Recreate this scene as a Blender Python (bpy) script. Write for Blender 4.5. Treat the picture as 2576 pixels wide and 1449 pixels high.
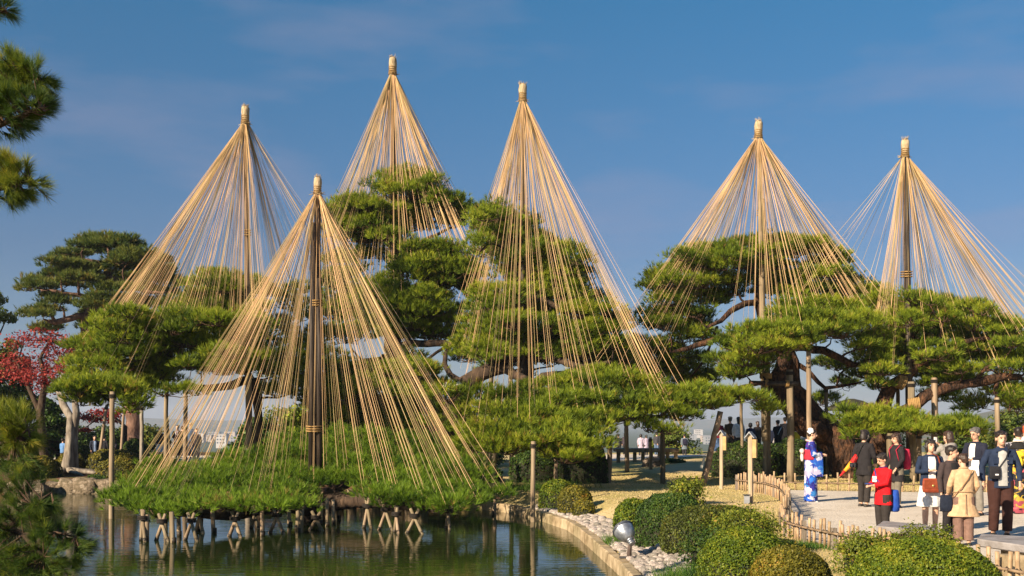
import bpy, math, random
import numpy as np
from mathutils import Vector, Matrix, noise as mnoise
rng = np.random.default_rng(7)
random.seed(7)
R = math.radians
sc = bpy.context.scene
for o in list(bpy.data.objects):
    bpy.data.objects.remove(o)
COL = sc.collection

# ------------------------------------------------------------------ camera, sky, sun, exposure
CZ = 1.9            # eye height above the path
F = 2767.0          # focal length in units of a 2576-wide picture
CX, HOR = 1288.0, 1062.0
cam_d = bpy.data.cameras.new('camera')
cam_d.sensor_width = 36.0
cam_d.lens = 36.0 * F / 2576.0
cam_d.shift_y = (HOR - 724.5) / 2576.0
cam_d.clip_start = 0.1
cam_d.clip_end = 12000
cam = bpy.data.objects.new('camera', cam_d)
COL.objects.link(cam)
cam.location = (0, 0, CZ)
cam.rotation_euler = (R(90), 0, 0)
sc.camera = cam

SUN_EL = 26.0
SUN_V = Vector((0.72, 0.69))          # direction the light travels over the ground
SUN_V.normalize()
world = bpy.data.worlds.new('World')
sc.world = world
world.use_nodes = True
wn = world.node_tree.nodes
wl = world.node_tree.links
wn.clear()
wout = wn.new('ShaderNodeOutputWorld')
wbg = wn.new('ShaderNodeBackground')
wsky = wn.new('ShaderNodeTexSky')
wsky.sky_type = 'NISHITA'
wsky.sun_disc = False
wsky.sun_elevation = R(SUN_EL)
wsky.sun_rotation = math.atan2(-SUN_V.x, -SUN_V.y)
wsky.altitude = 50
wsky.air_density = 1.15
wsky.dust_density = 0.6
wsky.ozone_density = 2.6
wbg.inputs['Strength'].default_value = 0.050
# faint pink-grey wisps of cloud high in the sky
wtc = wn.new('ShaderNodeTexCoord')
wmap = wn.new('ShaderNodeMapping'); wmap.inputs['Scale'].default_value = (2.2, 2.2, 9.0)
wmap.inputs['Location'].default_value = (0.55, 0.0, 1.7)
wno = wn.new('ShaderNodeTexNoise'); wno.inputs['Scale'].default_value = 1.5
wno.inputs['Detail'].default_value = 6; wno.inputs['Roughness'].default_value = 0.52
wramp = wn.new('ShaderNodeValToRGB')
wramp.color_ramp.elements[0].position = 0.50; wramp.color_ramp.elements[0].color = (0, 0, 0, 1)
wramp.color_ramp.elements[1].position = 0.80; wramp.color_ramp.elements[1].color = (0.45, 0.45, 0.45, 1)
wmix = wn.new('ShaderNodeMixRGB'); wmix.inputs['Color2'].default_value = (3.6, 3.3, 4.4, 1)
wtint = wn.new('ShaderNodeMixRGB'); wtint.blend_type = 'MULTIPLY'; wtint.inputs['Fac'].default_value = 1.0

wsep = wn.new('ShaderNodeSeparateXYZ')
wl.new(wtc.outputs['Generated'], wsep.inputs['Vector'])
wrt = wn.new('ShaderNodeValToRGB')        # the clear air's hue from the horizon (paler) up to the zenith (deeper blue)
wrt.color_ramp.elements[0].position = 0.0; wrt.color_ramp.elements[0].color = (.49, .57, .83, 1)
we_ = wrt.color_ramp.elements.new(.15); we_.color = (.40, .53, .75, 1)
wrt.color_ramp.elements[-1].position = 0.36; wrt.color_ramp.elements[-1].color = (.24, .70, .92, 1)
wl.new(wsep.outputs['Z'], wrt.inputs['Fac'])
wl.new(wrt.outputs['Color'], wtint.inputs['Color2'])
wl.new(wtc.outputs['Generated'], wmap.inputs['Vector'])
wl.new(wmap.outputs['Vector'], wno.inputs['Vector'])
wl.new(wno.outputs['Fac'], wramp.inputs['Fac'])
wl.new(wsky.outputs['Color'], wtint.inputs['Color1'])
wl.new(wtint.outputs['Color'], wmix.inputs['Color1'])
wl.new(wramp.outputs['Color'], wmix.inputs['Fac'])
wl.new(wmix.outputs['Color'], wbg.inputs['Color'])
wl.new(wbg.outputs['Background'], wout.inputs['Surface'])

sun_d = bpy.data.lights.new('sun', 'SUN')
sun_d.energy = 5.0
sun_d.angle = R(0.55)
sun_d.color = (1.0, 0.82, 0.60)
sun = bpy.data.objects.new('sun', sun_d)
COL.objects.link(sun)
sun.location = (-30, -30, 40)
sv = Vector((SUN_V.x * math.cos(R(SUN_EL)), SUN_V.y * math.cos(R(SUN_EL)), -math.sin(R(SUN_EL))))
sun.rotation_euler = sv.to_track_quat('-Z', 'Y').to_euler()

vs = sc.view_settings
vs.view_transform = 'Standard'
vs.look = 'None'
vs.exposure = 1.08
vs.gamma = 1.0
vs.use_curve_mapping = False
sc.render.engine = 'CYCLES'
sc.cycles.max_bounces = 6
sc.cycles.diffuse_bounces = 3
sc.cycles.glossy_bounces = 3
sc.cycles.transmission_bounces = 3
sc.cycles.transparent_max_bounces = 6

# ------------------------------------------------------------------ helpers
def W(px, py, d):
    """a point seen at (px, py) of a 2576x1449 picture, d metres ahead"""
    return Vector(((px - CX) * d / F, d, CZ - (py - HOR) * d / F))

def crop(name, cx, cy):
    a, b, s = {'R1': (754.7, 402.5, .4919), 'R2': (1559.7, 570.2, .3945),
               'R3': (0.0, 570.2, .3762), 'R4': (234.8, 1073.3, .41666)}[name]
    return a + cx * s, b + cy * s, s

def mesh_np(name, V, T, mats, smooth=False, tint=None, quads=False, matidx=None):
    me = bpy.data.meshes.new(name)
    V = np.asarray(V, np.float32); T = np.asarray(T, np.int32)
    k = 4 if quads else 3
    me.vertices.add(len(V)); me.vertices.foreach_set('co', V.ravel())
    me.loops.add(T.size); me.loops.foreach_set('vertex_index', T.ravel())
    me.polygons.add(len(T))
    me.polygons.foreach_set('loop_start', np.arange(len(T), dtype=np.int32) * k)
    if matidx is not None:
        me.polygons.foreach_set('material_index', np.asarray(matidx, np.int32))
    me.update(calc_edges=True)
    if smooth:
        me.polygons.foreach_set('use_smooth', np.ones(len(T), bool))
    if tint is not None:
        at = me.attributes.new('tint', 'FLOAT', 'POINT')
        at.data.foreach_set('value', np.asarray(tint, np.float32))
    for m in (mats if isinstance(mats, (list, tuple)) else [mats]):
        me.materials.append(m)
    return me

def obj(name, me, parent=None, loc=None):
    o = bpy.data.objects.new(name, me)
    COL.objects.link(o)
    if loc is not None: o.location = loc
    if parent is not None:
        o.parent = parent
        if loc is None:
            o.matrix_parent_inverse = Matrix.Translation(-Vector(parent.location))
    return o

def tag(o, label, cat, group=None, kind=None):
    if label: o['label'] = label
    if cat: o['category'] = cat
    if group: o['group'] = group
    if kind: o['kind'] = kind
    return o

def thing(name, label, cat, loc=(0, 0, 0), group=None):
    o = bpy.data.objects.new(name, None)
    COL.objects.link(o)
    o.location = loc
    o.empty_display_size = 0.1
    return tag(o, label, cat, group)

class MB:
    """collects world-space geometry for ONE mesh object"""
    def __init__(s): s.V = []; s.Fc = []; s.M = []
    def add(s, V, Fc, m=0):
        n = len(s.V)
        s.V += [tuple(v) for v in V]
        s.Fc += [tuple(i + n for i in f) for f in Fc]
        s.M += [m] * len(Fc)
    def box(s, c, size, rot=0, m=0, taper=1.0, mat=None):
        hx, hy, hz = size[0] / 2, size[1] / 2, size[2] / 2
        P = [Vector((x * hx * (taper if z > 0 else 1), y * hy * (taper if z > 0 else 1), z * hz)) for z in (-1, 1) for x, y in ((-1, -1), (1, -1), (1, 1), (-1, 1))]
        Q = mat if mat is not None else Matrix.Rotation(rot, 3, 'Z')
        P = [Q @ p + Vector(c) for p in P]
        s.add(P, [(3, 2, 1, 0), (4, 5, 6, 7), (0, 1, 5, 4), (1, 2, 6, 5), (2, 3, 7, 6), (3, 0, 4, 7)], m)
    def tube(s, pts, rad, n=8, m=0, cap=True, flat=1.0, jit=0.0):
        pts = [Vector(p) for p in pts]
        if not isinstance(rad, (list, tuple)): rad = [rad] * len(pts)
        up = Vector((0, 0, 1)); V = []; prev = None
        for i, p in enumerate(pts):
            t = (pts[min(i + 1, len(pts) - 1)] - pts[max(i - 1, 0)]).normalized()
            if prev is None:
                a = t.orthogonal().normalized() if abs(t.z) > .9 else t.cross(up).normalized()
            else:
                a = (prev - t * prev.dot(t))
                a = a.normalized() if a.length > 1e-6 else t.orthogonal().normalized()
            prev = a
            b = t.cross(a).normalized()
            for k in range(n):
                an = 2 * math.pi * k / n
                r = rad[i] * (1 + (random.uniform(-jit, jit) if jit else 0))
                V.append(p + a * math.cos(an) * r + b * math.sin(an) * r * flat)
        Fc = [(i * n + k, i * n + (k + 1) % n, (i + 1) * n + (k + 1) % n, (i + 1) * n + k) for i in range(len(pts) - 1) for k in range(n)]
        if cap:
            Fc.append(tuple(reversed(range(n)))); Fc.append(tuple(range((len(pts) - 1) * n, len(pts) * n)))
        s.add(V, Fc, m)
    def ell(s, c, r, nu=12, nv=8, rot=None, m=0):
        V = []; c = Vector(c)
        for j in range(nv + 1):
            ph = math.pi * j / nv
            for i in range(nu):
                th = 2 * math.pi * i / nu
                p = Vector((r[0] * math.sin(ph) * math.cos(th), r[1] * math.sin(ph) * math.sin(th), r[2] * math.cos(ph)))
                if rot is not None: p = rot @ p
                V.append(c + p)
        Fc = [(j * nu + i, (j + 1) * nu + i, (j + 1) * nu + (i + 1) % nu, j * nu + (i + 1) % nu) for j in range(nv) for i in range(nu)]
        s.add(V, Fc, m)
    def loft(s, rings, m=0, cap=True):
        """rings: list of equal-length point lists"""
        n = len(rings[0]); V = [p for r in rings for p in r]
        Fc = [(i * n + k, i * n + (k + 1) % n, (i + 1) * n + (k + 1) % n, (i + 1) * n + k) for i in range(len(rings) - 1) for k in range(n)]
        if cap:
            Fc.append(tuple(reversed(range(n)))); Fc.append(tuple(range((len(rings) - 1) * n, len(rings) * n)))
        s.add(V, Fc, m)
    def mesh(s, name, mats, smooth=True):
        me = bpy.data.meshes.new(name)
        me.from_pydata(s.V, [], s.Fc)
        for m in (mats if isinstance(mats, (list, tuple)) else [mats]): me.materials.append(m)
        me.polygons.foreach_set('material_index', s.M)
        if smooth: me.polygons.foreach_set('use_smooth', [True] * len(s.Fc))
        me.update()
        return me
    def build(s, name, mats, parent=None, smooth=True):
        return obj(name, s.mesh(name, mats, smooth), parent)

# ------------------------------------------------------------------ materials
def newmat(name):
    m = bpy.data.materials.new(name); m.use_nodes = True
    nt = m.node_tree; b = nt.nodes['Principled BSDF']
    return m, nt, nt.nodes, nt.links, b

def ramp(nodes, stops):
    r = nodes.new('ShaderNodeValToRGB')
    el = r.color_ramp.elements
    while len(el) > 1: el.remove(el[-1])
    el[0].position, el[0].color = stops[0][0], (*stops[0][1], 1)
    for p, c in stops[1:]:
        e = el.new(p); e.color = (*c, 1)
    return r

def noise_mat(name, stops, scale=4.0, rough=0.8, detail=6, bump=0.0, bscale=None, stretch=(1, 1, 1), spec=0.3, objrand=0.0, coord='Object', bdist=0.02, metal=0.0, nrough=0.55):
    m, nt, N, L, b = newmat(name)
    tc = N.new('ShaderNodeTexCoord'); mp = N.new('ShaderNodeMapping')
    mp.inputs['Scale'].default_value = stretch
    L.new(tc.outputs[coord], mp.inputs['Vector'])
    no = N.new('ShaderNodeTexNoise'); no.inputs['Scale'].default_value = scale; no.inputs['Detail'].default_value = detail
    no.inputs['Roughness'].default_value = nrough
    L.new(mp.outputs['Vector'], no.inputs['Vector'])
    rp = ramp(N, stops); L.new(no.outputs['Fac'], rp.inputs['Fac'])
    col = rp.outputs['Color']
    if objrand:
        oi = N.new('ShaderNodeObjectInfo')
        hs = N.new('ShaderNodeHueSaturation')
        mr = N.new('ShaderNodeMapRange'); mr.inputs['To Min'].default_value = 1 - objrand; mr.inputs['To Max'].default_value = 1 + objrand
        L.new(oi.outputs['Random'], mr.inputs['Value']); L.new(mr.outputs['Result'], hs.inputs['Value'])
        mr2 = N.new('ShaderNodeMapRange'); mr2.inputs['To Min'].default_value = 0.5 + objrand * .06; mr2.inputs['To Max'].default_value = 0.5 - objrand * .06
        L.new(oi.outputs['Random'], mr2.inputs['Value']); L.new(mr2.outputs['Result'], hs.inputs['Hue'])
        L.new(col, hs.inputs['Color']); col = hs.outputs['Color']
    L.new(col, b.inputs['Base Color'])
    b.inputs['Roughness'].default_value = rough
    b.inputs['Specular IOR Level'].default_value = spec
    b.inputs['Metallic'].default_value = metal
    if bump:
        n2 = N.new('ShaderNodeTexNoise'); n2.inputs['Scale'].default_value = bscale or scale * 4; n2.inputs['Detail'].default_value = 4
        L.new(mp.outputs['Vector'], n2.inputs['Vector'])
        bp = N.new('ShaderNodeBump'); bp.inputs['Strength'].default_value = bump; bp.inputs['Distance'].default_value = bdist
        L.new(n2.outputs['Fac'], bp.inputs['Height']); L.new(bp.outputs['Normal'], b.inputs['Normal'])
    return m

def leaf_mat(name, stops, trans=0.3, rough=0.55, spec=0.25, patch=0.25, patch_scale=0.6):
    """colour by the 'tint' attribute of each leaf or needle, patched by noise; a little light passes through"""
    m, nt, N, L, b = newmat(name)
    at = N.new('ShaderNodeAttribute'); at.attribute_name = 'tint'
    tc = N.new('ShaderNodeTexCoord'); no = N.new('ShaderNodeTexNoise'); no.inputs['Scale'].default_value = patch_scale; no.inputs['Detail'].default_value = 3
    L.new(tc.outputs['Object'], no.inputs['Vector'])
    ma = N.new('ShaderNodeMath'); ma.operation = 'MULTIPLY_ADD'; ma.inputs[1].default_value = patch * 2; 
    L.new(no.outputs['Fac'], ma.inputs[0])
    sub = N.new('ShaderNodeMath'); sub.operation = 'SUBTRACT'; sub.inputs[1].default_value = patch
    L.new(at.outputs['Fac'], sub.inputs[0]); L.new(sub.outputs[0], ma.inputs[2])
    rp = ramp(N, stops); L.new(ma.outputs[0], rp.inputs['Fac'])
    L.new(rp.outputs['Color'], b.inputs['Base Color'])
    b.inputs['Roughness'].default_value = rough; b.inputs['Specular IOR Level'].default_value = spec
    tr = N.new('ShaderNodeBsdfTranslucent'); L.new(rp.outputs['Color'], tr.inputs['Color'])
    mx = N.new('ShaderNodeMixShader'); mx.inputs[0].default_value = trans
    L.new(b.outputs[0], mx.inputs[1]); L.new(tr.outputs[0], mx.inputs[2])
    L.new(mx.outputs[0], N['Material Output'].inputs['Surface'])
    return m

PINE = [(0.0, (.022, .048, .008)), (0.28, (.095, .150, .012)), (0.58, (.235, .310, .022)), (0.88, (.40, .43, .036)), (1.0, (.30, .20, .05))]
LOWPINE = [(0.0, (.012, .045, .006)), (0.3, (.060, .125, .010)), (0.65, (.195, .305, .020)), (0.9, (.20, .32, .030)), (1.0, (.32, .24, .06))]
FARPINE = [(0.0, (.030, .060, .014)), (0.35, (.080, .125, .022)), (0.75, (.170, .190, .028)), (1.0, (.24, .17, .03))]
NEARPINE = [(0.0, (.020, .045, .012)), (0.4, (.080, .140, .022)), (0.75, (.230, .270, .024)), (1.0, (.40, .34, .04))]
M = {}
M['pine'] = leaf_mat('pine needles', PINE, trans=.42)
M['lowpine'] = leaf_mat('bright pine needles', LOWPINE, trans=.42)
M['farpine'] = leaf_mat('dark pine needles', FARPINE, patch=.35, patch_scale=.5)
M['nearpine'] = leaf_mat('near pine needles', NEARPINE, patch=.4, patch_scale=1.5)
M['maple'] = leaf_mat('red maple leaves', [(0, (.09, .012, .012)), (.5, (.32, .036, .032)), (.85, (.46, .080, .060)), (1, (.38, .18, .07))], trans=.4)
M['bush'] = leaf_mat('clipped azalea leaves', [(0, (.022, .050, .006)), (.45, (.095, .145, .010)), (.8, (.210, .235, .016)), (1, (.32, .28, .03))], trans=.25, patch=.3, patch_scale=2.0)
M['bushbrown'] = leaf_mat('browning azalea leaves', [(0, (.040, .045, .008)), (.45, (.130, .125, .014)), (.8, (.240, .195, .020)), (1, (.34, .19, .03))], trans=.25, patch=.3, patch_scale=2.0)
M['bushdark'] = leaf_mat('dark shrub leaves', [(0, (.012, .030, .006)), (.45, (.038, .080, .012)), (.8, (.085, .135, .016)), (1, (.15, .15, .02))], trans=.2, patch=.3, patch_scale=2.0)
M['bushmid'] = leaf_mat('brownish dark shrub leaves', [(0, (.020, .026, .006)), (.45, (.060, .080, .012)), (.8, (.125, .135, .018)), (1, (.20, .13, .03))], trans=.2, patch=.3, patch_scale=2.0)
M['azalea'] = leaf_mat('yellow green azalea leaves', [(0, (.05, .075, .010)), (.5, (.14, .18, .016)), (.85, (.30, .31, .035)), (1, (.42, .24, .06))], trans=.35, patch=.3, patch_scale=2.0)
M['grass'] = leaf_mat('grass blades', [(0, (.26, .26, .08)), (.4, (.46, .38, .16)), (.8, (.60, .47, .25)), (1, (.64, .50, .28))], trans=.3, patch=.35, patch_scale=.35)
M['wetgrass'] = leaf_mat('green grass blades', [(0, (.02, .06, .01)), (.6, (.07, .16, .02)), (1, (.22, .28, .04))], trans=.3)
M['core'] = noise_mat('dark shrub core', [(.3, (.012, .016, .006)), (.7, (.03, .03, .012))], 6)  # solid dark dome inside each shrub, showing between the leaves
M['bark'] = noise_mat('pine bark', [(.3, (.020, .014, .010)), (.55, (.062, .040, .026)), (.75, (.13, .083, .052))], 5, .9, bump=.8, bscale=9, stretch=(1, 1, .35), bdist=.05)
M['redbark'] = noise_mat('red pine bark', [(.36, (.014, .008, .006)), (.48, (.046, .024, .014)), (.58, (.105, .050, .026)), (.72, (.20, .088, .040))], 7, .92, bump=1.0, bscale=13, stretch=(1, 1, .45), bdist=.12, detail=9, nrough=.68)
M['greybark'] = noise_mat('pale grey bark', [(.3, (.09, .07, .055)), (.5, (.22, .185, .145)), (.75, (.38, .33, .27))], 7, .9, bump=.6, bscale=12, stretch=(1, 1, .25), bdist=.04)
M['twig'] = noise_mat('twigs', [(.3, (.05, .03, .02)), (.7, (.16, .095, .06))], 6)
M['post'] = noise_mat('weathered round timber', [(.3, (.11, .083, .050)), (.5, (.22, .165, .105)), (.75, (.36, .285, .19))], 3, .85, bump=.4, bscale=14, stretch=(3, 3, .25), objrand=.22, bdist=.015)
M['wetpost'] = noise_mat('dark wet timber', [(.3, (.018, .014, .010)), (.7, (.055, .042, .028))], 5, .5)
M['darkpole'] = noise_mat('dark bamboo pole', [(.3, (.022, .016, .012)), (.55, (.055, .040, .029)), (.75, (.11, .083, .062))], 4, .6, bump=.3, stretch=(4, 4, .3))
M['pinkbark'] = noise_mat('pinkish red pine bark', [(.3, (.06, .034, .024)), (.5, (.15, .085, .060)), (.7, (.26, .155, .11))], 5, .9, bump=.8, bscale=10, stretch=(1, 1, .4), bdist=.06)
M['straw'] = noise_mat('straw binding', [(.3, (.22, .155, .085)), (.5, (.42, .32, .19)), (.75, (.62, .50, .33))], 9, .9, bump=.9, bscale=26, stretch=(4, 4, .7), objrand=.08)
M['band'] = noise_mat('straw rope band', [(.3, (.24, .14, .05)), (.7, (.46, .29, .11))], 12, .9, bump=.7, stretch=(1, 1, 5))
M['rope'] = noise_mat('straw rope', [(.3, (.40, .26, .115)), (.7, (.68, .49, .25))], 1.3, .85, objrand=.36)
M['rail'] = noise_mat('brown bamboo rail', [(.3, (.14, .095, .06)), (.7, (.34, .24, .15))], 9, .6, objrand=.15)
M['bamboo'] = noise_mat('pale bamboo', [(.3, (.24, .155, .085)), (.7, (.48, .34, .21))], 5, .5, stretch=(4, 4, .6), objrand=.14)
M['fencepost'] = noise_mat('grey weathered post', [(.3, (.12, .095, .075)), (.7, (.30, .25, .20))], 7, .9, bump=.5, stretch=(3, 3, .4), objrand=.15)
M['cord'] = noise_mat('black hemp cord', [(.3, (.012, .010, .009)), (.7, (.035, .028, .022))], 20)
M['stone'] = noise_mat('rounded river stone', [(.3, (.13, .115, .10)), (.5, (.30, .26, .225)), (.7, (.46, .42, .37))], 5, .85, bump=.5, bscale=16, objrand=.40)
M['rock'] = noise_mat('mossy bank rock', [(.3, (.07, .06, .035)), (.5, (.17, .13, .085)), (.62, (.28, .22, .16)), (.75, (.36, .31, .24))], 2.6, .9, bump=.9, bscale=7, bdist=.06, objrand=.15)
M['kerb'] = noise_mat('worn kerb stone', [(.3, (.15, .11, .055)), (.5, (.32, .25, .15)), (.75, (.47, .38, .25))], 4, .85, bump=.6, bscale=14, objrand=.12)
M['slab'] = noise_mat('bench slab', [(.3, (.17, .15, .14)), (.7, (.34, .32, .32))], 5, .75, bump=.4, bscale=18)
M['wood'] = noise_mat('sign timber', [(.3, (.26, .20, .13)), (.7, (.44, .35, .24))], 5, .7, stretch=(4, 4, .5))
M['cap'] = noise_mat('grey metal cap', [(.3, (.22, .23, .25)), (.7, (.36, .38, .42))], 5, .5)
M['roofdark'] = noise_mat('dark bark roof', [(.3, (.02, .02, .012)), (.7, (.055, .05, .028))], 5, .9, bump=.6)
M['cloth'] = noise_mat('white wrapping cloth', [(.3, (.55, .54, .5)), (.7, (.8, .79, .76))], 6, .9, bump=.8, bscale=9, bdist=.04)
M['clay'] = noise_mat('leaf litter', [(.3, (.09, .045, .025)), (.5, (.17, .09, .05)), (.7, (.15, .14, .04))], 2, .95, bump=.6)

def flat(name, c, rough=.8, metal=0.0, spec=.3, var=.25, scale=9, bump=.25):
    c2 = tuple(min(1, v * (1 + var)) for v in c); c1 = tuple(v * (1 - var) for v in c)
    return noise_mat(name, [(.3, c1), (.7, c2)], scale, rough, spec=spec, metal=metal, bump=bump, bscale=scale * 2.2)

# ------------------------------------------------------------------ ground shape
POND = np.array([(1.9, -3), (1.75, 12), (1.67, 16.8), (1.64, 17.3), (1.55, 19.1), (1.39, 22), (1.21, 24), (.67, 26.3), (.05, 28.3), (-.8, 29.6), (-2.5, 31.5), (-5.2, 33.3), (-8.5, 35.5), (-12.5, 36.6), (-15.2, 36), (-20, 34), (-17, 24), (-11, 17), (-7, 12), (-5.2, 9), (-5.5, -3)])
WATER_Z = -0.45

def pond_sd(X, Y):
    X = np.asarray(X, float); Y = np.asarray(Y, float)
    d = np.full(X.shape, 1e9); inside = np.zeros(X.shape, bool)
    n = len(POND)
    for i in range(n):
        a = POND[i]; b = POND[(i + 1) % n]
        e = b - a; wx = X - a[0]; wy = Y - a[1]
        t = np.clip((wx * e[0] + wy * e[1]) / (e @ e), 0, 1)
        d = np.minimum(d, np.hypot(wx - e[0] * t, wy - e[1] * t))
        c = ((a[1] > Y) != (b[1] > Y))
        with np.errstate(divide='ignore', invalid='ignore'):
            xi = (b[0] - a[0]) * (Y - a[1]) / (b[1] - a[1] + 1e-12) + a[0]
        inside ^= (c & (X < xi))
    return np.where(inside, -d, d)

def sstep(a, b, x):
    t = np.clip((x - a) / (b - a), 0, 1); return t * t * (3 - 2 * t)

def ground(X, Y):
    X = np.asarray(X, float); Y = np.asarray(Y, float)
    s = pond_sd(X, Y)
    base = .05 * np.sin(X * .55 + 1.3) * np.sin(Y * .38 + .4) * sstep(.5, 4, s)
    base = base + .45 * np.exp(-((X - 11) / 6) ** 2 - ((Y - 48) / 6) ** 2)
    lawn = np.exp(-((X - 2.9) / 1.9) ** 2 - ((Y - 27) / 6) ** 2)
    base = base + .12 * lawn * sstep(.4, 2.5, s)
    base = base + .04 * np.exp(-((X + 15) / 4) ** 2 - ((Y - 41) / 3) ** 2)
    land = -.27 + sstep(.05, 1.6, s) * .27 + base
    far = sstep(70, 140, Y)
    land = land * (1 - far) - 24 * far
    fx = sstep(90, 200, np.abs(X)); land = land * (1 - fx) + (-24) * fx
    bed = -.30 - sstep(0, .35, -s) * 1.3
    return np.where(s > .13, land, np.minimum(bed, -.75))

def gz(x, y): return float(ground(np.array([x]), np.array([y]))[0])

def axis(parts):
    out = []
    for a, b, st in parts:
        out.append(np.arange(a, b, st))
    return np.concatenate(out + [[parts[-1][1]]])
ys = axis([(-12, 8, 1.0), (8, 40, .2), (40, 70, .5), (70, 150, 3), (150, 600, 30), (600, 6000, 300)])
xs = axis([(-4000, -400, 300), (-400, -60, 20), (-60, -22, 1.5), (-22, -6, .4), (-6, 9, .2), (9, 24, .4), (24, 60, 1.5), (60, 400, 20), (400, 4000, 300)])
GX, GY = np.meshgrid(xs, ys)
GZ = ground(GX, GY)
V = np.stack([GX, GY, GZ], -1).reshape(-1, 3)
nx, ny = len(xs), len(ys)
ii, jj = np.meshgrid(np.arange(nx - 1), np.arange(ny - 1))
q = (jj * nx + ii).ravel()
Q = np.stack([q, q + 1, q + nx + 1, q + nx], -1)

# lawn: straw-coloured turf turning green in patches, bare litter by the left bank
m, nt, N, L, b = newmat('lawn')
tc = N.new('ShaderNodeTexCoord')
n1 = N.new('ShaderNodeTexNoise'); n1.inputs['Scale'].default_value = .35; n1.inputs['Detail'].default_value = 5
n2 = N.new('ShaderNodeTexNoise'); n2.inputs['Scale'].default_value = 22; n2.inputs['Detail'].default_value = 4
for n_ in (n1, n2): L.new(tc.outputs['Object'], n_.inputs['Vector'])
r1 = ramp(N, [(.30, (.26, .27, .07)), (.42, (.48, .39, .16)), (.6, (.64, .50, .28))])
r2 = ramp(N, [(.3, (.72, .72, .68)), (.7, (1, 1, 1))])
L.new(n1.outputs['Fac'], r1.inputs['Fac']); L.new(n2.outputs['Fac'], r2.inputs['Fac'])
mu = N.new('ShaderNodeMixRGB'); mu.blend_type = 'MULTIPLY'; mu.inputs['Fac'].default_value = 1
L.new(r1.outputs['Color'], mu.inputs['Color1']); L.new(r2.outputs['Color'], mu.inputs['Color2'])
sx = N.new('ShaderNodeSeparateXYZ'); L.new(tc.outputs['Object'], sx.inputs['Vector'])
# litter / earth under the pines on the left (x < -2)
mr = N.new('ShaderNodeMapRange'); mr.inputs['From Min'].default_value = -.5; mr.inputs['From Max'].default_value = -2.5
L.new(sx.outputs['X'], mr.inputs['Value'])
r3 = ramp(N, [(.35, (.10, .045, .025)), (.5, (.17, .085, .05)), (.62, (.09, .10, .025))])
n3 = N.new('ShaderNodeTexNoise'); n3.inputs['Scale'].default_value = 1.6; n3.inputs['Detail'].default_value = 6
L.new(tc.outputs['Object'], n3.inputs['Vector']); L.new(n3.outputs['Fac'], r3.inputs['Fac'])
mx = N.new('ShaderNodeMixRGB'); L.new(mr.outputs['Result'], mx.inputs['Fac'])
L.new(mu.outputs['Color'], mx.inputs['Color1']); L.new(r3.outputs['Color'], mx.inputs['Color2'])
# woodland green far away
mr4 = N.new('ShaderNodeMapRange'); mr4.inputs['From Min'].default_value = 66; mr4.inputs['From Max'].default_value = 100
L.new(sx.outputs['Y'], mr4.inputs['Value'])
mx4 = N.new('ShaderNodeMixRGB'); L.new(mr4.outputs['Result'], mx4.inputs['Fac']); L.new(mx.outputs['Color'], mx4.inputs['Color1'])
mx4.inputs['Color2'].default_value = (.06, .085, .05, 1)
L.new(mx4.outputs['Color'], b.inputs['Base Color'])
b.inputs['Roughness'].default_value = .95; b.inputs['Specular IOR Level'].default_value = .15
bp = N.new('ShaderNodeBump'); bp.inputs['Strength'].default_value = .7; bp.inputs['Distance'].default_value = .03
L.new(n2.outputs['Fac'], bp.inputs['Height']); L.new(bp.outputs['Normal'], b.inputs['Normal'])
M['lawn'] = m
tag(obj('ground', mesh_np('ground', V, Q, m, smooth=True, quads=True)), None, None, kind='structure')

# water
m, nt, N, L, b = newmat('pond water')
b.inputs['Base Color'].default_value = (.016, .026, .006, 1)
b.inputs['Roughness'].default_value = .015
b.inputs['IOR'].default_value = 1.33
b.inputs['Specular IOR Level'].default_value = .5
tc = N.new('ShaderNodeTexCoord'); mp = N.new('ShaderNodeMapping'); mp.inputs['Scale'].default_value = (.55, 2.6, 1)
L.new(tc.outputs['Object'], mp.inputs['Vector'])
n1 = N.new('ShaderNodeTexNoise'); n1.inputs['Scale'].default_value = 2.2; n1.inputs['Detail'].default_value = 3; n1.inputs['Distortion'].default_value = .4
n2 = N.new('ShaderNodeTexNoise'); n2.inputs['Scale'].default_value = .22; n2.inputs['Detail'].default_value = 2
L.new(mp.outputs['Vector'], n1.inputs['Vector']); L.new(tc.outputs['Object'], n2.inputs['Vector'])
r2 = ramp(N, [(.38, (.25, .25, .25)), (.62, (1, 1, 1))]); L.new(n2.outputs['Fac'], r2.inputs['Fac'])
mu = N.new('ShaderNodeMath'); mu.operation = 'MULTIPLY'; L.new(n1.outputs['Fac'], mu.inputs[0]); L.new(r2.outputs['Color'], mu.inputs[1])
bp = N.new('ShaderNodeBump'); bp.inputs['Strength'].default_value = .22; bp.inputs['Distance'].default_value = .035
L.new(mu.outputs[0], bp.inputs['Height']); L.new(bp.outputs['Normal'], b.inputs['Normal'])
M['water'] = m
mb = MB(); mb.add([(-21, -4, WATER_Z), (2.4, -4, WATER_Z), (2.4, 38, WATER_Z), (-21, 38, WATER_Z)], [(0, 1, 2, 3)])
tag(mb.build('pond_water', m, smooth=False), None, None, kind='structure')

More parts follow.
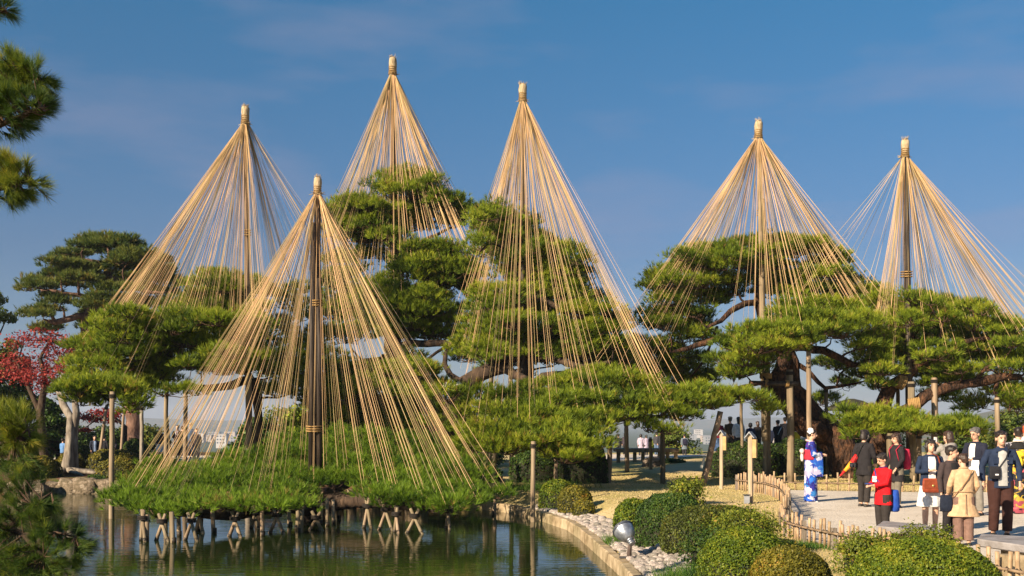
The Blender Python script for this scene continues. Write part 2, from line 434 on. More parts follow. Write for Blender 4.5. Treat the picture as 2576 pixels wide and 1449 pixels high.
# paths of pale crushed stone
M['path'] = noise_mat('pale crushed stone', [(.3, (.42, .36, .29)), (.5, (.60, .53, .44)), (.7, (.70, .63, .54))], 1.1, .95, bump=.9, bscale=22, bdist=.025, detail=12, nrough=.82)
def strip(name, L_, R_, n, mat, lift=.03):
    rows = []
    for a, c in zip(L_, R_):
        rows.append([(a[0] + (c[0] - a[0]) * k / n, a[1] + (c[1] - a[1]) * k / n) for k in range(n + 1)])
    P = np.array(rows); Z = ground(P[..., 0], P[..., 1]) + lift
    V = np.concatenate([P, Z[..., None]], -1).reshape(-1, 3)
    k = n + 1
    Q = [(r * k + i, r * k + i + 1, (r + 1) * k + i + 1, (r + 1) * k + i) for r in range(len(rows) - 1) for i in range(n)]
    o = obj(name, mesh_np(name, V, Q, mat, smooth=True, quads=True))
    return tag(o, None, None, kind='structure')
def resample(P, step):
    out = []
    for a, b_ in zip(P[:-1], P[1:]):
        n = max(1, int(math.dist(a, b_) / step))
        for k in range(n): out.append(tuple(a[j] + (b_[j] - a[j]) * k / n for j in range(len(a))))
    return out + [tuple(P[-1])]
FENCE_L = [(6.17, 30.0), (6.5, 28.0), (6.42, 26.4), (6.1, 24.6), (5.7, 22.6), (5.1, 20.6), (4.72, 19.2), (4.62, 18.4), (4.66, 17.5), (4.8, 16.5), (4.95, 15.9), (5.15, 14.8), (5.45, 12.8), (5.65, 11.5), (5.9, 10.0)]
pl = resample([(-3, -3)][:0] + [(6.9, 29.85), (6.62, 27.9), (6.2, 24.6), (5.8, 22.6), (5.2, 20.6), (4.82, 19.2), (4.72, 18.4), (4.76, 17.5), (4.9, 16.5), (5.05, 15.9), (5.25, 14.8), (5.55, 12.8), (6, 10), (6.2, 2), (6.2, -6)], .4)
strip('gravel_path', pl, [(24, y) for x, y in pl], 60, M['path'])
strip('far_path', [(2.0, 63), (2.5, 50.5)], [(30, 63), (30, 50.5)], 40, M['path'])
strip('left_path', [(-26, 60), (-26, 54)], [(-6, 60), (-6, 54)], 40, M['path'])
# ------------------------------------------------------------------ foliage
def unit(v): return v / np.maximum(np.linalg.norm(v, axis=-1, keepdims=True), 1e-9)

def needles(P, D, k, L, w, spread, tint, rg, droop=0.0):
    """k thin blades round each shoot tip P that points along D"""
    n = len(P)
    dd = unit(D[:, None, :] + spread * unit(rg.normal(size=(n, k, 3))) * rg.uniform(.35, 1, (n, k, 1)))
    base = P[:, None, :] - D[:, None, :] * (L * .25) * rg.uniform(0, 1, (n, k, 1))
    LL = L * rg.uniform(.75, 1.15, (n, k, 1))
    side = unit(np.cross(dd, rg.normal(size=(n, k, 3)))) * (w / 2)
    tip = base + dd * LL; tip[..., 2] -= droop * LL[..., 0]
    V = np.stack([base - side, base + side, tip], 2).reshape(-1, 3)
    T = np.arange(len(V), dtype=np.int32).reshape(-1, 3)
    tn = np.clip(tint[:, None] + rg.normal(0, .05, (n, k)), 0, 1)
    return V, T, np.repeat(tn.reshape(-1), 3)

def pad_shoots(c, rx, ry, rz, rg, dens=1.0, lump=.30, full=1.0, up=.75):
    """shoot positions and directions for one cloud-pruned pad: an uneven flat dome of smaller tufts"""
    area = math.pi * rx * ry
    m = max(5, int(area / (lump * lump) * 1.35 * full))
    r = np.sqrt(rg.uniform(0, 1, m)); th = rg.uniform(0, 2 * np.pi, m)
    wob = 1 + .16 * np.sin(th * 3 + rg.uniform(0, 6)) + .10 * np.sin(th * 5 + rg.uniform(0, 6))
    cc = np.stack([rx * r * np.cos(th) * wob, ry * r * np.sin(th) * wob, rz * (np.sqrt(np.clip(1 - r * r, 0, 1)) * .95 - .35) + rg.normal(0, rz * .26, m)], -1)
    lr = lump * rg.uniform(.65, 1.35, m)
    k = max(6, int(26 * dens))
    u = unit(rg.normal(size=(m, k, 3))); u[..., 2] = np.abs(u[..., 2]) * .95 - .22
    u = unit(u)
    P = cc[:, None, :] + u * lr[:, None, None] * np.array([1.05, 1.05, .62]) * rg.uniform(.6, 1.05, (m, k, 1)) * np.where(rg.uniform(0, 1, (m, k, 1)) < .12, 1.4, 1)
    D = unit(u * .9 + np.array([0, 0, up]))
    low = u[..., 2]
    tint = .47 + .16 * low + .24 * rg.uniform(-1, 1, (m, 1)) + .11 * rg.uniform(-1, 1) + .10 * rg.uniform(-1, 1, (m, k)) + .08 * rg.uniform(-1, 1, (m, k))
    dry = rg.uniform(0, 1, (m, k)) < .028
    tint = np.where(dry, 1.0, tint)
    return (P + np.array(c)).reshape(-1, 3), D.reshape(-1, 3), tint.reshape(-1), cc + np.array(c)

def wiggle(a, b, n, amp, rg):
    a, b = Vector(a), Vector(b); out = []
    L = (b - a).length
    o1 = Vector(rg.normal(size=3)) * amp * L; o2 = Vector(rg.normal(size=3)) * amp * L * .5
    for i in range(n + 1):
        t = i / n
        out.append(a.lerp(b, t) + o1 * math.sin(math.pi * t) + o2 * math.sin(2 * math.pi * t))
    return out

def pine(name, label, cat, base, trunks, pads, mat, bark, seed, L=.13, w=.013, k=9, dens=1.0, lump=.28, limb_r=.055, up=.75, group=None, origin_list=None, limbs=(), twig_every=1, spread=.78):
    """trunks: list of (points, radii); pads: list of (centre, rx, ry, rz, fullness). Returns the shoots' points."""
    rg = np.random.default_rng(seed)
    root = thing(name, label, cat, base, group)
    nodes = []           # points that limbs may start from
    for pts, rad in trunks:
        fine = resample([tuple(p) + (r,) for p, r in zip(pts, rad)], .35)
        mb = MB()
        P = [Vector(f[:3]) + Vector(rg.normal(size=3)) * .10 * f[3] for f in fine]
        mb.tube(P, [f[3] for f in fine], n=12, jit=.09)
        mb.build('trunk', bark, root)
        nodes += [(p, f[3]) for p, f in zip(P, fine)]
    for pts, rad in limbs:
        fine = resample([tuple(p) + (r,) for p, r in zip(pts, rad)], .3)
        P = [Vector(f[:3]) + Vector(rg.normal(size=3)) * .12 * f[3] for f in fine]
        mb = MB(); mb.tube(P, [f[3] for f in fine], n=9, jit=.08); mb.build('branch', bark, root)
        nodes += [(p, f[3]) for p, f in zip(P, fine)]
    AP, AD, AT = [], [], []
    tw = MB(); shoots = []
    order = sorted(pads, key=lambda p: min((Vector(p[0]) - n_[0]).length for n_ in nodes))
    bcount = 0
    for (c, rx, ry, rz, full) in order:
        P, D, T, cc = pad_shoots(c, rx, ry, rz, rg, dens, lump, full, up)
        AP.append(P); AD.append(D); AT.append(T); shoots.append((np.array(c), rx, ry, rz, P))
        under = Vector(c) - Vector((0, 0, rz * .55))
        best = min(nodes, key=lambda n_: (n_[0] - under).length * (1.0 if n_[0].z < under.z + .3 else 1.6) - n_[1] * 1.5)
        dist = (best[0] - under).length
        if dist > .25:
            n_ = max(3, int(dist / .35))
            pth = wiggle(best[0], under, n_, .07, rg)
            r0 = min(best[1] * .75, limb_r * (.6 + dist * .22)); r1 = max(.012, r0 * .45)
            mb = MB(); mb.tube(pth, [r0 + (r1 - r0) * i / n_ for i in range(n_ + 1)], n=6, jit=.06)
            mb.build('branch', bark, root); bcount += 1
            nodes += [(p, r0 + (r1 - r0) * i / n_) for i, p in enumerate(pth)][1:]
        for q in cc[::twig_every]:
            s_ = under.lerp(Vector(q), .15)
            mid = s_.lerp(Vector(q), .55) - Vector((0, 0, rz * .15))
            tw.tube([s_, mid, Vector(q)], [.018, .013, .008], n=3, cap=False)
    P = np.concatenate(AP); D = np.concatenate(AD); T = np.concatenate(AT)
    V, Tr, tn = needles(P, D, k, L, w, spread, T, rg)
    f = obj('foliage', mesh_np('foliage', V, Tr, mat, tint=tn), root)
    f['kind'] = 'stuff'
    t_ = tw.build('twigs', M['twig'], root); t_['kind'] = 'stuff'
    return root, shoots

def cpads(cr, lst, d, spread=0.0, rg=rng, ratio=.85, hscale=1.0, xs=1.0, fill=0):
    out = []
    extra = []
    for _ in range(fill):
        for e in lst:
            dd = e[4] if len(e) > 4 else d
            extra.append((e[0] + e[2] * rg.uniform(-.75, .75), e[1] + e[3] * rg.uniform(-.2, 1.5), e[2] * rg.uniform(.55, .9), e[3] * rg.uniform(.6, .95), dd + rg.uniform(-.3, 2.2), .55 * (e[5] if len(e) > 5 else 1)))
    lst = list(lst) + extra
    for e in lst:
        cx, cy, hw, hh = e[:4]
        dd = e[4] if len(e) > 4 else d + (rg.uniform(-spread, spread) if spread else 0)
        full = e[5] if len(e) > 5 else 1.0
        x, y, s = crop(cr, cx, cy)
        k = s * dd / F
        rx = hw * k * xs * 1.06; rz = hh * k * hscale * 1.65
        out.append((tuple(W(x, y, dd)), rx, max(rx * ratio, .4), rz, full))
    return out

# --- the low pine spread over the pond, on short props (crop R4)
rg = np.random.default_rng(3)
LP = []
rows = [(55, [(1450, 1700)]), (80, [(1150, 1290), (1400, 2000)]), (105, [(1120, 1290), (1400, 2100)]), (150, [(1080, 1290), (1400, 2230)]), (205, [(700, 1330), (1380, 2330)]), (255, [(330, 2350)]), (305, [(260, 2350)]),
        (350, [(210, 2320)]), (395, [(170, 1250), (1450, 2330)]), (440, [(180, 1050), (1550, 2280)]), (485, [(200, 640), (1950, 2230)]), (525, [(330, 500)])]
for cy, segs in rows:
    d = 30.6 - (cy - 100) / 430 * 8.6
    for a, b_ in segs:
        n = max(1, int((b_ - a) / 105))
        for i in range(n + 1):
            cx = a + 45 + (b_ - a - 90) * (i / n if n else .5)
            if cy > 330 and rg.uniform() < .28: continue
            LP.append((cx + rg.uniform(-18, 18), cy + 14 + rg.uniform(-18, 16), rg.uniform(55, 100), rg.uniform(20, 44), d + rg.uniform(-.5, .5)))
LP += [(2470, 420, 75, 28, 25.5), (1120, 475, 150, 30, 22.6), (1000, 480, 100, 26, 22.8), (1230, 490, 70, 24, 22.6), (2070, 500, 90, 28, 23.2), (720, 490, 110, 26, 22.5), (840, 480, 90, 26, 22.6), (150, 440, 60, 24, 24.), (1730, 410, 90, 28, 23.8)]
pads = cpads('R4', [e + (.66,) for e in LP], 27, ratio=.95, hscale=.72)
Lb = lambda cx, cy, d: W(*crop('R4', cx, cy)[:2], d)
ltr = [([Lb(1350, 640, 26.5) - Vector((0, 0, .6)), Lb(1345, 520, 26.5), Lb(1380, 470, 26.3), Lb(1460, 450, 26.2), Lb(1600, 440, 26), Lb(1760, 445, 25.6), Lb(1900, 470, 25), Lb(2060, 480, 24.6), Lb(2180, 470, 25)], [.34, .30, .26, .22, .19, .16, .14, .11, .06]),]
llim = [([Lb(1345, 480, 26.5), Lb(1260, 478, 26), Lb(1130, 470, 25.4), Lb(1000, 490, 24.8), Lb(860, 512, 24.2), Lb(720, 520, 23.8), Lb(600, 510, 23.6), Lb(440, 520, 23.2), Lb(300, 480, 23.4)], [.25, .22, .20, .19, .18, .17, .14, .10, .05]),
        ([Lb(1350, 480, 26.5), Lb(1300, 400, 28), Lb(1200, 300, 29.5), Lb(900, 270, 29.5), Lb(600, 300, 28.5), Lb(400, 330, 27)], [.2, .16, .13, .11, .08, .05]),
        ([Lb(1400, 470, 26.5), Lb(1450, 380, 28), Lb(1600, 300, 29.5), Lb(1900, 260, 30), Lb(2150, 280, 29)], [.2, .16, .13, .10, .05])]
lroot, lshoots = pine('low_pond_pine', 'low bright green pine spread flat over the pond on many short props', 'pine tree', tuple(ltr[0][0][0]), ltr, pads, M['lowpine'], M['bark'], 11,
     L=.17, w=.0145, k=12, dens=.80, lump=.34, limbs=llim, spread=.82, up=.65, twig_every=1)

# --- pine under the left rope tent (crop R3)
PA_top = [(1430,350,90,32),(1550,370,90,32),(1330,395,60,30),(1680,400,90,30),(1480,420,120,35),(1620,430,100,35),(1750,440,55,30),(1340,460,90,35),(1500,490,130,35),(1650,500,100,35),(1290,520,90,32),(1430,560,130,32),(1600,570,120,32),(1740,540,60,36),(1240,570,80,28)]
PA_back = [(1980,440,70,36),(1960,520,90,42),(2010,600,80,42),(1900,660,100,42),(1980,740,90,42),(1900,820,90,40),(1850,480,50,30),(1880,900,100,36),(2000,860,90,36),(1950,960,110,38),(1860,1010,100,36),(2050,1020,100,36),(1950,1080,110,36),(1850,1110,90,32),(2060,1120,100,34),(1780,1100,70,26)]
PA_main = [(870,590,90,30),(780,620,90,30),(960,620,100,30),(1170,620,120,32),(1310,640,130,32),(1450,640,130,32),(1600,650,130,32),(1720,660,90,32),(720,680,90,30),(850,690,110,33),(1000,690,120,32),(1150,700,120,32),(1300,710,120,32),(1480,710,140,33),(1640,720,130,32),(640,760,110,27),(780,750,100,30),(930,760,120,32),(1080,770,130,32),(1240,780,130,34),(1400,790,130,34),(1560,790,120,32),(1700,770,90,30),(570,790,80,22),(680,820,110,28),(650,900,120,33),(560,910,70,28),(800,880,110,30),(950,860,120,34),(1080,860,120,34),(1230,850,110,32),(1400,870,110,28),(700,950,100,30),(580,970,80,30),(860,940,100,30),(1000,940,120,34),(1140,930,100,30),(930,1010,100,33),(1060,1000,100,33),(960,1070,80,26),(1530,890,110,24),(1640,880,80,22),(1560,940,70,20),(1280,930,90,24),(1450,950,100,22),(1640,950,90,22),(1750,880,70,28),(1780,960,70,28),(1500,850,120,28),(1650,820,100,28)]
PA_low = [(480,1060,90,28),(600,1050,100,28),(720,1040,110,28),(520,1110,120,30),(660,1100,120,30),(800,1090,110,28),(450,1120,70,28),(880,1110,80,28),(600,1160,100,28),(740,1150,100,26),(540,1180,70,24),(880,1170,60,22),(905,1215,55,22),(1100,1115,90,18,31,.5),(1290,1110,60,22,31,.5)]
rg = np.random.default_rng(5)
pads = cpads('R3', PA_top, 34.5, 1.2, rg, fill=1) + cpads('R3', PA_back, 36, 1.0, rg) + cpads('R3', PA_main, 32, 1.6, rg, fill=1) + cpads('R3', PA_low, 28.8, .7, rg)
c3 = lambda cx, cy, d: W(*crop('R3', cx, cy)[:2], d)
gA = gz(c3(1690, 1400, 35.5).x, 35.8)
atr = [([Vector((c3(1730, 1400, 35.8).x, 35.8, min(gA, -.2))), c3(1725, 1250, 35.5), c3(1700, 1050, 35.2), c3(1640, 950, 34.8), c3(1600, 800, 34.5), c3(1570, 600, 34.5), c3(1530, 420, 34.5)], [.13, .125, .12, .11, .10, .08, .04])]
alim = [([c3(1700, 1040, 35.2), c3(1620, 1035, 34), c3(1500, 1070, 33), c3(1400, 1085, 32.6), c3(1270, 1070, 32.2), c3(1150, 1085, 32), c3(1050, 1060, 31.6), c3(920, 1075, 31), c3(780, 1010, 30.4)], [.17, .14, .12, .11, .10, .09, .08, .06, .04]),
        ([c3(1640, 950, 34.8), c3(1500, 930, 33.6), c3(1350, 940, 33), c3(1180, 900, 32.6), c3(1000, 830, 32), c3(800, 800, 31.6), c3(660, 800, 31.2)], [.16, .13, .11, .10, .08, .06, .04]),
        ([c3(1600, 800, 34.5), c3(1400, 740, 33.5), c3(1100, 720, 33), c3(850, 660, 32.5)], [.12, .09, .07, .04]),
        ([c3(920, 1075, 31), c3(760, 1120, 29.6), c3(600, 1130, 28.8), c3(480, 1120, 28.6)], [.06, .05, .04, .025]),
        ([c3(1600, 760, 34.5), c3(1750, 740, 35.5), c3(1900, 760, 36)], [.1, .08, .05])]
aroot, ashoots = pine('left_pine', 'wide layered green pine beneath the far left rope tent reaching out on tall posts', 'pine tree', tuple(atr[0][0][0]), atr, pads, M['pine'], M['bark'], 12, dens=.9, lump=.29, L=.18, w=.019, limbs=alim)

# --- tall pine under the highest rope tent (crop R1)
PB = [(530,95,120,30),(430,140,90,28),(640,140,90,28),(560,180,140,28),(720,215,110,28),(800,255,80,24),(290,245,140,28),(220,285,110,32),(410,265,130,28),(590,255,110,26),(700,300,110,28),(810,310,70,24),(250,345,110,32),(380,335,130,32),(520,320,110,28),(330,400,140,28),(450,400,100,26),(420,490,90,24,41.5,.6),(300,470,90,28,41.5,.7),
      (640,470,100,30,38),(720,470,90,30,38),(800,520,100,33,38),(650,540,140,36,38),(560,580,100,32,38),(760,590,130,34,38),(870,570,70,26,38),(870,640,90,20,38.5,.5),(720,650,120,28,38.5),
      (450,650,120,32,38.5),(600,700,140,32,38),(400,710,110,34,39),(520,770,140,36,38),(660,780,130,34,38),(740,830,90,32,38.5),(560,850,150,32,38.5),(660,880,110,28,38.5),(450,850,100,30,39),(490,905,80,24,39),(770,900,70,18,39,.5),
      (300,740,130,40,41),(190,700,110,40,41),(330,840,110,36,41),(200,620,110,42,41),(240,530,100,36,41.5),(150,790,90,30,41),(850,770,60,26,39.5,.6),(860,690,50,18,39.5,.5)]
PBlow = [(120,900,100,30),(250,910,90,26),(120,1060,110,36),(60,980,80,36),(400,1090,130,34),(560,1090,130,38),(650,1085,80,28),(300,1110,130,34),(470,1150,150,40),(620,1160,140,40),(760,1210,100,36),(350,1190,180,44),(180,1150,130,44),(200,1250,170,46),(400,1280,180,46),(580,1260,150,44),(720,1290,90,34),(300,1350,170,40),(500,1370,160,40),(680,1360,90,34),(130,1340,120,44),(560,1000,50,16,38,.5),(160,990,80,22,40,.5),(240,1040,80,22,40,.5)]
rg = np.random.default_rng(6)
pads = cpads('R1', PB, 40, 1.2, rg, fill=1) + cpads('R1', PBlow, 36.5, 1.5, rg)
c1 = lambda cx, cy, d: W(*crop('R1', cx, cy)[:2], d)
btr = [([c1(545, 1530, 39) - Vector((0, 0, .5)), c1(560, 1300, 39), c1(540, 1050, 39.4), c1(470, 950, 39.8), c1(480, 750, 40), c1(497, 560, 40), c1(500, 380, 40), c1(520, 200, 40)], [.50, .44, .40, .33, .28, .23, .16, .06]),
       ([c1(690, 1530, 37) - Vector((0, 0, .4)), c1(740, 1420, 36.6), c1(800, 1270, 36.4), c1(850, 1150, 36.4), c1(930, 1090, 36.2), c1(1040, 1060, 36), c1(1080, 1030, 36)], [.42, .38, .36, .34, .26, .20, .15])]
blim = [([c1(470, 960, 39.8), c1(560, 940, 38.6), c1(700, 938, 38.2), c1(860, 940, 38), c1(960, 945, 38)], [.16, .13, .12, .10, .05]),
        ([c1(480, 960, 39.8), c1(520, 1010, 39), c1(545, 1060, 38.5)], [.24, .20, .14]),
        ([c1(330, 1030, 38.6), c1(420, 1020, 38.8), c1(480, 1010, 39.4)], [.09, .11, .14]),
        ([c1(765, 945, 38.1), c1(700, 985, 38), c1(650, 1020, 37.8), c1(640, 1060, 37.6)], [.06, .055, .05, .04]),
        ([c1(770, 945, 38.1), c1(745, 990, 37.6), c1(740, 1050, 37.2), c1(770, 1100, 36.8), c1(850, 1150, 36.5)], [.07, .08, .09, .10, .12]),
        ([c1(480, 700, 40), c1(600, 640, 39), c1(760, 640, 38.4)], [.12, .09, .05]),
        ([c1(497, 500, 40), c1(620, 420, 39.4), c1(780, 340, 39.6)], [.1, .07, .04]),
        ([c1(1040, 1060, 36), c1(1180, 1145, 33.5), c1(1240, 1105, 33), c1(1350, 1095, 33), c1(1420, 1060, 33.4)], [.16, .12, .11, .10, .06])]
broot, bshoots = pine('tall_pine', 'tallest pine with stacked green pads beneath the highest rope tent', 'pine tree', tuple(btr[0][0][0]), btr, pads, M['pine'], M['bark'], 13, dens=.9, lump=.31, L=.19, w=.020, limbs=blim, k=9)

# --- pine under the middle rope tent (crop R1)
PC = [(990,255,60,30),(955,292,75,28),(1050,290,70,28),(1000,345,120,32),(1090,330,70,28),(1165,330,50,16),(1040,390,100,28),(1140,400,100,28),(1220,410,60,24),(920,440,70,32),(1050,450,100,32),(1180,470,100,28),(1330,478,105,26),(1400,510,60,26),(1120,530,110,32),(1250,520,100,28),(1350,560,100,32),(1400,620,70,36),(1060,600,100,32),(1180,610,110,32),(1300,630,110,28),(960,690,90,30),(1090,680,100,32),(1220,690,100,32),(1380,700,110,32),(1480,730,90,32),(1550,780,80,28),(1000,760,110,32),(1130,760,110,32),(1280,770,80,24),(1440,790,100,30),(1560,830,90,32),(1610,860,60,34),(960,820,110,32),(1100,840,130,32),(1250,860,120,32),(1380,870,120,34),(1500,880,90,32),(950,885,100,32),(1030,930,130,36),(1180,930,130,36),(1330,950,130,36),(1480,950,120,36),(1600,940,80,36),(960,990,100,36),(1080,1010,140,34),(1240,1000,130,34),(1400,1010,110,34),(1530,1030,120,36),(1650,1010,80,40),(1570,1080,80,30),(880,1010,80,36,37.5),(820,960,70,30,37.5),(860,860,60,30,37.5,.6),(1700,1050,70,30,37,.7)]
PCf = [(1560,1125,150,34,32.5),(1400,1160,140,34,31.5),(1270,1180,140,32,31),(1680,1165,140,34,32.5),(1800,1200,110,32,32.5),(1900,1225,130,32,32.5),(2010,1262,100,26,32.5),(960,1220,100,34,30.5),(1100,1230,130,38,30),(1250,1255,150,38,29.8),(1420,1250,160,38,30.5),(1600,1250,150,36,31.5),(1750,1258,140,34,32),(920,1290,90,34,29.6),(1050,1315,130,38,29),(1220,1335,150,38,28.8),(1400,1335,150,38,29.5),(1550,1325,130,34,30.5),(1690,1310,100,28,31.5),(1840,1300,120,28,32),(1950,1310,100,26,32.3),(890,1375,80,40,28.6),(1010,1400,130,40,28.2),(1150,1410,140,40,28),(1320,1410,150,38,28.5),(1480,1400,120,34,29.3),(1400,1475,120,36,27.8),(1270,1480,110,34,27.6),(1500,1470,80,28,28.2),(1350,1530,100,26,27.6),(960,1460,110,34,27.6),(1080,1480,110,34,27.5),(890,1480,70,30,28),(1900,1380,70,28,31.5,.6),(1780,1370,60,24,31.5,.5)]
rg = np.random.default_rng(8)
pads = cpads('R1', PC, 36, 1.3, rg, fill=1) + cpads('R1', PCf, 30)
gC = gz(c1(1145, 1400, 36).x, 36)
ctr = [([Vector((c1(1170, 1400, 36).x, 36, gC - .2)), c1(1165, 1200, 36), c1(1150, 1000, 36), c1(1120, 800, 36), c1(1130, 620, 36), c1(1080, 450, 36), c1(1010, 300, 36)], [.34, .30, .26, .21, .16, .11, .05])]
clim = [([c1(1150, 1000, 36), c1(1300, 1010, 35.5), c1(1430, 1060, 35), c1(1600, 1030, 35)], [.15, .12, .10, .05]),
        ([c1(1130, 700, 36), c1(1200, 690, 35.5), c1(1330, 760, 35.5), c1(1500, 800, 35.6)], [.12, .10, .08, .04]),
        ([c1(1120, 850, 36), c1(1000, 800, 35.8), c1(900, 720, 36)], [.1, .08, .05]),
        ([c1(1165, 1150, 36), c1(1150, 1290, 32), c1(1050, 1350, 29.4), c1(960, 1420, 28.4)], [.18, .13, .09, .05]),
        ([c1(1165, 1180, 36), c1(1400, 1300, 31.5), c1(1600, 1330, 31), c1(1850, 1310, 32)], [.18, .13, .09, .05]),
        ([c1(1400, 1300, 31.5), c1(1400, 1400, 29), c1(1380, 1480, 28)], [.12, .08, .05])]
croot, cshoots = pine('middle_pine', 'layered green pine beneath the middle rope tent with low pads over the lawn edge', 'pine tree', tuple(ctr[0][0][0]), ctr, pads, M['pine'], M['bark'], 14, dens=.9, lump=.29, L=.18, w=.019, limbs=clim, k=9)

# --- big pine with the leaning orange trunk (crop R2)
PD = [(930,110,110,24),(1080,100,100,24),(780,130,110,26),(640,150,110,26),(500,170,110,26),(420,200,90,28),(1230,120,120,26),(1330,170,80,32),(1150,160,120,28),(960,170,120,28),(700,200,130,26),(1380,220,60,30),(360,260,80,28),(240,300,65,32),(460,260,130,28),(620,260,130,28),(800,250,140,28),(1000,260,130,28),(1280,240,110,26),(250,350,80,28),(220,400,70,26),(350,360,120,32),(520,370,130,32),(700,350,110,24),(900,340,130,30),(1080,330,120,28),(1230,320,120,28),(1380,310,100,32),(1440,350,90,32),(1540,400,80,28),(420,430,130,32),(300,480,110,32),(560,470,120,30),(690,420,110,24),(1000,400,130,30),(1150,420,120,32),(1300,420,130,32),(1450,440,120,32),(1620,430,90,28),(1660,480,60,32),(340,560,130,32),(230,570,90,28),(480,560,100,28),(180,630,70,28),(300,640,110,32),(450,640,120,30),(1100,510,120,32,36),(1250,520,140,32,36),(1400,530,140,32,36),(1550,520,110,32,37),
      (1060,580,130,33,35),(1200,600,150,33,34.5),(1360,620,150,36,34.5),(1500,600,120,33,35),(1620,600,90,32,36),(800,690,120,36,34),(950,690,150,38,33.5),(1100,690,150,38,33.5),(1280,670,140,33,34),(1430,690,130,33,34.5),(720,760,110,38,34),(880,780,150,40,33.2),(1050,780,120,34,33.5),(1200,735,90,26,34),(660,850,90,36,34.5),(800,860,130,40,33.8),(940,850,90,32,33.8),(700,930,90,30,34.5),(810,930,90,28,34.2),(1500,760,110,32,35),(1620,720,110,32,35.5),(1640,800,90,32,35.5),
      (400,720,100,32),(530,700,70,26),(320,790,90,32),(180,760,90,36),(140,820,110,36),(290,860,100,38),(210,900,100,36),(490,860,100,34,40),(450,930,100,34,40),(550,1000,100,30,40),(380,1000,90,30,40),(100,960,90,34,39),(50,880,80,38,39),(-10,800,80,36,39.5),(-70,890,80,38,39.5),(60,760,70,32,39),(340,900,90,32,39.5),(600,960,80,28,40),(250,950,90,28,39.5),(-120,960,80,30,39.5),
      (480,1060,110,28,33),(620,1090,110,30,33),(750,1100,110,28,33),(860,1095,70,20,33,.5),(900,1165,90,20,34,.45),(560,1140,90,24,33,.7),(1420,1010,80,24,40,.6),(1280,1110,90,34,40,.8),(1400,900,80,16,39,.4),(1300,860,60,16,39,.4),(1000,1130,70,22,40,.5)]
PDr = [(1450,1205,100,32),(1600,1210,130,32),(1750,1225,130,32),(1500,1255,100,32),(1650,1275,130,32),(1850,1265,150,28),(2000,1275,140,28),(2140,1262,120,26),(2250,1290,80,22),(1480,1305,80,26),(1570,1325,80,26),(1750,1300,110,26),(1900,1315,120,26),(2060,1310,110,24),(2200,1320,90,22)]
rg = np.random.default_rng(9)
pads = cpads('R2', PD, 38, 1.4, rg, fill=1)
c2 = lambda cx, cy, d: W(*crop('R2', cx, cy)[:2], d)
gD = gz(c2(1480, 1440, 36.5).x, 36.5)
dtr = [([Vector((c2(1490, 1530, 36.5).x, 36.5, gD - .3)), c2(1440, 1470, 36.5), c2(1330, 1340, 36.5), c2(1230, 1220, 36.6), c2(1130, 1090, 36.8), c2(1075, 970, 37), c2(1080, 860, 37), c2(1040, 780, 37.2), c2(960, 680, 37.5), c2(905, 560, 38), c2(880, 470, 38), c2(900, 300, 38)], [.62, .56, .50, .44, .38, .34, .30, .28, .24, .2, .15, .08]),
       ([c2(1300, 1330, 36.2), c2(1180, 1270, 36.1), c2(1090, 1160, 36), c2(1020, 1060, 36), c2(1000, 960, 36.2), c2(1040, 860, 36.6), c2(1060, 800, 37)], [.34, .34, .32, .30, .28, .24, .2])]
dlim = [([c2(880, 480, 38), c2(800, 490, 37.6), c2(700, 540, 37.2), c2(640, 600, 37), c2(560, 640, 36.8)], [.16, .15, .13, .11, .06]),
        ([c2(930, 620, 37.6), c2(820, 640, 37), c2(700, 690, 36.6), c2(560, 735, 36.4), c2(430, 775, 36.4), c2(320, 800, 36.6)], [.16, .14, .12, .14, .11, .05]),
        ([c2(1060, 760, 37), c2(1180, 770, 36.4), c2(1300, 790, 36), c2(1400, 840, 35.8), c2(1480, 880, 35.8), c2(1600, 890, 35.8), c2(1740, 900, 35.8)], [.22, .2, .18, .16, .14, .11, .06]),
        ([c2(1100, 860, 37), c2(1200, 920, 37), c2(1260, 990, 37), c2(1310, 1030, 37), c2(1400, 1020, 37), c2(1500, 1000, 37), c2(1560, 985, 37)], [.13, .11, .10, .09, .07, .05, .03]),
        ([c2(1380, 1020, 37), c2(1400, 940, 37), c2(1470, 880, 36.4)], [.05, .05, .05]),
        ([c2(1400, 940, 37), c2(1460, 960, 37.2), c2(1500, 990, 37.2)], [.03, .025, .015]),
        ([c2(1010, 1000, 36), c2(900, 1000, 34.5), c2(780, 1020, 33.6), c2(600, 1055, 33), c2(420, 1080, 32.8)], [.1, .08, .07, .05, .035]),
        ([c2(1000, 800, 37.2), c2(880, 830, 35), c2(760, 820, 34.4)], [.12, .09, .05]),
        ([c2(620, 640, 37), c2(540, 850, 38.5), c2(450, 960, 39.6)], [.07, .05, .04])]
dlim = [(pts, [r * .72 for r in rad]) for pts, rad in dlim]
droot, dshoots = pine('leaning_pine', 'broad pine with a thick orange brown trunk leaning left behind the blue kimono', 'pine tree', tuple(dtr[0][0][0]), dtr, pads, M['pine'], M['redbark'], 15, dens=.85, lump=.30, L=.18, w=.019, limbs=dlim, k=9)

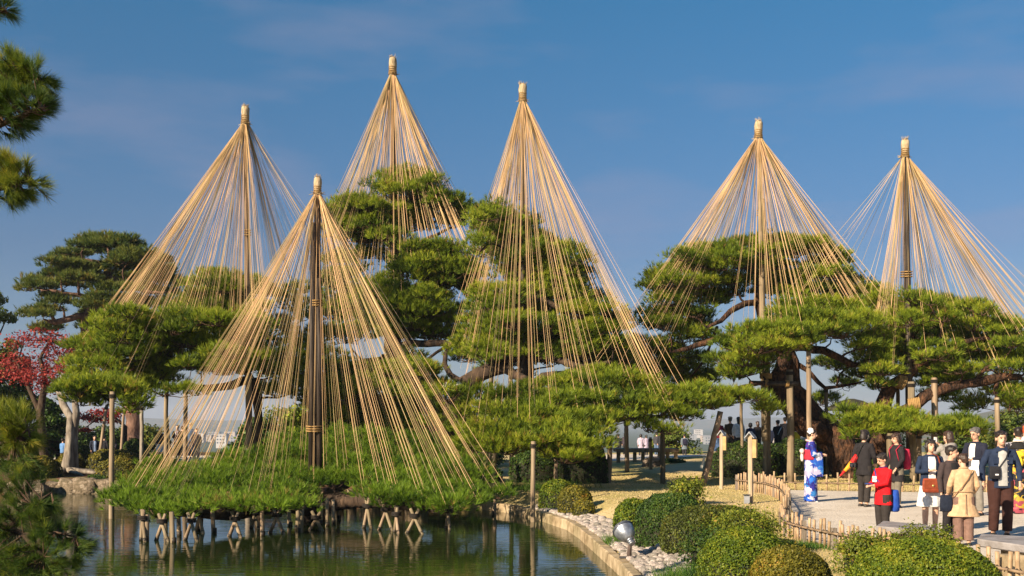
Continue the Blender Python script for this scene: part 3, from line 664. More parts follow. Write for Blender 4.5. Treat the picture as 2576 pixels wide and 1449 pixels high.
# --- right-hand pine (crop R2)
PE = [(1840,455,65,26),(1920,470,65,26),(1870,520,80,26),(1980,485,55,22),(1980,540,75,26),(2090,500,55,26),(2130,540,65,26),(2250,520,65,26),(2310,550,52,22),(2200,580,75,28),(2060,590,75,26),(1800,560,85,32),(1730,520,60,32),(1740,620,90,32),(1860,610,100,32),(1960,630,85,26),(2100,640,100,28),(2250,640,100,28),(2380,620,78,26),(2460,620,58,22),(2500,680,90,28),(2380,690,95,28),(2200,710,105,28),(2060,700,85,26),(1880,690,105,32),(1740,700,100,32),(2560,720,80,28),(2500,750,95,28),(2350,760,105,28),(2180,780,105,28),(1700,770,95,32),(1850,770,105,28),(1980,770,75,24),(2020,830,95,28),(1900,850,105,28),(1780,840,105,28),(1640,850,105,28),(2150,850,95,28),(2290,830,95,26),(2440,840,105,28),(2560,830,80,28),(2060,910,95,28),(1950,920,95,28),(1820,930,105,28),(1680,930,115,28),(1570,950,85,26),(2180,920,95,26),(2330,900,80,22,36,.6),(2120,980,105,28),(2230,980,75,24),(1980,990,80,24),(1640,1010,80,24),(2500,900,85,24),(2450,1040,105,32),(2540,1080,85,34),(2350,1100,80,28,37,.5),(2560,1150,75,34,36,.7),(2480,1150,75,34,36,.6),(2650,760,90,30),(2660,850,90,30),(2680,950,90,30),(2650,1050,90,30),(2760,880,90,30),(1990,1090,80,26,40,.6),(2120,1080,80,26,40,.6),(2210,1130,70,26,40,.5)]
rg = np.random.default_rng(10)
pads = cpads('R2', PE, 36, 1.3, rg, fill=1) + cpads('R2', PDr, 33.6, .5, rg)
gE = gz(c2(1640, 1440, 36).x, 36)
etr = [([Vector((c2(1600, 1530, 36).x, 36, gE - .2)), c2(1640, 1420, 36), c2(1690, 1310, 36), c2(1680, 1230, 36), c2(1690, 1120, 36), c2(1720, 1030, 36), c2(1800, 980, 36), c2(1880, 900, 36), c2(1850, 760, 36), c2(1870, 600, 36), c2(1900, 500, 36)], [.40, .36, .30, .27, .25, .24, .2, .17, .13, .09, .05]),
       ([c2(1690, 1210, 36.1), c2(1760, 1200, 36), c2(1850, 1150, 35.8), c2(1950, 1080, 35.6), c2(2060, 1030, 35.6), c2(2200, 1000, 35.6), c2(2320, 985, 35.6), c2(2420, 960, 35.6), c2(2560, 960, 35.6)], [.22, .22, .21, .19, .17, .15, .17, .15, .10])]
elim = [([c2(1880, 900, 36), c2(2050, 780, 35.6), c2(2250, 720, 35.6), c2(2450, 700, 35.6)], [.12, .1, .08, .04]),
        ([c2(2400, 975, 35.6), c2(2395, 1060, 35.6), c2(2410, 1120, 35.6)], [.08, .06, .03]),
        ([c2(2250, 1000, 35.6), c2(2330, 900, 35.4), c2(2420, 860, 35.4)], [.08, .06, .04]),
        ([c2(1690, 1290, 36), c2(1800, 1290, 34.6), c2(1950, 1300, 33.8), c2(2150, 1290, 33.6)], [.14, .11, .08, .04]),
        ([c2(1690, 1300, 36), c2(1600, 1280, 34.4), c2(1480, 1250, 33.6)], [.12, .09, .05])]
eroot, eshoots = pine('right_pine', 'spreading pine with orange forked trunk beneath the far right rope tent', 'pine tree', tuple(etr[0][0][0]), etr, pads, M['pine'], M['redbark'], 16, dens=.85, lump=.29, L=.18, w=.019, limbs=elim, k=9)

# --- distant dark pine at the left (crop R3)
PT = [(720,75,80,20),(640,100,110,24),(800,105,110,24),(560,130,90,20),(880,140,90,20),(740,130,140,24),(500,180,100,22),(900,190,140,24),(420,215,100,20),(620,165,90,20),(330,240,60,16),(1050,235,80,22),(850,235,120,24),(480,270,140,24),(620,300,130,24),(780,270,100,24),(960,280,140,24),(1100,300,80,26),(400,320,110,22),(520,350,140,26),(300,370,110,20),(680,370,120,26),(850,350,130,26),(1000,350,120,26),(240,400,100,18),(430,400,110,24),(180,425,50,10),(1130,370,90,26),(1200,400,40,20),(780,420,130,26),(950,420,120,26),(1100,450,90,28),(350,470,80,24),(400,510,120,26),(700,480,120,26),(850,500,110,26),(620,530,110,26),(1000,520,120,30),(1150,520,80,30),(740,560,120,26),(300,560,90,24),(180,590,80,16),(290,600,80,24),(640,590,110,26),(800,610,100,26),(600,650,90,26),(680,680,120,28),(290,680,90,18),(310,700,60,16),(640,740,90,26),(700,800,120,30),(620,850,90,26),(520,870,70,20,60,.6),(500,910,60,16,60,.6)]
rg = np.random.default_rng(12)
pads = cpads('R3', PT, 60, 2.5, rg, ratio=.8, hscale=.62)
ttr = [([Vector((c3(885, 1520, 61).x, 61, gz(c3(885, 1520, 61).x, 61) - .3)), c3(890, 1300, 61), c3(860, 1050, 61), c3(700, 900, 61), c3(575, 760, 60.5), c3(585, 600, 60), c3(650, 480, 60), c3(715, 330, 60), c3(735, 200, 60), c3(720, 100, 60)], [.46, .40, .36, .34, .32, .29, .25, .2, .14, .05])]
tlim = [([c3(585, 600, 60), c3(520, 595, 59.5), c3(440, 625, 59), c3(370, 640, 59), c3(320, 630, 59)], [.22, .18, .17, .15, .08]),
        ([c3(370, 640, 59), c3(340, 580, 59), c3(320, 560, 59)], [.1, .08, .05]),
        ([c3(640, 500, 60), c3(530, 460, 59.5), c3(420, 440, 59.2), c3(280, 420, 59.2)], [.16, .13, .09, .05]),
        ([c3(715, 330, 60), c3(850, 390, 59.5), c3(1000, 440, 59.5), c3(1130, 440, 59.5)], [.16, .13, .1, .05]),
        ([c3(725, 250, 60), c3(560, 220, 59.5), c3(420, 240, 59.5)], [.13, .09, .05])]
troot, tshoots = pine('distant_pine', 'tall dark round-topped pine standing far back at the left', 'pine tree', tuple(ttr[0][0][0]), ttr, pads, M['farpine'], M['pinkbark'], 17, dens=.8, lump=.42, L=.28, w=.036, limbs=tlim, limb_r=.1, k=8, twig_every=4)

# --- near pine whose branches reach in at the left edge
def near_clump(c, rx, ry, rz, n, rg):
    u = unit(rg.normal(size=(n, 3))) * (rg.uniform(.25, 1, (n, 1)) ** .5)
    return np.array(c) + u * np.array([rx, ry, rz]), unit(u + np.array([.55, 0, .35]))
def near_tree(name, label, base, trunk, limbs, clumps, mat, seed, k=34, L=.115, w=.0032):
    rg = np.random.default_rng(seed)
    root = thing(name, label, 'pine tree', base)
    mb = MB(); mb.tube([Vector(p) for p, r in trunk], [r for p, r in trunk], n=12, jit=.07); mb.build('trunk', M['bark'], root)
    nodes = []
    for l in limbs:
        fine = resample([tuple(p) + (r,) for p, r in l], .08)
        P = [Vector(f[:3]) + Vector(rg.normal(size=3)) * .15 * f[3] for f in fine]
        mb = MB(); mb.tube(P, [f[3] for f in fine], n=8, jit=.08); mb.build('branch', M['bark'], root)
        nodes += P
    tw = MB(); AP, AD, AT = [], [], []
    for c, rx, ry, rz, n, tn in clumps:
        P, D = near_clump(c, rx, ry, rz, n, rg)
        for i in range(n):
            p = Vector(P[i]); q = min(nodes, key=lambda a: (a - p).length)
            D[i] = unit(np.array((p - q).normalized()) * 1.0 + D[i] * .6)
            pth = [q, q.lerp(p, .5) + Vector((0, 0, -.02)), p]
            tw.tube(pth, [.006, .0045, .003], n=4, cap=False)
            for t in (.72, .86):
                AP.append((q.lerp(p, t))[:]); AD.append(D[i]); AT.append(tn - .02 + rg.normal(0, .10))
            AP.append(p[:]); AD.append(D[i]); AT.append(tn + .13 + rg.normal(0, .14))
    V, T, tn = needles(np.array(AP), np.array(AD), k, L, w, .95, np.clip(np.array(AT), 0, 1), rg)
    f = obj('foliage', mesh_np('foliage', V, T, mat, tint=tn), root); f['kind'] = 'stuff'
    t_ = tw.build('twigs', M['twig'], root); t_['kind'] = 'stuff'
ng = gz(-5.9, 8)
tr = [(Vector((-5.9, 8, ng - .2)), .22), (Vector((-5.7, 8, 1.5)), .19), (Vector((-6.0, 8.2, 3.2)), .16), (Vector((-5.7, 8, 5.2)), .11), (Vector((-5.8, 8, 6.5)), .05)]
lim = [[(Vector((-5.95, 8.1, 3.6)), .06), (W(-60, 330, 8), .04), (W(20, 235, 8), .025), (W(95, 190, 8), .01)],
       [(W(-60, 330, 8), .04), (W(10, 310, 7.9), .02), (W(100, 270, 7.8), .008)],
       [(Vector((-5.9, 8.1, 3.2)), .06), (W(-70, 480, 8), .035), (W(10, 470, 8), .02), (W(80, 450, 8), .008)],
       [(Vector((-5.75, 8, 4.6)), .05), (W(-60, 60, 8), .03), (W(10, 20, 8), .01)]]
cl = [(W(-30, 200, 8), .30, .3, .22, 45, .40), (W(40, 185, 8), .24, .3, .15, 42, .50), (W(90, 200, 7.9), .13, .2, .12, 20, .45), (W(60, 265, 7.9), .22, .25, .12, 42, .25), (W(10, 300, 7.9), .2, .25, .12, 28, .2), (W(100, 262, 7.9), .09, .15, .08, 14, .25),
      (W(15, 425, 8), .17, .25, .11, 30, .62), (W(60, 470, 8), .17, .25, .08, 26, .58), (W(0, 490, 8), .16, .25, .09, 20, .3), (W(-50, 440, 8), .3, .3, .2, 24, .4), (W(5, 20, 8), .08, .15, .06, 10, .25), (W(-40, 20, 8), .15, .15, .12, 14, .3)]
near_tree('overhanging_pine', 'near pine boughs hanging into the sky at the upper left edge', (-5.9, 8, ng), tr, lim, cl, M['nearpine'], 21)
ng = gz(-5.8, 9.6)
tr = [(Vector((-6.2, 9.8, ng - .2)), .15), (Vector((-6.0, 9.8, .5)), .13), (Vector((-5.7, 9.7, 1.3)), .10), (Vector((-5.6, 9.7, 2.2)), .05)]
lim = [[(Vector((-5.9, 9.8, .95)), .05), (W(-40, 1290, 9), .04), (W(20, 1330, 9), .03), (W(60, 1345, 8.9), .022), (W(110, 1400, 8.8), .014)],
       [(Vector((-5.75, 9.7, 1.2)), .05), (W(-50, 1120, 9.4), .03), (W(30, 1110, 9.3), .018), (W(70, 1080, 9.3), .008)],
       [(W(20, 1330, 9), .03), (W(80, 1270, 9), .016), (W(130, 1240, 9), .008)],
       [(W(60, 1345, 8.9), .022), (W(140, 1340, 8.9), .012), (W(190, 1350, 8.9), .006)]]
cl = [(W(20, 1060, 9.4), .26, .35, .17, 52, .72), (W(60, 1105, 9.3), .15, .25, .10, 26, .66), (W(-10, 1130, 9.4), .2, .3, .15, 24, .5), (W(20, 1215, 9.2), .25, .3, .12, 36, .25), (W(70, 1180, 9.2), .16, .3, .09, 18, .3),
      (W(60, 1275, 9), .24, .3, .12, 44, .28), (W(115, 1290, 9), .15, .25, .10, 26, .30), (W(150, 1345, 8.9), .20, .3, .11, 34, .30), (W(190, 1385, 8.8), .13, .25, .10, 22, .26), (W(30, 1410, 8.8), .30, .3, .14, 55, .40), (W(100, 1430, 8.7), .22, .3, .10, 32, .30), (W(160, 1430, 8.8), .14, .2, .07, 16, .28), (W(0, 1320, 9), .15, .3, .08, 16, .25)]
near_tree('waterside_pine', 'near bushy young pine at the lower left corner over the water', (-5.8, 9.6, ng), tr, lim, cl, M['nearpine'], 22)

# --- broadleaf trees and clipped shrubs
def leaves(P, Nn, size, tint, rg, flatn=.6):
    n = len(P)
    nn = unit(Nn + flatn * rg.normal(size=(n, 3)))
    a = unit(np.cross(nn, rg.normal(size=(n, 3)))); b_ = np.cross(nn, a)
    s = (size * rg.uniform(.7, 1.3, (n, 1)))
    V = np.stack([P - a * s * .5, P + b_ * s * .32, P + a * s * .6, P - b_ * s * .32], 1).reshape(-1, 3)
    Q = np.arange(4 * n, dtype=np.int32).reshape(-1, 4)
    return V, Q, np.repeat(tint, 4)

def bush(name, label, c, r, mat, seed, n=5000, size=.035, lumpy=.05, loose=0.0, group=None, sink=.25):
    """clipped dome: c = foot centre on the ground, r = half widths and height"""
    rg = np.random.default_rng(seed)
    base = Vector((c[0], c[1], gz(c[0], c[1]) if len(c) < 3 else c[2]))
    root = thing(name, label, 'shrub', base, group)
    def surf(u):
        f = 1.0 + lumpy * (np.sin(u[:, 0] * 5 + seed) * np.sin(u[:, 1] * 6 + seed * 2) + .6 * np.sin(u[:, 2] * 9 + seed + u[:, 0] * 7)) + lumpy * .5 * np.sin(u[:, 0] * 17 + u[:, 2] * 13 + seed)
        e = np.sign(u) * np.abs(u) ** np.array([.9, .9, .8])
        return e * f[:, None] * np.array([r[0], r[1], r[2] * (1 / (1 + sink))]) + np.array([base.x, base.y, base.z + r[2] * sink / (1 + sink)])
    u = unit(rg.normal(size=(n, 3))); u[:, 2] = np.where(u[:, 2] < -.35, -u[:, 2], u[:, 2])
    nn = unit(u / np.array(r))
    P = surf(u)
    if loose:
        P = P + nn * rg.normal(0, loose, (n, 1)) + rg.normal(0, loose * .5, (n, 3))
    else:
        P = P + nn * rg.uniform(-.03, .012, (n, 1))
    stray = rg.uniform(0, 1, n) < .02
    P = P + nn * (stray * rg.uniform(.01, .06, n))[:, None]
    sc_ = 3.0 / max(r[0], .4)
    nz = np.sin(u[:, 0] * 4.1 * r[0] * 3 + seed) * np.sin(u[:, 2] * 9.0 + u[:, 1] * 6 + seed * 1.7) * np.sin(u[:, 1] * 5 * r[0] * 3 + seed * .6)
    keep_ = (nz > -.42) | (rg.uniform(0, 1, n) < .80)
    P, nn, u, nz = P[keep_], nn[keep_], u[keep_], nz[keep_]; n = len(P)
    tn = .42 + .13 * np.sin(P[:, 0] * 9 + seed) * np.sin(P[:, 2] * 11) + rg.normal(0, .19, n) + .08 * (u[:, 2]) + .12 * nz
    size = size * rg.uniform(.7, 1.35, (n, 1))
    V, Q, t = leaves(P, nn, size, np.clip(tn, 0, 1), rg, .75)
    f = obj('foliage', mesh_np('foliage', V, Q, mat, tint=t, quads=True), root); f['kind'] = 'stuff'
    mb = MB(); nu, nv = 24, 14; uu = []
    for j in range(nv + 1):
        ph = math.pi * .78 * j / nv
        for i in range(nu): th = 2 * math.pi * i / nu; uu.append((math.sin(ph) * math.cos(th), math.sin(ph) * math.sin(th), math.cos(ph)))
    S = surf(np.array(uu)); cen = np.array([base.x, base.y, base.z + r[2] * .2]); S = cen + (S - cen) * (.95 if not loose else .72)
    mb.add([tuple(p) for p in S], [(j * nu + i, (j + 1) * nu + i, (j + 1) * nu + (i + 1) % nu, j * nu + (i + 1) % nu) for j in range(nv) for i in range(nu)])
    mb.build('core', M['core'], root)
    if loose:
        tw = MB()
        for i in range(26):
            q = P[rg.integers(0, n)]
            tw.tube([base, Vector((base.x * .5 + q[0] * .5, base.y * .5 + q[1] * .5, base.z + r[2] * .35)), Vector(q)], [.016, .010, .004], n=4, cap=False)
        t_ = tw.build('twigs', M['twig'], root); t_['kind'] = 'stuff'
    return root

def bpx(x0, x1, ytop, ybase, zb=None, gd=None):
    """shrub seen between x0 and x1 with its top at ytop: returns foot centre and half widths/height"""
    z = 0.0 if zb is None else zb
    d = gd if gd else (CZ - z) * F / (ybase - HOR)
    x = ((x0 + x1) / 2 - CX) * d / F
    hw = (x1 - x0) / 2 * d / F
    zt = CZ - (ytop - HOR) * d / F
    g = gz(x, d)
    return (x, d), (hw, hw * .85, max(.15, zt - g))
BU = [('clipped_azalea', 'larger rounded green azalea by the stones, leftmost of three in a row', (1355, 1452, 1207, 1290, 0, 27), 'bush', 6000, .045),
      ('clipped_azalea', 'rounded olive azalea in the middle of three by the stones', (1403, 1490, 1222, 1298, 0, 25.6), 'bushbrown', 5000, .045),
      ('clipped_azalea', 'smallest brownish rounded azalea of three by the stones', (1440, 1497, 1257, 1305, 0, 24.7), 'bushbrown', 3000, .042),
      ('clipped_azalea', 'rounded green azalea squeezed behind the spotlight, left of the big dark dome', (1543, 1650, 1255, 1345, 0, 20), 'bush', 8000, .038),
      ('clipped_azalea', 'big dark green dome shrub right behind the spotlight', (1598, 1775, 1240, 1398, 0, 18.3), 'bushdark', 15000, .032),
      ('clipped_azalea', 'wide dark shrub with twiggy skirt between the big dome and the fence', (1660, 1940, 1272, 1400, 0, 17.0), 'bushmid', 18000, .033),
      ('clipped_azalea', 'large clipped olive azalea cut off by the bottom edge, in front of the fence corner', (1752, 1992, 1328, 1475, 0, 12.6), 'bush', 26000, .026),
      ('clipped_azalea', 'smaller clipped olive azalea cut off by the bottom edge', (1885, 2090, 1376, 1500, 0, 11.8), 'bushbrown', 20000, .025),
      ('clipped_azalea', 'widest bright green clipped azalea at the bottom in front of the benches', (2136, 2508, 1357, 1555, 0, 10.8), 'bush', 42000, .024)]
for i, (nm, lb, (a, b_, t, bb, z, gd), mt, n, sz) in enumerate(BU):
    c, r = bpx(a, b_, t, bb, z, gd)
    bush(nm, lb, c, r, M[mt], 30 + i, n, sz, lumpy=.018 if mt != 'bushdark' else .028)
LO = [('azalea_bush', 'loose yellow green azalea overhanging the dark shrub near the fence corner', (1775, 1965, 1290, 1392, 0, 15.9), 'azalea', 5000, .032, .06),
      ('azalea_bush', 'loose green azalea against the front of the bamboo fence', (2108, 2255, 1352, 1432, 0, 13.8), 'azalea', 5200, .030, .05),
      ('azalea_bush', 'loose yellowish azalea tucked behind the bright clipped dome', (2248, 2412, 1333, 1410, 0, 13.6), 'azalea', 5200, .030, .05),
      ('azalea_bush', 'small bright yellow green azalea alone on the lawn', (1688, 1768, 1211, 1262, 0, 24.5), 'azalea', 2200, .05, .07),
      ('azalea_bush', 'thin azalea with dark twigs under the wide dark shrub', (1720, 1840, 1340, 1400, 0, 14.8), 'bushdark', 3000, .03, .06)]
for i, (nm, lb, (a, b_, t, bb, z, gd), mt, n, sz, lo) in enumerate(LO):
    c, r = bpx(a, b_, t, bb, z, gd)
    bush(nm, lb, c, r, M[mt], 50 + i, n, sz, lumpy=.10, loose=lo)
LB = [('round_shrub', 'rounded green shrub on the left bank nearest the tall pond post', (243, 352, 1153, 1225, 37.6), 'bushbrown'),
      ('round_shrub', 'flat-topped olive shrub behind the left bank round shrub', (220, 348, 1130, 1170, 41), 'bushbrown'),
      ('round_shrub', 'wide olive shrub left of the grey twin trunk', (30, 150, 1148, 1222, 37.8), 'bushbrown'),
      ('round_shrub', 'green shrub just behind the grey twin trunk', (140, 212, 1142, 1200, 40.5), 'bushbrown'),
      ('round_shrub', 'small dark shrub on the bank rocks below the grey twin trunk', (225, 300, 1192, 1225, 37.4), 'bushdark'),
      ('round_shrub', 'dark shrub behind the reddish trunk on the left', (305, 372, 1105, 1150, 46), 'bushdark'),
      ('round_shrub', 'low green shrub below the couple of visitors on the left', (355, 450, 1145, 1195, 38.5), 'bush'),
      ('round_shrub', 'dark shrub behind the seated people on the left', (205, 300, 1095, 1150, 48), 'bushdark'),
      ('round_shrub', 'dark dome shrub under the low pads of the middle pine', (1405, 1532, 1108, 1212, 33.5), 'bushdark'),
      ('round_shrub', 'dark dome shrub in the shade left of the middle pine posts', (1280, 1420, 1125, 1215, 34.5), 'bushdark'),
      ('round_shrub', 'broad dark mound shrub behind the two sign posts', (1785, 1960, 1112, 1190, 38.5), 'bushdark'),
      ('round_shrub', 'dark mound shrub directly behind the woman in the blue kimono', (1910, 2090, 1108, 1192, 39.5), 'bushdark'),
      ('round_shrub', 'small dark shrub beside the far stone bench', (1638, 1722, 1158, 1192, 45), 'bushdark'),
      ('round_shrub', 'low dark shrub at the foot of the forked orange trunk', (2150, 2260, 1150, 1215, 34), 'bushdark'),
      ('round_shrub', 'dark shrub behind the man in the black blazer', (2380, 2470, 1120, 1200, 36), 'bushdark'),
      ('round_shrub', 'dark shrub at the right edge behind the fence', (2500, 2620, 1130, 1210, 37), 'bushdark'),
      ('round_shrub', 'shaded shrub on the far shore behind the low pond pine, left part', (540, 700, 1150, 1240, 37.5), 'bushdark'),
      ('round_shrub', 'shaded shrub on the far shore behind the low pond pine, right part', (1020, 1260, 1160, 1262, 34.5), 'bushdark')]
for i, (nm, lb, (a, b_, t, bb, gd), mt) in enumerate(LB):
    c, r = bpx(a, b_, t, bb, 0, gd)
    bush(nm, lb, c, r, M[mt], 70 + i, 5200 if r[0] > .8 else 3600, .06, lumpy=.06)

def broadleaf(name, label, base, trunks, clouds, mat, bark, seed, size, per=260, cat='tree'):
    rg = np.random.default_rng(seed)
    root = thing(name, label, cat, base)
    nodes = []
    for pts, rad in trunks:
        mb = MB()
        fine = resample([tuple(p) + (r,) for p, r in zip(pts, rad)], .35)
        P = [Vector(f[:3]) + Vector(rg.normal(size=3)) * .1 * f[3] for f in fine]
        mb.tube(P, [f[3] for f in fine], n=10, jit=.07); mb.build('trunk', bark, root)
        nodes += P
    tw = MB(); A, B_, T = [], [], []
    for c, rx, rz, dens in clouds:
        n = int(per * dens * rx * rx * 2 + 40)
        u = rg.normal(size=(n, 3)) * .55
        P = np.array(c) + u * np.array([rx, rx * .9, rz])
        A.append(P); B_.append(unit(u + np.array([0, 0, .8]))); T.append(np.clip(.5 + rg.normal(0, .2, n), 0, 1))
        q = min(nodes, key=lambda a: (a - Vector(c)).length)
        pth = wiggle(q, c, 5, .07, rg); tw.tube(pth, [.045, .04, .032, .024, .018, .01], n=5)
        for k in range(6): tw.tube([pth[3], Vector(P[k])], [.014, .005], n=3, cap=False)
    V, Q, t = leaves(np.concatenate(A), np.concatenate(B_), size, np.concatenate(T), rg)
    f = obj('foliage', mesh_np('foliage', V, Q, mat, tint=t, quads=True), root); f['kind'] = 'stuff'
    tw.build('branches', bark, root)['kind'] = 'stuff'
    return root
# red maple with grey trunk(s) on the left bank
rg = np.random.default_rng(31)
cl = []
for cx, cy, hw, hh in [(150,740,70,28),(230,760,80,28),(330,720,60,20),(380,760,60,24),(100,780,60,30),(450,800,50,24),(300,820,60,28),(380,840,60,26),(330,880,70,28),(120,880,80,34),(50,900,60,34),(200,920,90,34),(300,950,90,34),(400,960,80,30),(80,970,80,34),(180,1000,90,34),(280,1020,80,32),(360,1030,60,30),(450,930,60,26),(330,1090,60,24),(480,980,40,20),(520,820,60,18),(560,830,40,14),(250,690,40,12),(330,770,50,20)]:
    x, y, s = crop('R3', cx, cy); d = 43 + rg.uniform(-1.5, 1.5)
    cl.append((W(x, y, d), hw * s * d / F * 1.45, hh * s * d / F * 1.5, .62 if cy > 880 else .36))
g = gz(-17, 40)
broadleaf('red_maple', 'red leaved maple glowing at the left edge behind the bank', (-17.2, 43, g), [([Vector((c3(300, 1400, 43).x, 43, g - .2)), c3(270, 1250, 43), c3(300, 1050, 43), c3(270, 880, 43), c3(330, 760, 43)], [.18, .16, .12, .07, .03]), ([c3(270, 1250, 43), c3(180, 1050, 43), c3(110, 900, 43)], [.12, .08, .03])], cl, M['maple'], M['bark'], 32, .10, 420, 'maple tree')
cl = []
for cx, cy, hw, hh in [(590,1260,70,22),(680,1240,80,24),(760,1260,70,22),(640,1290,70,20),(740,1300,60,18),(800,1230,40,16),(560,1280,50,12),(560,1360,60,12)]:
    x, y, s = crop('R3', cx, cy); d = 50 + rg.uniform(-1, 1)
    cl.append((W(x, y, d), hw * s * d / F, hh * s * d / F, 1.0))
xx = c3(830, 1400, 50).x
broadleaf('red_maple', 'small low crimson maple between the grey trunk and the reddish trunk', (xx, 50, gz(xx, 50)), [([Vector((xx, 50, gz(xx, 50) - .2)), c3(840, 1340, 50), c3(760, 1270, 50), c3(640, 1270, 50)], [.10, .08, .05, .03])], cl, M['maple'], M['bark'], 33, .11, 420, 'maple tree')
# grey twin trunk standing on roots
mb = MB(); x0 = c3(455, 1400, 39.5)
root = thing('grey_tree', 'pale grey twin trunk with spreading roots on the left bank', 'tree', (x0.x, 39.5, gz(x0.x, 39.5)))
g = gz(x0.x, 39.5)
pxy = lambda X, Y, d: W(X, Y, d)
for pts, rad in [([pxy(166, 1192, 39.3), pxy(172, 1150, 39.3), pxy(176, 1090, 39.4), pxy(178, 1050, 39.6), pxy(160, 1020, 39.8), pxy(150, 985, 40), pxy(160, 940, 40.2)], [.24, .165, .135, .135, .13, .12, .08]),
                 ([pxy(182, 1192, 39.5), pxy(185, 1150, 39.5), pxy(186, 1090, 39.6), pxy(192, 1040, 39.6), pxy(188, 1000, 39.8), pxy(200, 960, 40)], [.22, .155, .14, .13, .11, .07])]:
    mb = MB(); fine = resample([tuple(p) + (r,) for p, r in zip(pts, rad)], .2); mb.tube([f[:3] for f in fine], [f[3] for f in fine], n=12, jit=.06); mb.build('trunk', M['greybark'], root)
for a in (-2.9, -2.3, -1.6, -.9, -.2, .5):
    mb = MB(); P = []
    for i in range(7):
        t = i / 6; x = x0.x + math.cos(a) * t * 1.6; y = 39.3 + math.sin(a) * t * 1.1
        P.append((x, y, gz(x, y) + .16 * (1 - t) + .03 - (.06 if i == 6 else 0)))
    mb.tube(P, [.17, .13, .10, .08, .06, .045, .03], n=7, jit=.1); mb.build('root', M['greybark'], root)
cl = [(pxy(165, 950, 40), .7, .3, .6), (pxy(200, 930, 40), .6, .3, .6)]

# dark woods at the left edge and behind the pines
def dark_tree(name, label, base, h, r, mat, seed, size=.16, n=9000, cat='tree'):
    rg = np.random.default_rng(seed)
    root = thing(name, label, cat, base)
    b0 = Vector(base)
    mb = MB(); mb.tube([b0 - Vector((0, 0, .2)), b0 + Vector((.1, 0, h * .4)), b0 + Vector((-.05, 0, h * .9))], [h * .035, h * .026, h * .01], n=8, jit=.06); mb.build('trunk', M['bark'], root)
    m_ = 46
    t = rg.uniform(.12, 1, m_); ang = rg.uniform(0, 6.28, m_); rr = r * (1.12 - t) ** .55 * rg.uniform(.35, 1, m_)
    C = np.stack([b0.x + rr * np.cos(ang), b0.y + rr * np.sin(ang), b0.z + h * t], -1)
    idx = rg.integers(0, m_, n); u = unit(rg.normal(size=(n, 3)))
    P = C[idx] + u * np.array([1, 1, .55]) * r * .30 * rg.uniform(.5, 1.05, (n, 1))
    V, Q, tt = leaves(P, unit(u + [0, 0, .5]), size, np.clip(.45 + .2 * u[:, 2] + rg.normal(0, .15, n), 0, 1), rg)
    f = obj('foliage', mesh_np('foliage', V, Q, mat, tint=tt, quads=True), root); f['kind'] = 'stuff'
    tw = MB()
    for c in C[::2]: tw.tube([b0 + Vector((0, 0, h * .3 + (c[2] - b0.z) * .4)), Vector(c)], [.06, .02], n=4, cap=False)
    tw.build('branches', M['bark'], root)['kind'] = 'stuff'
def dtp(X, ytop, d): 
    x = (X - CX) * d / F; g = gz(x, d); return (x, d, g), CZ - (ytop - HOR) * d / F - g
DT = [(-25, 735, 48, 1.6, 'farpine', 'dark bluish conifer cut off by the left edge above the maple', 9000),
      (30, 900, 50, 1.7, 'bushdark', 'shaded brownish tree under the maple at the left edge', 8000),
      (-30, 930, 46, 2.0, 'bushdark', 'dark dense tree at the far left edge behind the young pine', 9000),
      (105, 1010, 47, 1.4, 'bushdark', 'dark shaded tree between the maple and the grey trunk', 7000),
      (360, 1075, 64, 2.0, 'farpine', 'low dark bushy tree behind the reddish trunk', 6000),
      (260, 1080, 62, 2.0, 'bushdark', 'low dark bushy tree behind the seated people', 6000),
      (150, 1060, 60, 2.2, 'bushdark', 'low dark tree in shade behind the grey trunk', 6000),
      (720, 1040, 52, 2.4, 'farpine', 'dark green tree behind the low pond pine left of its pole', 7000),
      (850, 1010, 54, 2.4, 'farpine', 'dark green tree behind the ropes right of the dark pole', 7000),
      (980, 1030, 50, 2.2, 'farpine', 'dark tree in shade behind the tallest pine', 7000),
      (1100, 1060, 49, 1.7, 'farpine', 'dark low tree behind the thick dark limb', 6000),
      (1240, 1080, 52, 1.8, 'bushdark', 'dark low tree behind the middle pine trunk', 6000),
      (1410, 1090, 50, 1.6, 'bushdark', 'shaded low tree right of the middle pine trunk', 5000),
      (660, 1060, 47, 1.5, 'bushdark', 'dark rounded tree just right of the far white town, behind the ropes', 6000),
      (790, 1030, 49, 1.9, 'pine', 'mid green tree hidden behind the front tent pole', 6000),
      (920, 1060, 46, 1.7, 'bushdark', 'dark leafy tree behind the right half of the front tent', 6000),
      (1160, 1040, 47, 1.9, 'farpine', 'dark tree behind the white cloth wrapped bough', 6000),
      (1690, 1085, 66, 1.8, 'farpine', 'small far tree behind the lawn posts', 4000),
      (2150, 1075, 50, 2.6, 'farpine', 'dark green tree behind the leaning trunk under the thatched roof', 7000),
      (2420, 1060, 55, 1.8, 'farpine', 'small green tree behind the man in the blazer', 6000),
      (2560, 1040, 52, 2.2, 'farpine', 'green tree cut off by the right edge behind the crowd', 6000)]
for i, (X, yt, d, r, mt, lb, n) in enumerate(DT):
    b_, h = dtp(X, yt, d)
    dark_tree('dark_tree', lb, b_, h, r, M[mt], 100 + i, .15, n)
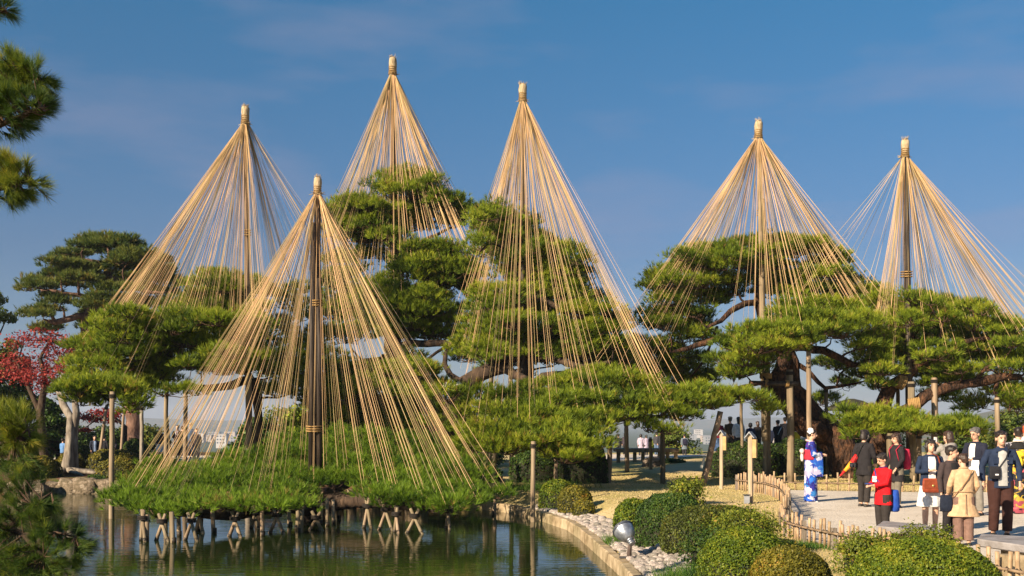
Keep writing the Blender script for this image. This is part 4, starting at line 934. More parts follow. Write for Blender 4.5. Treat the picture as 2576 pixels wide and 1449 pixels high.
# ------------------------------------------------------------------ rope tents over the pines
ropemesh = None
def rope_unit(sag):
    mb = MB(); n = 4; segs = 6
    mb.loft([[Vector((math.cos(k * math.pi / 2), math.sin(k * math.pi / 2) - sag * 4 * (i / segs) * (1 - i / segs), i / segs)) for k in range(n)] for i in range(segs + 1)], cap=False)
    return mb.mesh('rope', M['rope'])
ROPES = [rope_unit(s_) for s_ in (1, 4, 9, 16)]
def rope_tent(label, apex, d, pole_bottom, shoots, n, seed, pole_r=.085, pole='darkpole', lean=(0, 0), bands=(), extra=None, box=None, rr=.0125, group=None, extra_ends=(), keep=None):
    rg = np.random.default_rng(seed)
    A = W(apex[0], apex[1], d)
    Bt = W(pole_bottom[0], pole_bottom[1], pole_bottom[2] if len(pole_bottom) > 2 else d)
    root = thing('rope_tent', label, 'rope tent', tuple(Bt), group or 'conical straw rope tents over the pines')
    s = d / F
    mb = MB(); mb.tube([Bt, Bt.lerp(A, .35), Bt.lerp(A, .7), A - Vector((0, 0, 20 * s))], [pole_r, pole_r * .9, pole_r * .72, pole_r * .55], n=10, jit=.02)
    mb.build('pole', M[pole], root)
    if extra:            # second pole lashed alongside
        for (px, y0, y1, r, off) in extra:
            mb = MB(); mb.tube([W(px + off, y1, d - .12), W(px, y0, d - .12)], [r, r * .9], n=10, jit=.02); mb.build('pole', M[pole], root)
    # straw cap: bound bundle with a ragged tuft
    H = 42 * s * 1.0
    mb = MB(); P = [A + Vector((0, 0, -45 * s)), A + Vector((0, 0, -38 * s)), A + Vector((0, 0, -32 * s)), A + Vector((0, 0, -14 * s)), A + Vector((.01, 0, -3 * s)), A + Vector((.02, 0, 2 * s))]
    k = s / (36 / F)
    mb.tube(P, [.125 * k, .105 * k, .11 * k, .135 * k, .12 * k, .05 * k], n=14, jit=.10)
    for i in range(26):
        a = rg.uniform(0, 6.28); r0 = rg.uniform(.03, .10) * k
        p = A + Vector((r0 * math.cos(a), r0 * math.sin(a), -3 * s))
        mb.tube([p, p + Vector((math.cos(a) * .03, math.sin(a) * .03, rg.uniform(.06, .16) * k)) + Vector((rg.normal() * .03, 0, 0))], [.012, .004], n=3)
    mb.build('straw_cap', M['straw'], root)
    for zz, rr_ in ((-42, .135), (-38, .13), (-34, .125), (-29, .122), (-24, .125)):
        mb = MB(); c = A + Vector((0, 0, zz * s))
        mb.tube([c + Vector((math.cos(t) * rr_ * k, math.sin(t) * rr_ * k, .008 * math.sin(t * 2))) for t in np.linspace(0, 6.283, 15)], .016 * k, n=5); mb.build('band', M['band'], root)
    mb = MB()
    for i in range(9):
        a = rg.uniform(0, 6.28); c = A + Vector((math.cos(a) * .12 * k, math.sin(a) * .12 * k, -42 * s))
        mb.tube([c, c + Vector((math.cos(a) * .12, math.sin(a) * .12, rg.uniform(-.06, .05)))], [.014, .006], n=3)
    mb.build('knot', M['straw'], root)
    for (px, py, w_) in bands:
        for q in (-1, 0, 1):
            c = W(px, py + q * 6, d - .06)
            mb = MB(); mb.tube([c + Vector((math.cos(t) * w_, math.sin(t) * w_, .012 * math.sin(t))) for t in np.linspace(0, 6.283, 13)], .02, n=5); mb.build('band', M['band'], root)
    # ropes
    ends = []
    prob = np.array([s_[1] * s_[2] for s_ in shoots]); 
    if box:
        ok = []
        for s_ in shoots:
            c = s_[0]; px = CX + c[0] * F / c[1]; py = HOR - (c[2] - CZ) * F / c[1]
            ok.append(1.0 if (box[0] <= px <= box[2] and box[1] <= py <= box[3]) else 0.0)
        prob = prob * np.array(ok)
    prob = prob ** .6 * (prob > 0)
    prob = prob / prob.sum()
    tries = 0
    want = n; n = n * 7
    while len(ends) < n and tries < n * 30:
        tries += 1
        s_ = shoots[rg.choice(len(shoots), p=prob)]
        c, rx, ry, rz, P = s_
        th = rg.uniform(0, 6.28)
        e = Vector((c[0] + rx * .85 * math.cos(th), c[1] + ry * .85 * math.sin(th), c[2] + rz * .1))
        slope = (A.z - e.z) / max(.3, math.hypot(A.x - e.x, A.y - e.y))
        if slope < .95 or e.z > A.z - 2: continue
        if keep and not keep(e): continue
        ends.append(e)
    # spread them evenly round the cone: more lines of sight near its two edges, as on any cone
    sl = np.array([(e.x - A.x) / (A.z - e.z) for e in ends]); lo, hi = np.percentile(sl, 1), np.percentile(sl, 99); pick = []
    free = np.ones(len(ends), bool)
    for i in range(want):
        tgt = (lo + hi) / 2 + (hi - lo) / 2 * math.sin(-1.05 + 2.1 * (i + rg.uniform()) / want) / math.sin(1.05)
        dd_ = np.abs(sl - tgt) + (~free) * 10; j = int(rg.choice(np.argsort(dd_)[:30])); free[j] = False; pick.append(ends[j])
    ends = pick + [Vector(e) for e in extra_ends]
    top = A - Vector((0, 0, 43 * s))
    for e in ends:
        hd = Vector((e.x - A.x, e.y - A.y, 0)).normalized()
        st = top + hd * .09 * k + Vector((0, 0, rg.uniform(-.02, .03)))
        v = st - e; Ln = v.length
        o = bpy.data.objects.new('rope', ROPES[int(rg.integers(0, 4))]); COL.objects.link(o)
        q_ = v.to_track_quat('Z', 'Y')
        r_ = rr * .37 * rg.uniform(.8, 1.25)
        mat = Matrix.Translation(e) @ q_.to_matrix().to_4x4() @ Matrix.Diagonal((r_, r_, Ln, 1))
        o.parent = root; o.matrix_parent_inverse = Matrix.Translation(-Vector(root.location)); o.matrix_basis = mat
    return root

rope_tent('rope tent furthest left, its pole rising behind the low pond pine', (617, 268), 33.5, (627, 1130, 33.5), ashoots, 235, 201, pole_r=.10, pole='post', bands=[(623, 585, .10)], box=(180, 640, 900, 1010), extra_ends=[W(random.uniform(690, 880), random.uniform(640, 770), random.uniform(34, 36)) for _ in range(34)])
rope_tent('front rope tent with the shortest cone, its dark pole standing in the low pond pine', (799, 446), 27, (793, 1215, 27), lshoots, 215, 202, pole_r=.125, extra=[(788, 560, 1190, .075, -5), (802, 700, 1190, .07, 2)], bands=[(796, 762, .14), (792, 1078, .20)], rr=.0118, extra_ends=[W(x, y, d_) for x, y, d_ in ((1248, 1248, 25.7), (1215, 1262, 25.0), (1190, 1235, 26.2), (1165, 1205, 27.5), (1230, 1225, 27), (1140, 1180, 28.5), (1120, 1232, 25.5), (332, 1238, 24.5), (345, 1215, 25.4), (372, 1228, 24.8), (398, 1200, 26), (410, 1250, 23.6), (430, 1190, 27), (455, 1265, 23))])
rope_tent('highest rope tent, over the tallest pine', (988, 145), 40, (996, 1120, 40), bshoots, 240, 203, pole_r=.13, box=(820, 430, 1260, 890), rr=.0142, extra_ends=[W(random.uniform(735, 850), random.uniform(690, 800), random.uniform(37, 39)) for _ in range(26)] + [W(random.uniform(1120, 1230), random.uniform(600, 730), random.uniform(37.5, 40)) for _ in range(22)])
rope_tent('rope tent in the middle of the picture, right of the highest one', (1315, 212), 36, (1314, 1100, 35.5), cshoots, 270, 204, pole_r=.10, bands=[(1313, 495, .10)], extra_ends=[W(random.uniform(1150, 1215), random.uniform(700, 960), random.uniform(34, 37)) for _ in range(18)], rr=.0132)
rope_tent('rope tent over the pine with the leaning orange trunk', (1908, 304), 38, (1925, 1110, 36), dshoots, 280, 205, pole_r=.12, pole='post', extra=[(1919, 500, 600, .075, 3)], bands=[(1915, 535, .13), (1921, 598, .13)], box=(1500, 600, 2230, 860), extra_ends=[W(random.uniform(1490, 1640), random.uniform(850, 980), random.uniform(34, 36)) for _ in range(14)] + [W(random.uniform(2140, 2220), random.uniform(720, 800), 36.5) for _ in range(12)], rr=.0138)
rope_tent('rope tent furthest right, partly cut off by the right edge', (2277, 351), 36, (2290, 1180, 36), eshoots, 230, 206, pole_r=.13, extra=[(2283, 680, 1180, .11, 6)], bands=[(2280, 690, .18)], rr=.0132, box=(2080, 640, 2800, 1045),
          extra_ends=[W(random.uniform(2590, 2720), random.uniform(800, 900), 36.5) for _ in range(16)] + [W(x, y, 37) for x, y in ((2010, 740), (1960, 800), (1880, 850), (2060, 700), (2110, 720), (2130, 760), (2050, 800), (1990, 830), (2150, 800), (2180, 770))])

# ------------------------------------------------------------------ props under the boughs
def prop(label, top, base, r, mat='post', name='support_post', group=None, band=True, r2=None):
    """top, base: world points"""
    top, base = Vector(top), Vector(base)
    root = thing(name, label, 'support post', tuple(base), group)
    mb = MB(); P = [base.lerp(top, t) + Vector((random.uniform(-.012, .012), 0, 0)) for t in (0, .15, .3, .5, .7, .85, 1)]
    mb.tube(P, [r * (1 - .02 * i) if r2 is None else r + (r2 - r) * i / 6 for i in range(7)], n=10, jit=.04); mb.build('post', M[mat], root)
    if band:
        for q in (0, 1, 2):
            c = top - (top - base).normalized() * (.08 + .035 * q)
            mb = MB(); mb.tube([c + Vector((math.cos(t) * r * 1.12, math.sin(t) * r * 1.12, 0)) for t in np.linspace(0, 6.283, 11)], .014, n=4); mb.build('binding', M['cord'], root)
    return root
def pb(x0, y0, x1, y1, d, r=.07, **k):
    """prop by pixels: top (x0,y0), foot (x1,y1) d ahead"""
    return dict(top=W(x0, y0, d), base=W(x1, y1, d), r=r, **k)
g_land = 'tall timber posts propping the pine boughs'
PR = [('tall grey post standing alone in the pond at the left', pb(283, 985, 279, 1310, 26.8, .068)),
      ('tall post left of the standing couple, rising into the left pine', pb(419, 920, 416, 1160, 34, .072)),
      ('second tall post, just right of the man in the suit on the left', pb(467, 960, 464, 1160, 36, .075)),
      ('thick pale post behind the ropes of the front tent', pb(627, 970, 625, 1145, 34, .11, mat='greybark')),
      ('short dark post right of the thick pale post behind the ropes', pb(655, 965, 652, 1145, 36, .075)),
      ('slanting thin brace leaning toward the left pair of visitors', pb(420, 1050, 437, 1110, 37, .05)),
      ('thin leaning post between the grey twin trunk and the round shrub', pb(268, 1020, 245, 1110, 44, .07)),
      ('thin olive post behind the small red maple', pb(312, 1030, 302, 1120, 43, .055)),
      ('pale post with cross piece right of the reddish trunk', pb(356, 1020, 357, 1175, 39, .075, mat='greybark')),
      ('slim post at the kerb corner under the middle pine', pb(1342, 1110, 1340, 1284, 25.9, .062)),
      ('slim post behind the green azalea under the middle pine', pb(1399, 1140, 1398, 1215, 31, .062)),
      ('leaning post at the left end of the shaded lawn', pb(1537, 1095, 1530, 1216, 33.5, .085)),
      ('post in front of the far stone bench, left one', pb(1576, 1060, 1578, 1188, 41, .09)),
      ('post in front of the far stone bench, right one', pb(1636, 1100, 1637, 1185, 42, .065)),
      ('stout sunlit post in the middle of the lawn shadow', pb(1666, 1070, 1668, 1213, 34, .085)),
      ('slim grey post at the back of the middle pine near the thick limb', pb(1315, 900, 1316, 1000, 37, .10)),
      ('brown post under the tallest pine beside its forked limb', pb(1019, 862, 1021, 1130, 38.5, .09)),
      ('grey post below the middle pine, left of the front ropes', pb(1235, 900, 1235, 1150, 37, .085)),
      ('weathered post below the middle pine, right of its trunk', pb(1285, 920, 1287, 1120, 37.5, .08)),
      ('short post standing at the water edge right of the low pond pine', pb(1243, 1125, 1244, 1215, 31.5, .075)),
      ('twin dark posts at the shore beneath the middle pine', pb(1222, 1120, 1222, 1225, 33, .10)),
      ('left one of the paired posts lashed to a cross bar under the leaning pine', pb(1923, 910, 1926, 1135, 36, .085)),
      ('right one of the paired posts lashed to a cross bar under the leaning pine', pb(1931, 910, 1934, 1135, 36.3, .085)),
      ('thick olive post crossing in front of the leaning orange trunk', pb(1987, 930, 1990, 1150, 34.5, .12)),
      ('slim straight post between the orange trunk and the blue kimono woman', pb(2034, 870, 2037, 1080, 33.5, .085)),
      ('thin post under the low bough behind the sign posts', pb(1864, 975, 1868, 1130, 38, .06)),
      ('thin post supporting the right reaching bough beside the thatched roof', pb(2078, 975, 2082, 1140, 37, .065)),
      ('post left of the forked orange trunk behind the woman with the camera', pb(2238, 1090, 2240, 1230, 33, .10)),
      ('thick post right of the forked orange trunk', pb(2292, 960, 2298, 1210, 34.5, .12)),
      ('pale olive post under the right pine bough', pb(2350, 950, 2352, 1165, 35.5, .11)),
      ('post under the far right bough above the kimono group', pb(2508, 1000, 2510, 1120, 35, .085)),
      ('slim grey post behind the woman with the red backpack', pb(2312, 1090, 2314, 1210, 34.2, .08)),
      ('thin post behind the forked trunk near the roof', pb(2258, 960, 2260, 1080, 37.5, .07))]
for i, (lb, k) in enumerate(PR):
    top, base, r = k.pop('top'), k.pop('base'), k.pop('r')
    gg = gz(base.x, base.y)
    if pond_sd(np.array([base.x]), np.array([base.y]))[0] < 0: gg = WATER_Z - .5
    if base.z > gg - .05 : base = Vector((base.x, base.y, gg - .08))
    prop(lb, top, base, r, group=None, **k)
# leaning timber with metal tag
t = prop('thick timber leaning right beside the crowd, with a pale tag nailed near its foot', W(1812, 1035, 33), Vector((W(1766, 1180, 33).x, 33, gz(W(1766, 1180, 33).x, 33) - .1)), .10, mat='rail', name='leaning_post', band=False)
mb = MB(); c = W(1768, 1164, 32.83); mb.box(c, (.07, .012, .34), mat=Matrix.Rotation(.3, 3, 'Y')); mb.build('tag_plate', flat('pale tag', (.6, .58, .5)), t, smooth=False)
# cross bar lashed to two posts
root = thing('cross_bar', 'dark horizontal bar lashed between the paired posts and the olive post', 'timber bar', tuple(W(1940, 965, 34.3)))
mb = MB(); mb.tube([W(1885, 963, 34.9), W(1940, 965, 34.6), W(2008, 965, 34.3)], .075, n=9, jit=.05); mb.build('bar', M['darkpole'], root)
for x, y, d in ((1928, 964, 34.7), (1980, 965, 34.4)):
    for q in (-3, 0, 3):
        mb = MB(); c = W(x + q, y, d); mb.tube([c + Vector((0, math.cos(t_) * .10, math.sin(t_) * .10)) for t_ in np.linspace(0, 6.28, 11)], .02, n=4); mb.build('lashing', M['band'], root)
# straw wraps on trunk and limb
def wrap(label, pts, r, mat='band', name='straw_wrap', n=7):
    root = thing(name, label, 'wrapping', tuple(pts[0]))
    a, b_ = Vector(pts[0]), Vector(pts[1]); ax = (b_ - a).normalized(); u_ = ax.orthogonal().normalized(); v_ = ax.cross(u_)
    for i in range(n):
        c = a.lerp(b_, i / max(1, n - 1)); mb = MB()
        mb.tube([c + u_ * math.cos(t_) * r * random.uniform(.95, 1.08) + v_ * math.sin(t_) * r * random.uniform(.95, 1.08) for t_ in np.linspace(0, 6.28, 13)], .032, n=5, jit=.2); mb.build('coil', M[mat], root)
wrap('straw rope wound round the fork where the right pine limb meets its post', (c2(1845, 1135, 34.3), c2(1910, 1125, 34.2)), .17)
wrap('straw rope binding high on the orange limb of the right pine', (c2(1770, 985, 35.6), c2(1810, 1000, 35.6)), .2, n=5)
wrap('straw binding on the paired posts under the leaning pine', (c2(930, 940, 35.6), c2(930, 965, 35.6)), .17, n=4)
wrap('straw rope on the tall pine lower limb behind the ropes', (c1(425, 1018, 38.7), c1(470, 1012, 38.9)), .15, n=6)
root = thing('cloth_bundle', 'white cloth wrapped round a bough between the tall pine and the middle pine', 'cloth wrap', tuple(c1(780, 1158, 35.6)))
mb = MB(); mb.tube([c1(733, 1156, 35.6), c1(745, 1150, 35.6), c1(765, 1160, 35.6), c1(790, 1160, 35.6), c1(815, 1152, 35.6), c1(832, 1155, 35.6)], [.05, .13, .11, .13, .12, .05], n=12, jit=.18); mb.build('cloth', M['cloth'], root)

# short props in the water beneath the low pine: trestles and single stakes
gw = 'short timber props standing in the pond under the low pine'
def trestle(label, x, ytop, yf, d, half=18, lean=0, dark=False, n=2):
    top = W(x, ytop, d); root = thing('trestle_prop', label, 'timber prop', (top.x, d, WATER_Z), gw)
    for sgn in (-1, 1):
        f = W(x + sgn * half + lean, yf, d - sgn * .12)
        f = Vector((f.x, f.y, WATER_Z))
        a = f + (f - top).normalized() * .5
        mb = MB(); mb.tube([a, f, f.lerp(top, .5), top + (top - f).normalized() * .22], [.040, .040, .036, .033], n=9, jit=.08)
        mb.build('leg', M['post'], root)
        mb = MB(); mb.tube([f - Vector((0, 0, .02)), f.lerp(top, .17)], [.043, .041], n=9); mb.build('wet_foot', M['wetpost'], root)
    for q in range(3):
        c = top + Vector((0, 0, .02 + .03 * q)); mb = MB(); mb.tube([c + Vector((math.cos(t) * .10, math.sin(t) * .09, 0)) for t in np.linspace(0, 6.28, 11)], .016, n=4); mb.build('binding', M['cord'], root)
q4 = lambda cx, cy: crop('R4', cx, cy)[:2]
TR = [(300, 565, 690, 24, 12, 'pale thin trestle under the left edge of the low pine'), (415, 585, 690, 24, 36, 'trestle under the left pads of the low pine'), (590, 580, 688, 24, 36, 'tall trestle with a forked top under the left limb'),
      (640, 545, 640, 27, 22, 'rear pale trestle behind the left limb'), (855, 570, 665, 24.5, 34, 'trestle under the left middle of the low pine'), (975, 530, 615, 28, 22, 'rear trestle left of the low pine trunk'),
      (1108, 545, 645, 24.5, 42, 'wide trestle left of the low pine trunk'), (1345, 560, 625, 25.2, 36, 'dark trestle beneath the low pine trunk'), (1655, 490, 615, 25.5, 22, 'trestle just right of the low pine trunk'),
      (1765, 510, 625, 25, 40, 'grey trestle under the right limb'), (1940, 550, 645, 24.6, 46, 'wide trestle under the right pads'), (1830, 540, 640, 24.8, 12, 'dark short trestle between the two right trestles'), (2140, 520, 615, 25.6, 10, 'stubby upright prop under the right end of the low pine')]
for cx, ct, cf, d, half, lb in TR:
    x, y = q4(cx, ct); _, yf = q4(cx, cf)
    dd = (CZ - WATER_Z) * F / (yf - HOR)
    trestle(lb, x, y, yf, dd, half * .41666)
SP = [(472, 560, 700, 'brown stake'), (515, 590, 660, 'short sloping stake'), (655, 540, 625, 'pale stake'), (718, 535, 640, 'thin stake'), (1018, 530, 660, 'tan stake'), (1180, 545, 600, 'dark stake'), (1235, 545, 620, 'stub stake'), (1262, 520, 640, 'yellowish stake'), (1375, 500, 590, 'pale stake'),
      (1410, 470, 600, 'brown stake'), (1447, 480, 590, 'thin pale stake'), (2425, 470, 530, 'stake at right tip'), (325, 575, 690, 'dark stake'), (1475, 450, 560, 'thick dark stake')]
for i, (cx, ct, cf, lb) in enumerate(SP):
    x, y = q4(cx, ct); _, yf = q4(cx, cf); dd = (CZ - WATER_Z) * F / (yf - HOR)
    root = thing('pond_stake', lb + ' standing in the pond under the low pine, ' + ['far left', 'left, below the trestles', 'left, behind the limb', 'left of the middle', 'left of the wide trestle', 'right of the wide trestle', 'left of the trunk', 'touching the trunk', 'just right of the trunk', 'right behind the trunk', 'beyond the trunk', 'at its right edge', 'at the left edge', 'under the trunk fork'][i], 'timber prop', (W(x, yf, dd).x, dd, WATER_Z), gw)
    mb = MB(); a = W(x, y, dd); f = Vector((a.x + random.uniform(-.05, .05), dd, WATER_Z - .4)); mb.tube([f, a + Vector((0, 0, .15))], [.048, .044], n=9, jit=.05); mb.build('stake', M['post'], root)
    mb = MB(); mb.tube([Vector((f.x, dd, WATER_Z - .02)), Vector((f.x, dd, WATER_Z + .10))], .051, n=9); mb.build('wet_foot', M['wetpost'], root)
# log revetment on the far shore
root = thing('log_revetment', 'row of pale upright logs holding the far shore behind the low pine', 'log wall', (-4.4, 31.9, WATER_Z))
for i, x in enumerate(np.arange(-5.9, -2.4, .34)):
    y = 31.2 - abs(x + 4) * .2 + random.uniform(-.05, .05)
    mb = MB(); mb.tube([(x, y, WATER_Z - .5), (x, y, WATER_Z + .45 + random.uniform(-.08, .05))], .15 + random.uniform(-.02, .02), n=10, jit=.04); mb.build('log', M['post'], root)

# ------------------------------------------------------------------ kerb and cobbles along the pond
kp = resample([(1.86, 6), (1.75, 12), (1.67, 16.8), (1.64, 17.3), (1.55, 19.1), (1.39, 22), (1.21, 24), (.67, 26.3), (.05, 28.3), (-.8, 29.6)], .9)
root = thing('pond_kerb', 'low worn stone kerb curving along the right side of the pond', 'kerb', (1.5, 20, WATER_Z))
for a, b_ in zip(kp[:-1], kp[1:]):
    a3 = Vector((a[0] + .06, a[1], 0)); b3 = Vector((b_[0] + .06, b_[1], 0)); v = b3 - a3; ln = v.length - .012
    rot = Matrix.Rotation(math.atan2(v.y, v.x), 3, 'Z'); c = (a3 + b3) / 2; zt = WATER_Z + .19 + random.uniform(-.012, .012)
    mb = MB(); hw = .085
    prof = [(-hw, -.5), (-hw, .0), (-hw + .02, .02), (hw - .02, .02), (hw, 0), (hw, -.5)]
    rings = []
    for s_ in (-.5, -.25, 0, .25, .5):
        rings.append([rot @ Vector((s_ * ln, p[0] + random.uniform(-.008, .008), p[1] + random.uniform(-.006, .006))) + Vector((c.x, c.y, zt)) for p in prof])
    mb.loft(rings); mb.build('kerb_stone', M['kerb'], root, smooth=False)

def rock_mesh(name, mat, seed, n=10, nv=7, sq=.8, rough_=.12):
    rg = np.random.default_rng(seed); mb = MB(); V = []
    off = rg.uniform(0, 99, 3)
    for j in range(nv + 1):
        ph = math.pi * j / nv
        for i in range(n):
            th = 2 * math.pi * i / n
            p = Vector((math.sin(ph) * math.cos(th), math.sin(ph) * math.sin(th), math.cos(ph)))
            q = Vector([math.copysign(abs(v) ** sq, v) for v in p])
            f = 1 + rough_ * mnoise.noise(p * 1.7 + Vector(off)) * 2
            V.append(q * f)
    mb.add(V, [(j * n + i, (j + 1) * n + i, (j + 1) * n + (i + 1) % n, j * n + (i + 1) % n) for j in range(nv) for i in range(n)])
    return mb.mesh(name, mat)
COB = [rock_mesh('cobble', M['stone'], 300 + i, 9, 5, .85, .16) for i in range(6)]
root = thing('cobble_bed', None, None, (2.4, 19, -.25)); root['kind'] = 'structure'
rg = np.random.default_rng(41)
pts = []
tries = 0
while len(pts) < 900 and tries < 60000:
    tries += 1
    y = 14.2 + 13.4 * rg.uniform(0, 1) ** 1.25
    xk = np.interp(y, [6, 12, 16.8, 19.1, 22, 24, 26.3, 28.3], [1.86, 1.75, 1.67, 1.55, 1.39, 1.21, .67, .05]) + .2
    wd = np.interp(y, [13, 15, 16.5, 18, 20, 23, 26, 28], [1.6, 1.25, .95, .80, .62, .5, .42, .25])
    x = xk + wd * rg.uniform(0, 1)
    r = rg.uniform(.042, .088)
    if any((x - p[0]) ** 2 + (y - p[1]) ** 2 < ((r + p[2]) * .80) ** 2 for p in pts): continue
    pts.append((x, y, r))
pts.sort(key=lambda p: p[1] / p[2])
rest = MB()
for x, y, r in pts[280:]:
    me = COB[int(rg.integers(0, 6))]; a = rg.uniform(0, 6.28); z = gz(x, y) + r * .35
    rest.add([(x + (v.co.x * 1.25 * math.cos(a) - v.co.y * .95 * math.sin(a)) * r, y + (v.co.x * 1.25 * math.sin(a) + v.co.y * .95 * math.cos(a)) * r, z + v.co.z * .62 * r) for v in me.vertices], [tuple(p.vertices) for p in me.polygons])
rest.build('small_cobbles', M['stone'], root)['kind'] = 'stuff'
for x, y, r in pts[:280]:
    o = bpy.data.objects.new('cobble', COB[rg.integers(0, 6)]); COL.objects.link(o)
    o.parent = root
    o.location = Vector((x, y, gz(x, y) + r * .35)) - Vector(root.location)
    o.rotation_euler = (rg.uniform(-.2, .2), rg.uniform(-.2, .2), rg.uniform(0, 6.28)); o.scale = (r * 1.25, r * .95, r * .62)

# bank rocks on the left and odd boulders
def boulder(label, x, y, r, seed, z=None, sc_=(1, .8, .8), name='bank_rock'):
    me = rock_mesh('bank_rock', M['rock'], seed, 14, 9, .62, .20)
    o = bpy.data.objects.new(name, me); COL.objects.link(o)
    o.location = (x, y, (gz(x, y) if z is None else z)); o.scale = (r * sc_[0], r * sc_[1], r * sc_[2]); o.rotation_euler = (0, 0, seed * 1.3 % .6 - .3)
    return tag(o, label, 'rock')
BR = [(85, 1235, .36), (128, 1228, .28), (172, 1232, .34), (214, 1226, .40), (258, 1232, .36), (300, 1240, .30), (335, 1244, .26), (45, 1240, .34)]
BL = ['mossy bank rock, second from the left edge of the bank', 'low pale mossy rock at the left waterline', 'brown rock directly below the grey twin trunk', 'broad square rock on the waterline right of the grey trunk', 'rock with a green tuft below the round shrub', 'flat rock close to the tall pond post', 'small rock right of the tall pond post', 'mossy rock nearest the left edge of the bank']
for i, (X, Y, r) in enumerate(BR):
    d = 36.3 if X > 110 else 35.6; boulder(BL[i], (X - CX) * d / F, d, r, 400 + i, z=WATER_Z + .16, sc_=(1.15, .8, .85))
boulder('pale rounded stone at the right corner of the pond kerb', *((1325 - CX) * 26.6 / F + .12, 26.9), .2, 420)
boulder('rounded grey boulder left of the far stone bench shrub', (1700 - CX) * 44 / F - 1.0, 43.5, .42, 421)
rg = np.random.default_rng(43)

# ------------------------------------------------------------------ bamboo fences
def stake(root, x, y, h, r, lean, grey=False):
    z = gz(x, y)
    mb = MB()
    if grey:
        mb.box((x, y, z + h / 2 - .05), (r * 2, r * 2, h + .1), rot=random.uniform(-.2, .2), taper=.92)
        mb.build('fence_post', M['fencepost'], root, smooth=False)
        return
    top = Vector((x + lean, y, z + h))
    b0 = Vector((x, y, z - .1))
    P, Rr = [], []
    nodes = [.0, .42, .44, .46, .80, .82, .84, 1.0]
    for t in nodes:
        P.append(b0.lerp(top, t)); Rr.append(r * (1.12 if t in (.44, .82) else 1.0))
    mb.tube(P, Rr, n=8, jit=.01); mb.build('stake', M['bamboo'], root)
def fence(label, line, step, h, rail_z, post_every, r=.026, name='bamboo_fence', jit=.3):
    root = thing(name, label, 'fence', (line[0][0], line[0][1], gz(*line[0][:2])))
    P = resample(line, step * .5); acc = 0; last = None; k = 0; ties = []
    L_ = [0]
    for a, b_ in zip(P[:-1], P[1:]): L_.append(L_[-1] + math.dist(a, b_))
    s_ = 0
    while s_ < L_[-1]:
        x = np.interp(s_, L_, [p[0] for p in P]); y = np.interp(s_, L_, [p[1] for p in P])
        grey = post_every and k % post_every == 0
        stake(root, x, y, h * (1 if not grey else .82) * random.uniform(.9, 1.08), r if not grey else r * 1.6, random.uniform(-.025, .025), grey)
        ties.append((x, y)); s_ += step * random.uniform(1 - jit, 1 + jit); k += 1
    # rails: short bamboo lengths laid end to end against the stakes
    off = r + .022
    for i in range(0, len(P) - 1, 6):
        seg = P[i:i + 7]
        pts = []
        for j, p in enumerate(seg):
            a = P[max(0, i + j - 1)]; b_ = P[min(len(P) - 1, i + j + 1)]
            t = Vector((b_[0] - a[0], b_[1] - a[1], 0)).normalized(); nrm = Vector((t.y, -t.x, 0))
            if nrm.x > 0 and abs(nrm.x) > abs(nrm.y): nrm = -nrm
            if abs(nrm.y) >= abs(nrm.x) and nrm.y > 0: nrm = -nrm
            pts.append(Vector((p[0], p[1], gz(p[0], p[1]) + rail_z)) + nrm * off)
        mb = MB(); mb.tube(pts, .018, n=7, jit=.04); mb.build('rail', M['rail'], root)
    for x, y in ties:
        z = gz(x, y) + rail_z; mb = MB()
        mb.tube([Vector((x, y, z)) + Vector((math.cos(t) * r * 1.5 - .01, math.sin(t) * r * 1.6 - .01, math.sin(t * 2) * .03)) for t in np.linspace(0, 6.28, 9)], .007, n=4); mb.build('tie', M['cord'], root)
    return root
fence('bamboo stake fence curving away on the left of the path up to the lawn', [(6.17, 30.2), (6.5, 28.2), (6.45, 26.6), (6.15, 24.8), (5.75, 22.8), (5.15, 20.8)], .155, .50, .28, 7, .024)
fence('near bamboo stake fence turning the corner in front of the gravel path', [(5.0, 20.4), (4.72, 19.2), (4.58, 18.4), (4.64, 17.5), (4.8, 16.5), (4.95, 15.9), (5.15, 14.8)], .165, .42, .25, 6, .024)
fence('nearest bamboo stake fence behind the clipped azaleas under the benches', [(5.16, 14.6), (5.45, 12.8), (5.55, 12.2), (5.75, 11), (6.4, 10)], .20, .43, .22, 8, .027)
fence('straight low bamboo fence along the back of the gravel path', [(6.65, 30.4), (7.6, 30.3), (10, 30.2), (12.5, 30.2), (15.5, 30.2)], .29, .50, .22, 0, .026, jit=.08)

# ------------------------------------------------------------------ benches, signs, spotlight
def slab_bench(label, corners, z, th, legs, mat='slab', name='stone_bench'):
    """corners: 4 ground points of the seat, z = top height above ground"""
    cx = sum(c[0] for c in corners) / 4; cy = sum(c[1] for c in corners) / 4; g = gz(cx, cy)
    root = thing(name, label, 'bench', (cx, cy, g))
    mb = MB(); 
    def ring(zz, k): return [Vector((cx + (c[0] - cx) * k, cy + (c[1] - cy) * k, g + zz)) for c in corners]
    mb.loft([ring(z - th, .93), ring(z - th * .85, .985), ring(z - .015, 1.0), ring(z, .985)])
    mb.build('seat', M[mat], root, smooth=False)
    for lx, ly, lw in legs:
        mb = MB(); mb.box((lx, ly, g + (z - th) / 2 - .03), (lw, lw * .8, z - th + .06 - .004), taper=.9); mb.build('leg', M['kerb'], root, smooth=False)
    return root
def gpt(X, Y, z):     # point at height z seen at pixel
    d = (CZ - z) * F / (Y - HOR); return ((X - CX) * d / F, d)
A_ = [gpt(2206, 1325, .43), gpt(2375, 1345, .43), gpt(2330, 1310, .43), gpt(2212, 1306, .43)]
A_ = [gpt(2204, 1322, .42), gpt(2376, 1338, .42), gpt(2330, 1319, .42), gpt(2222, 1309, .42)]
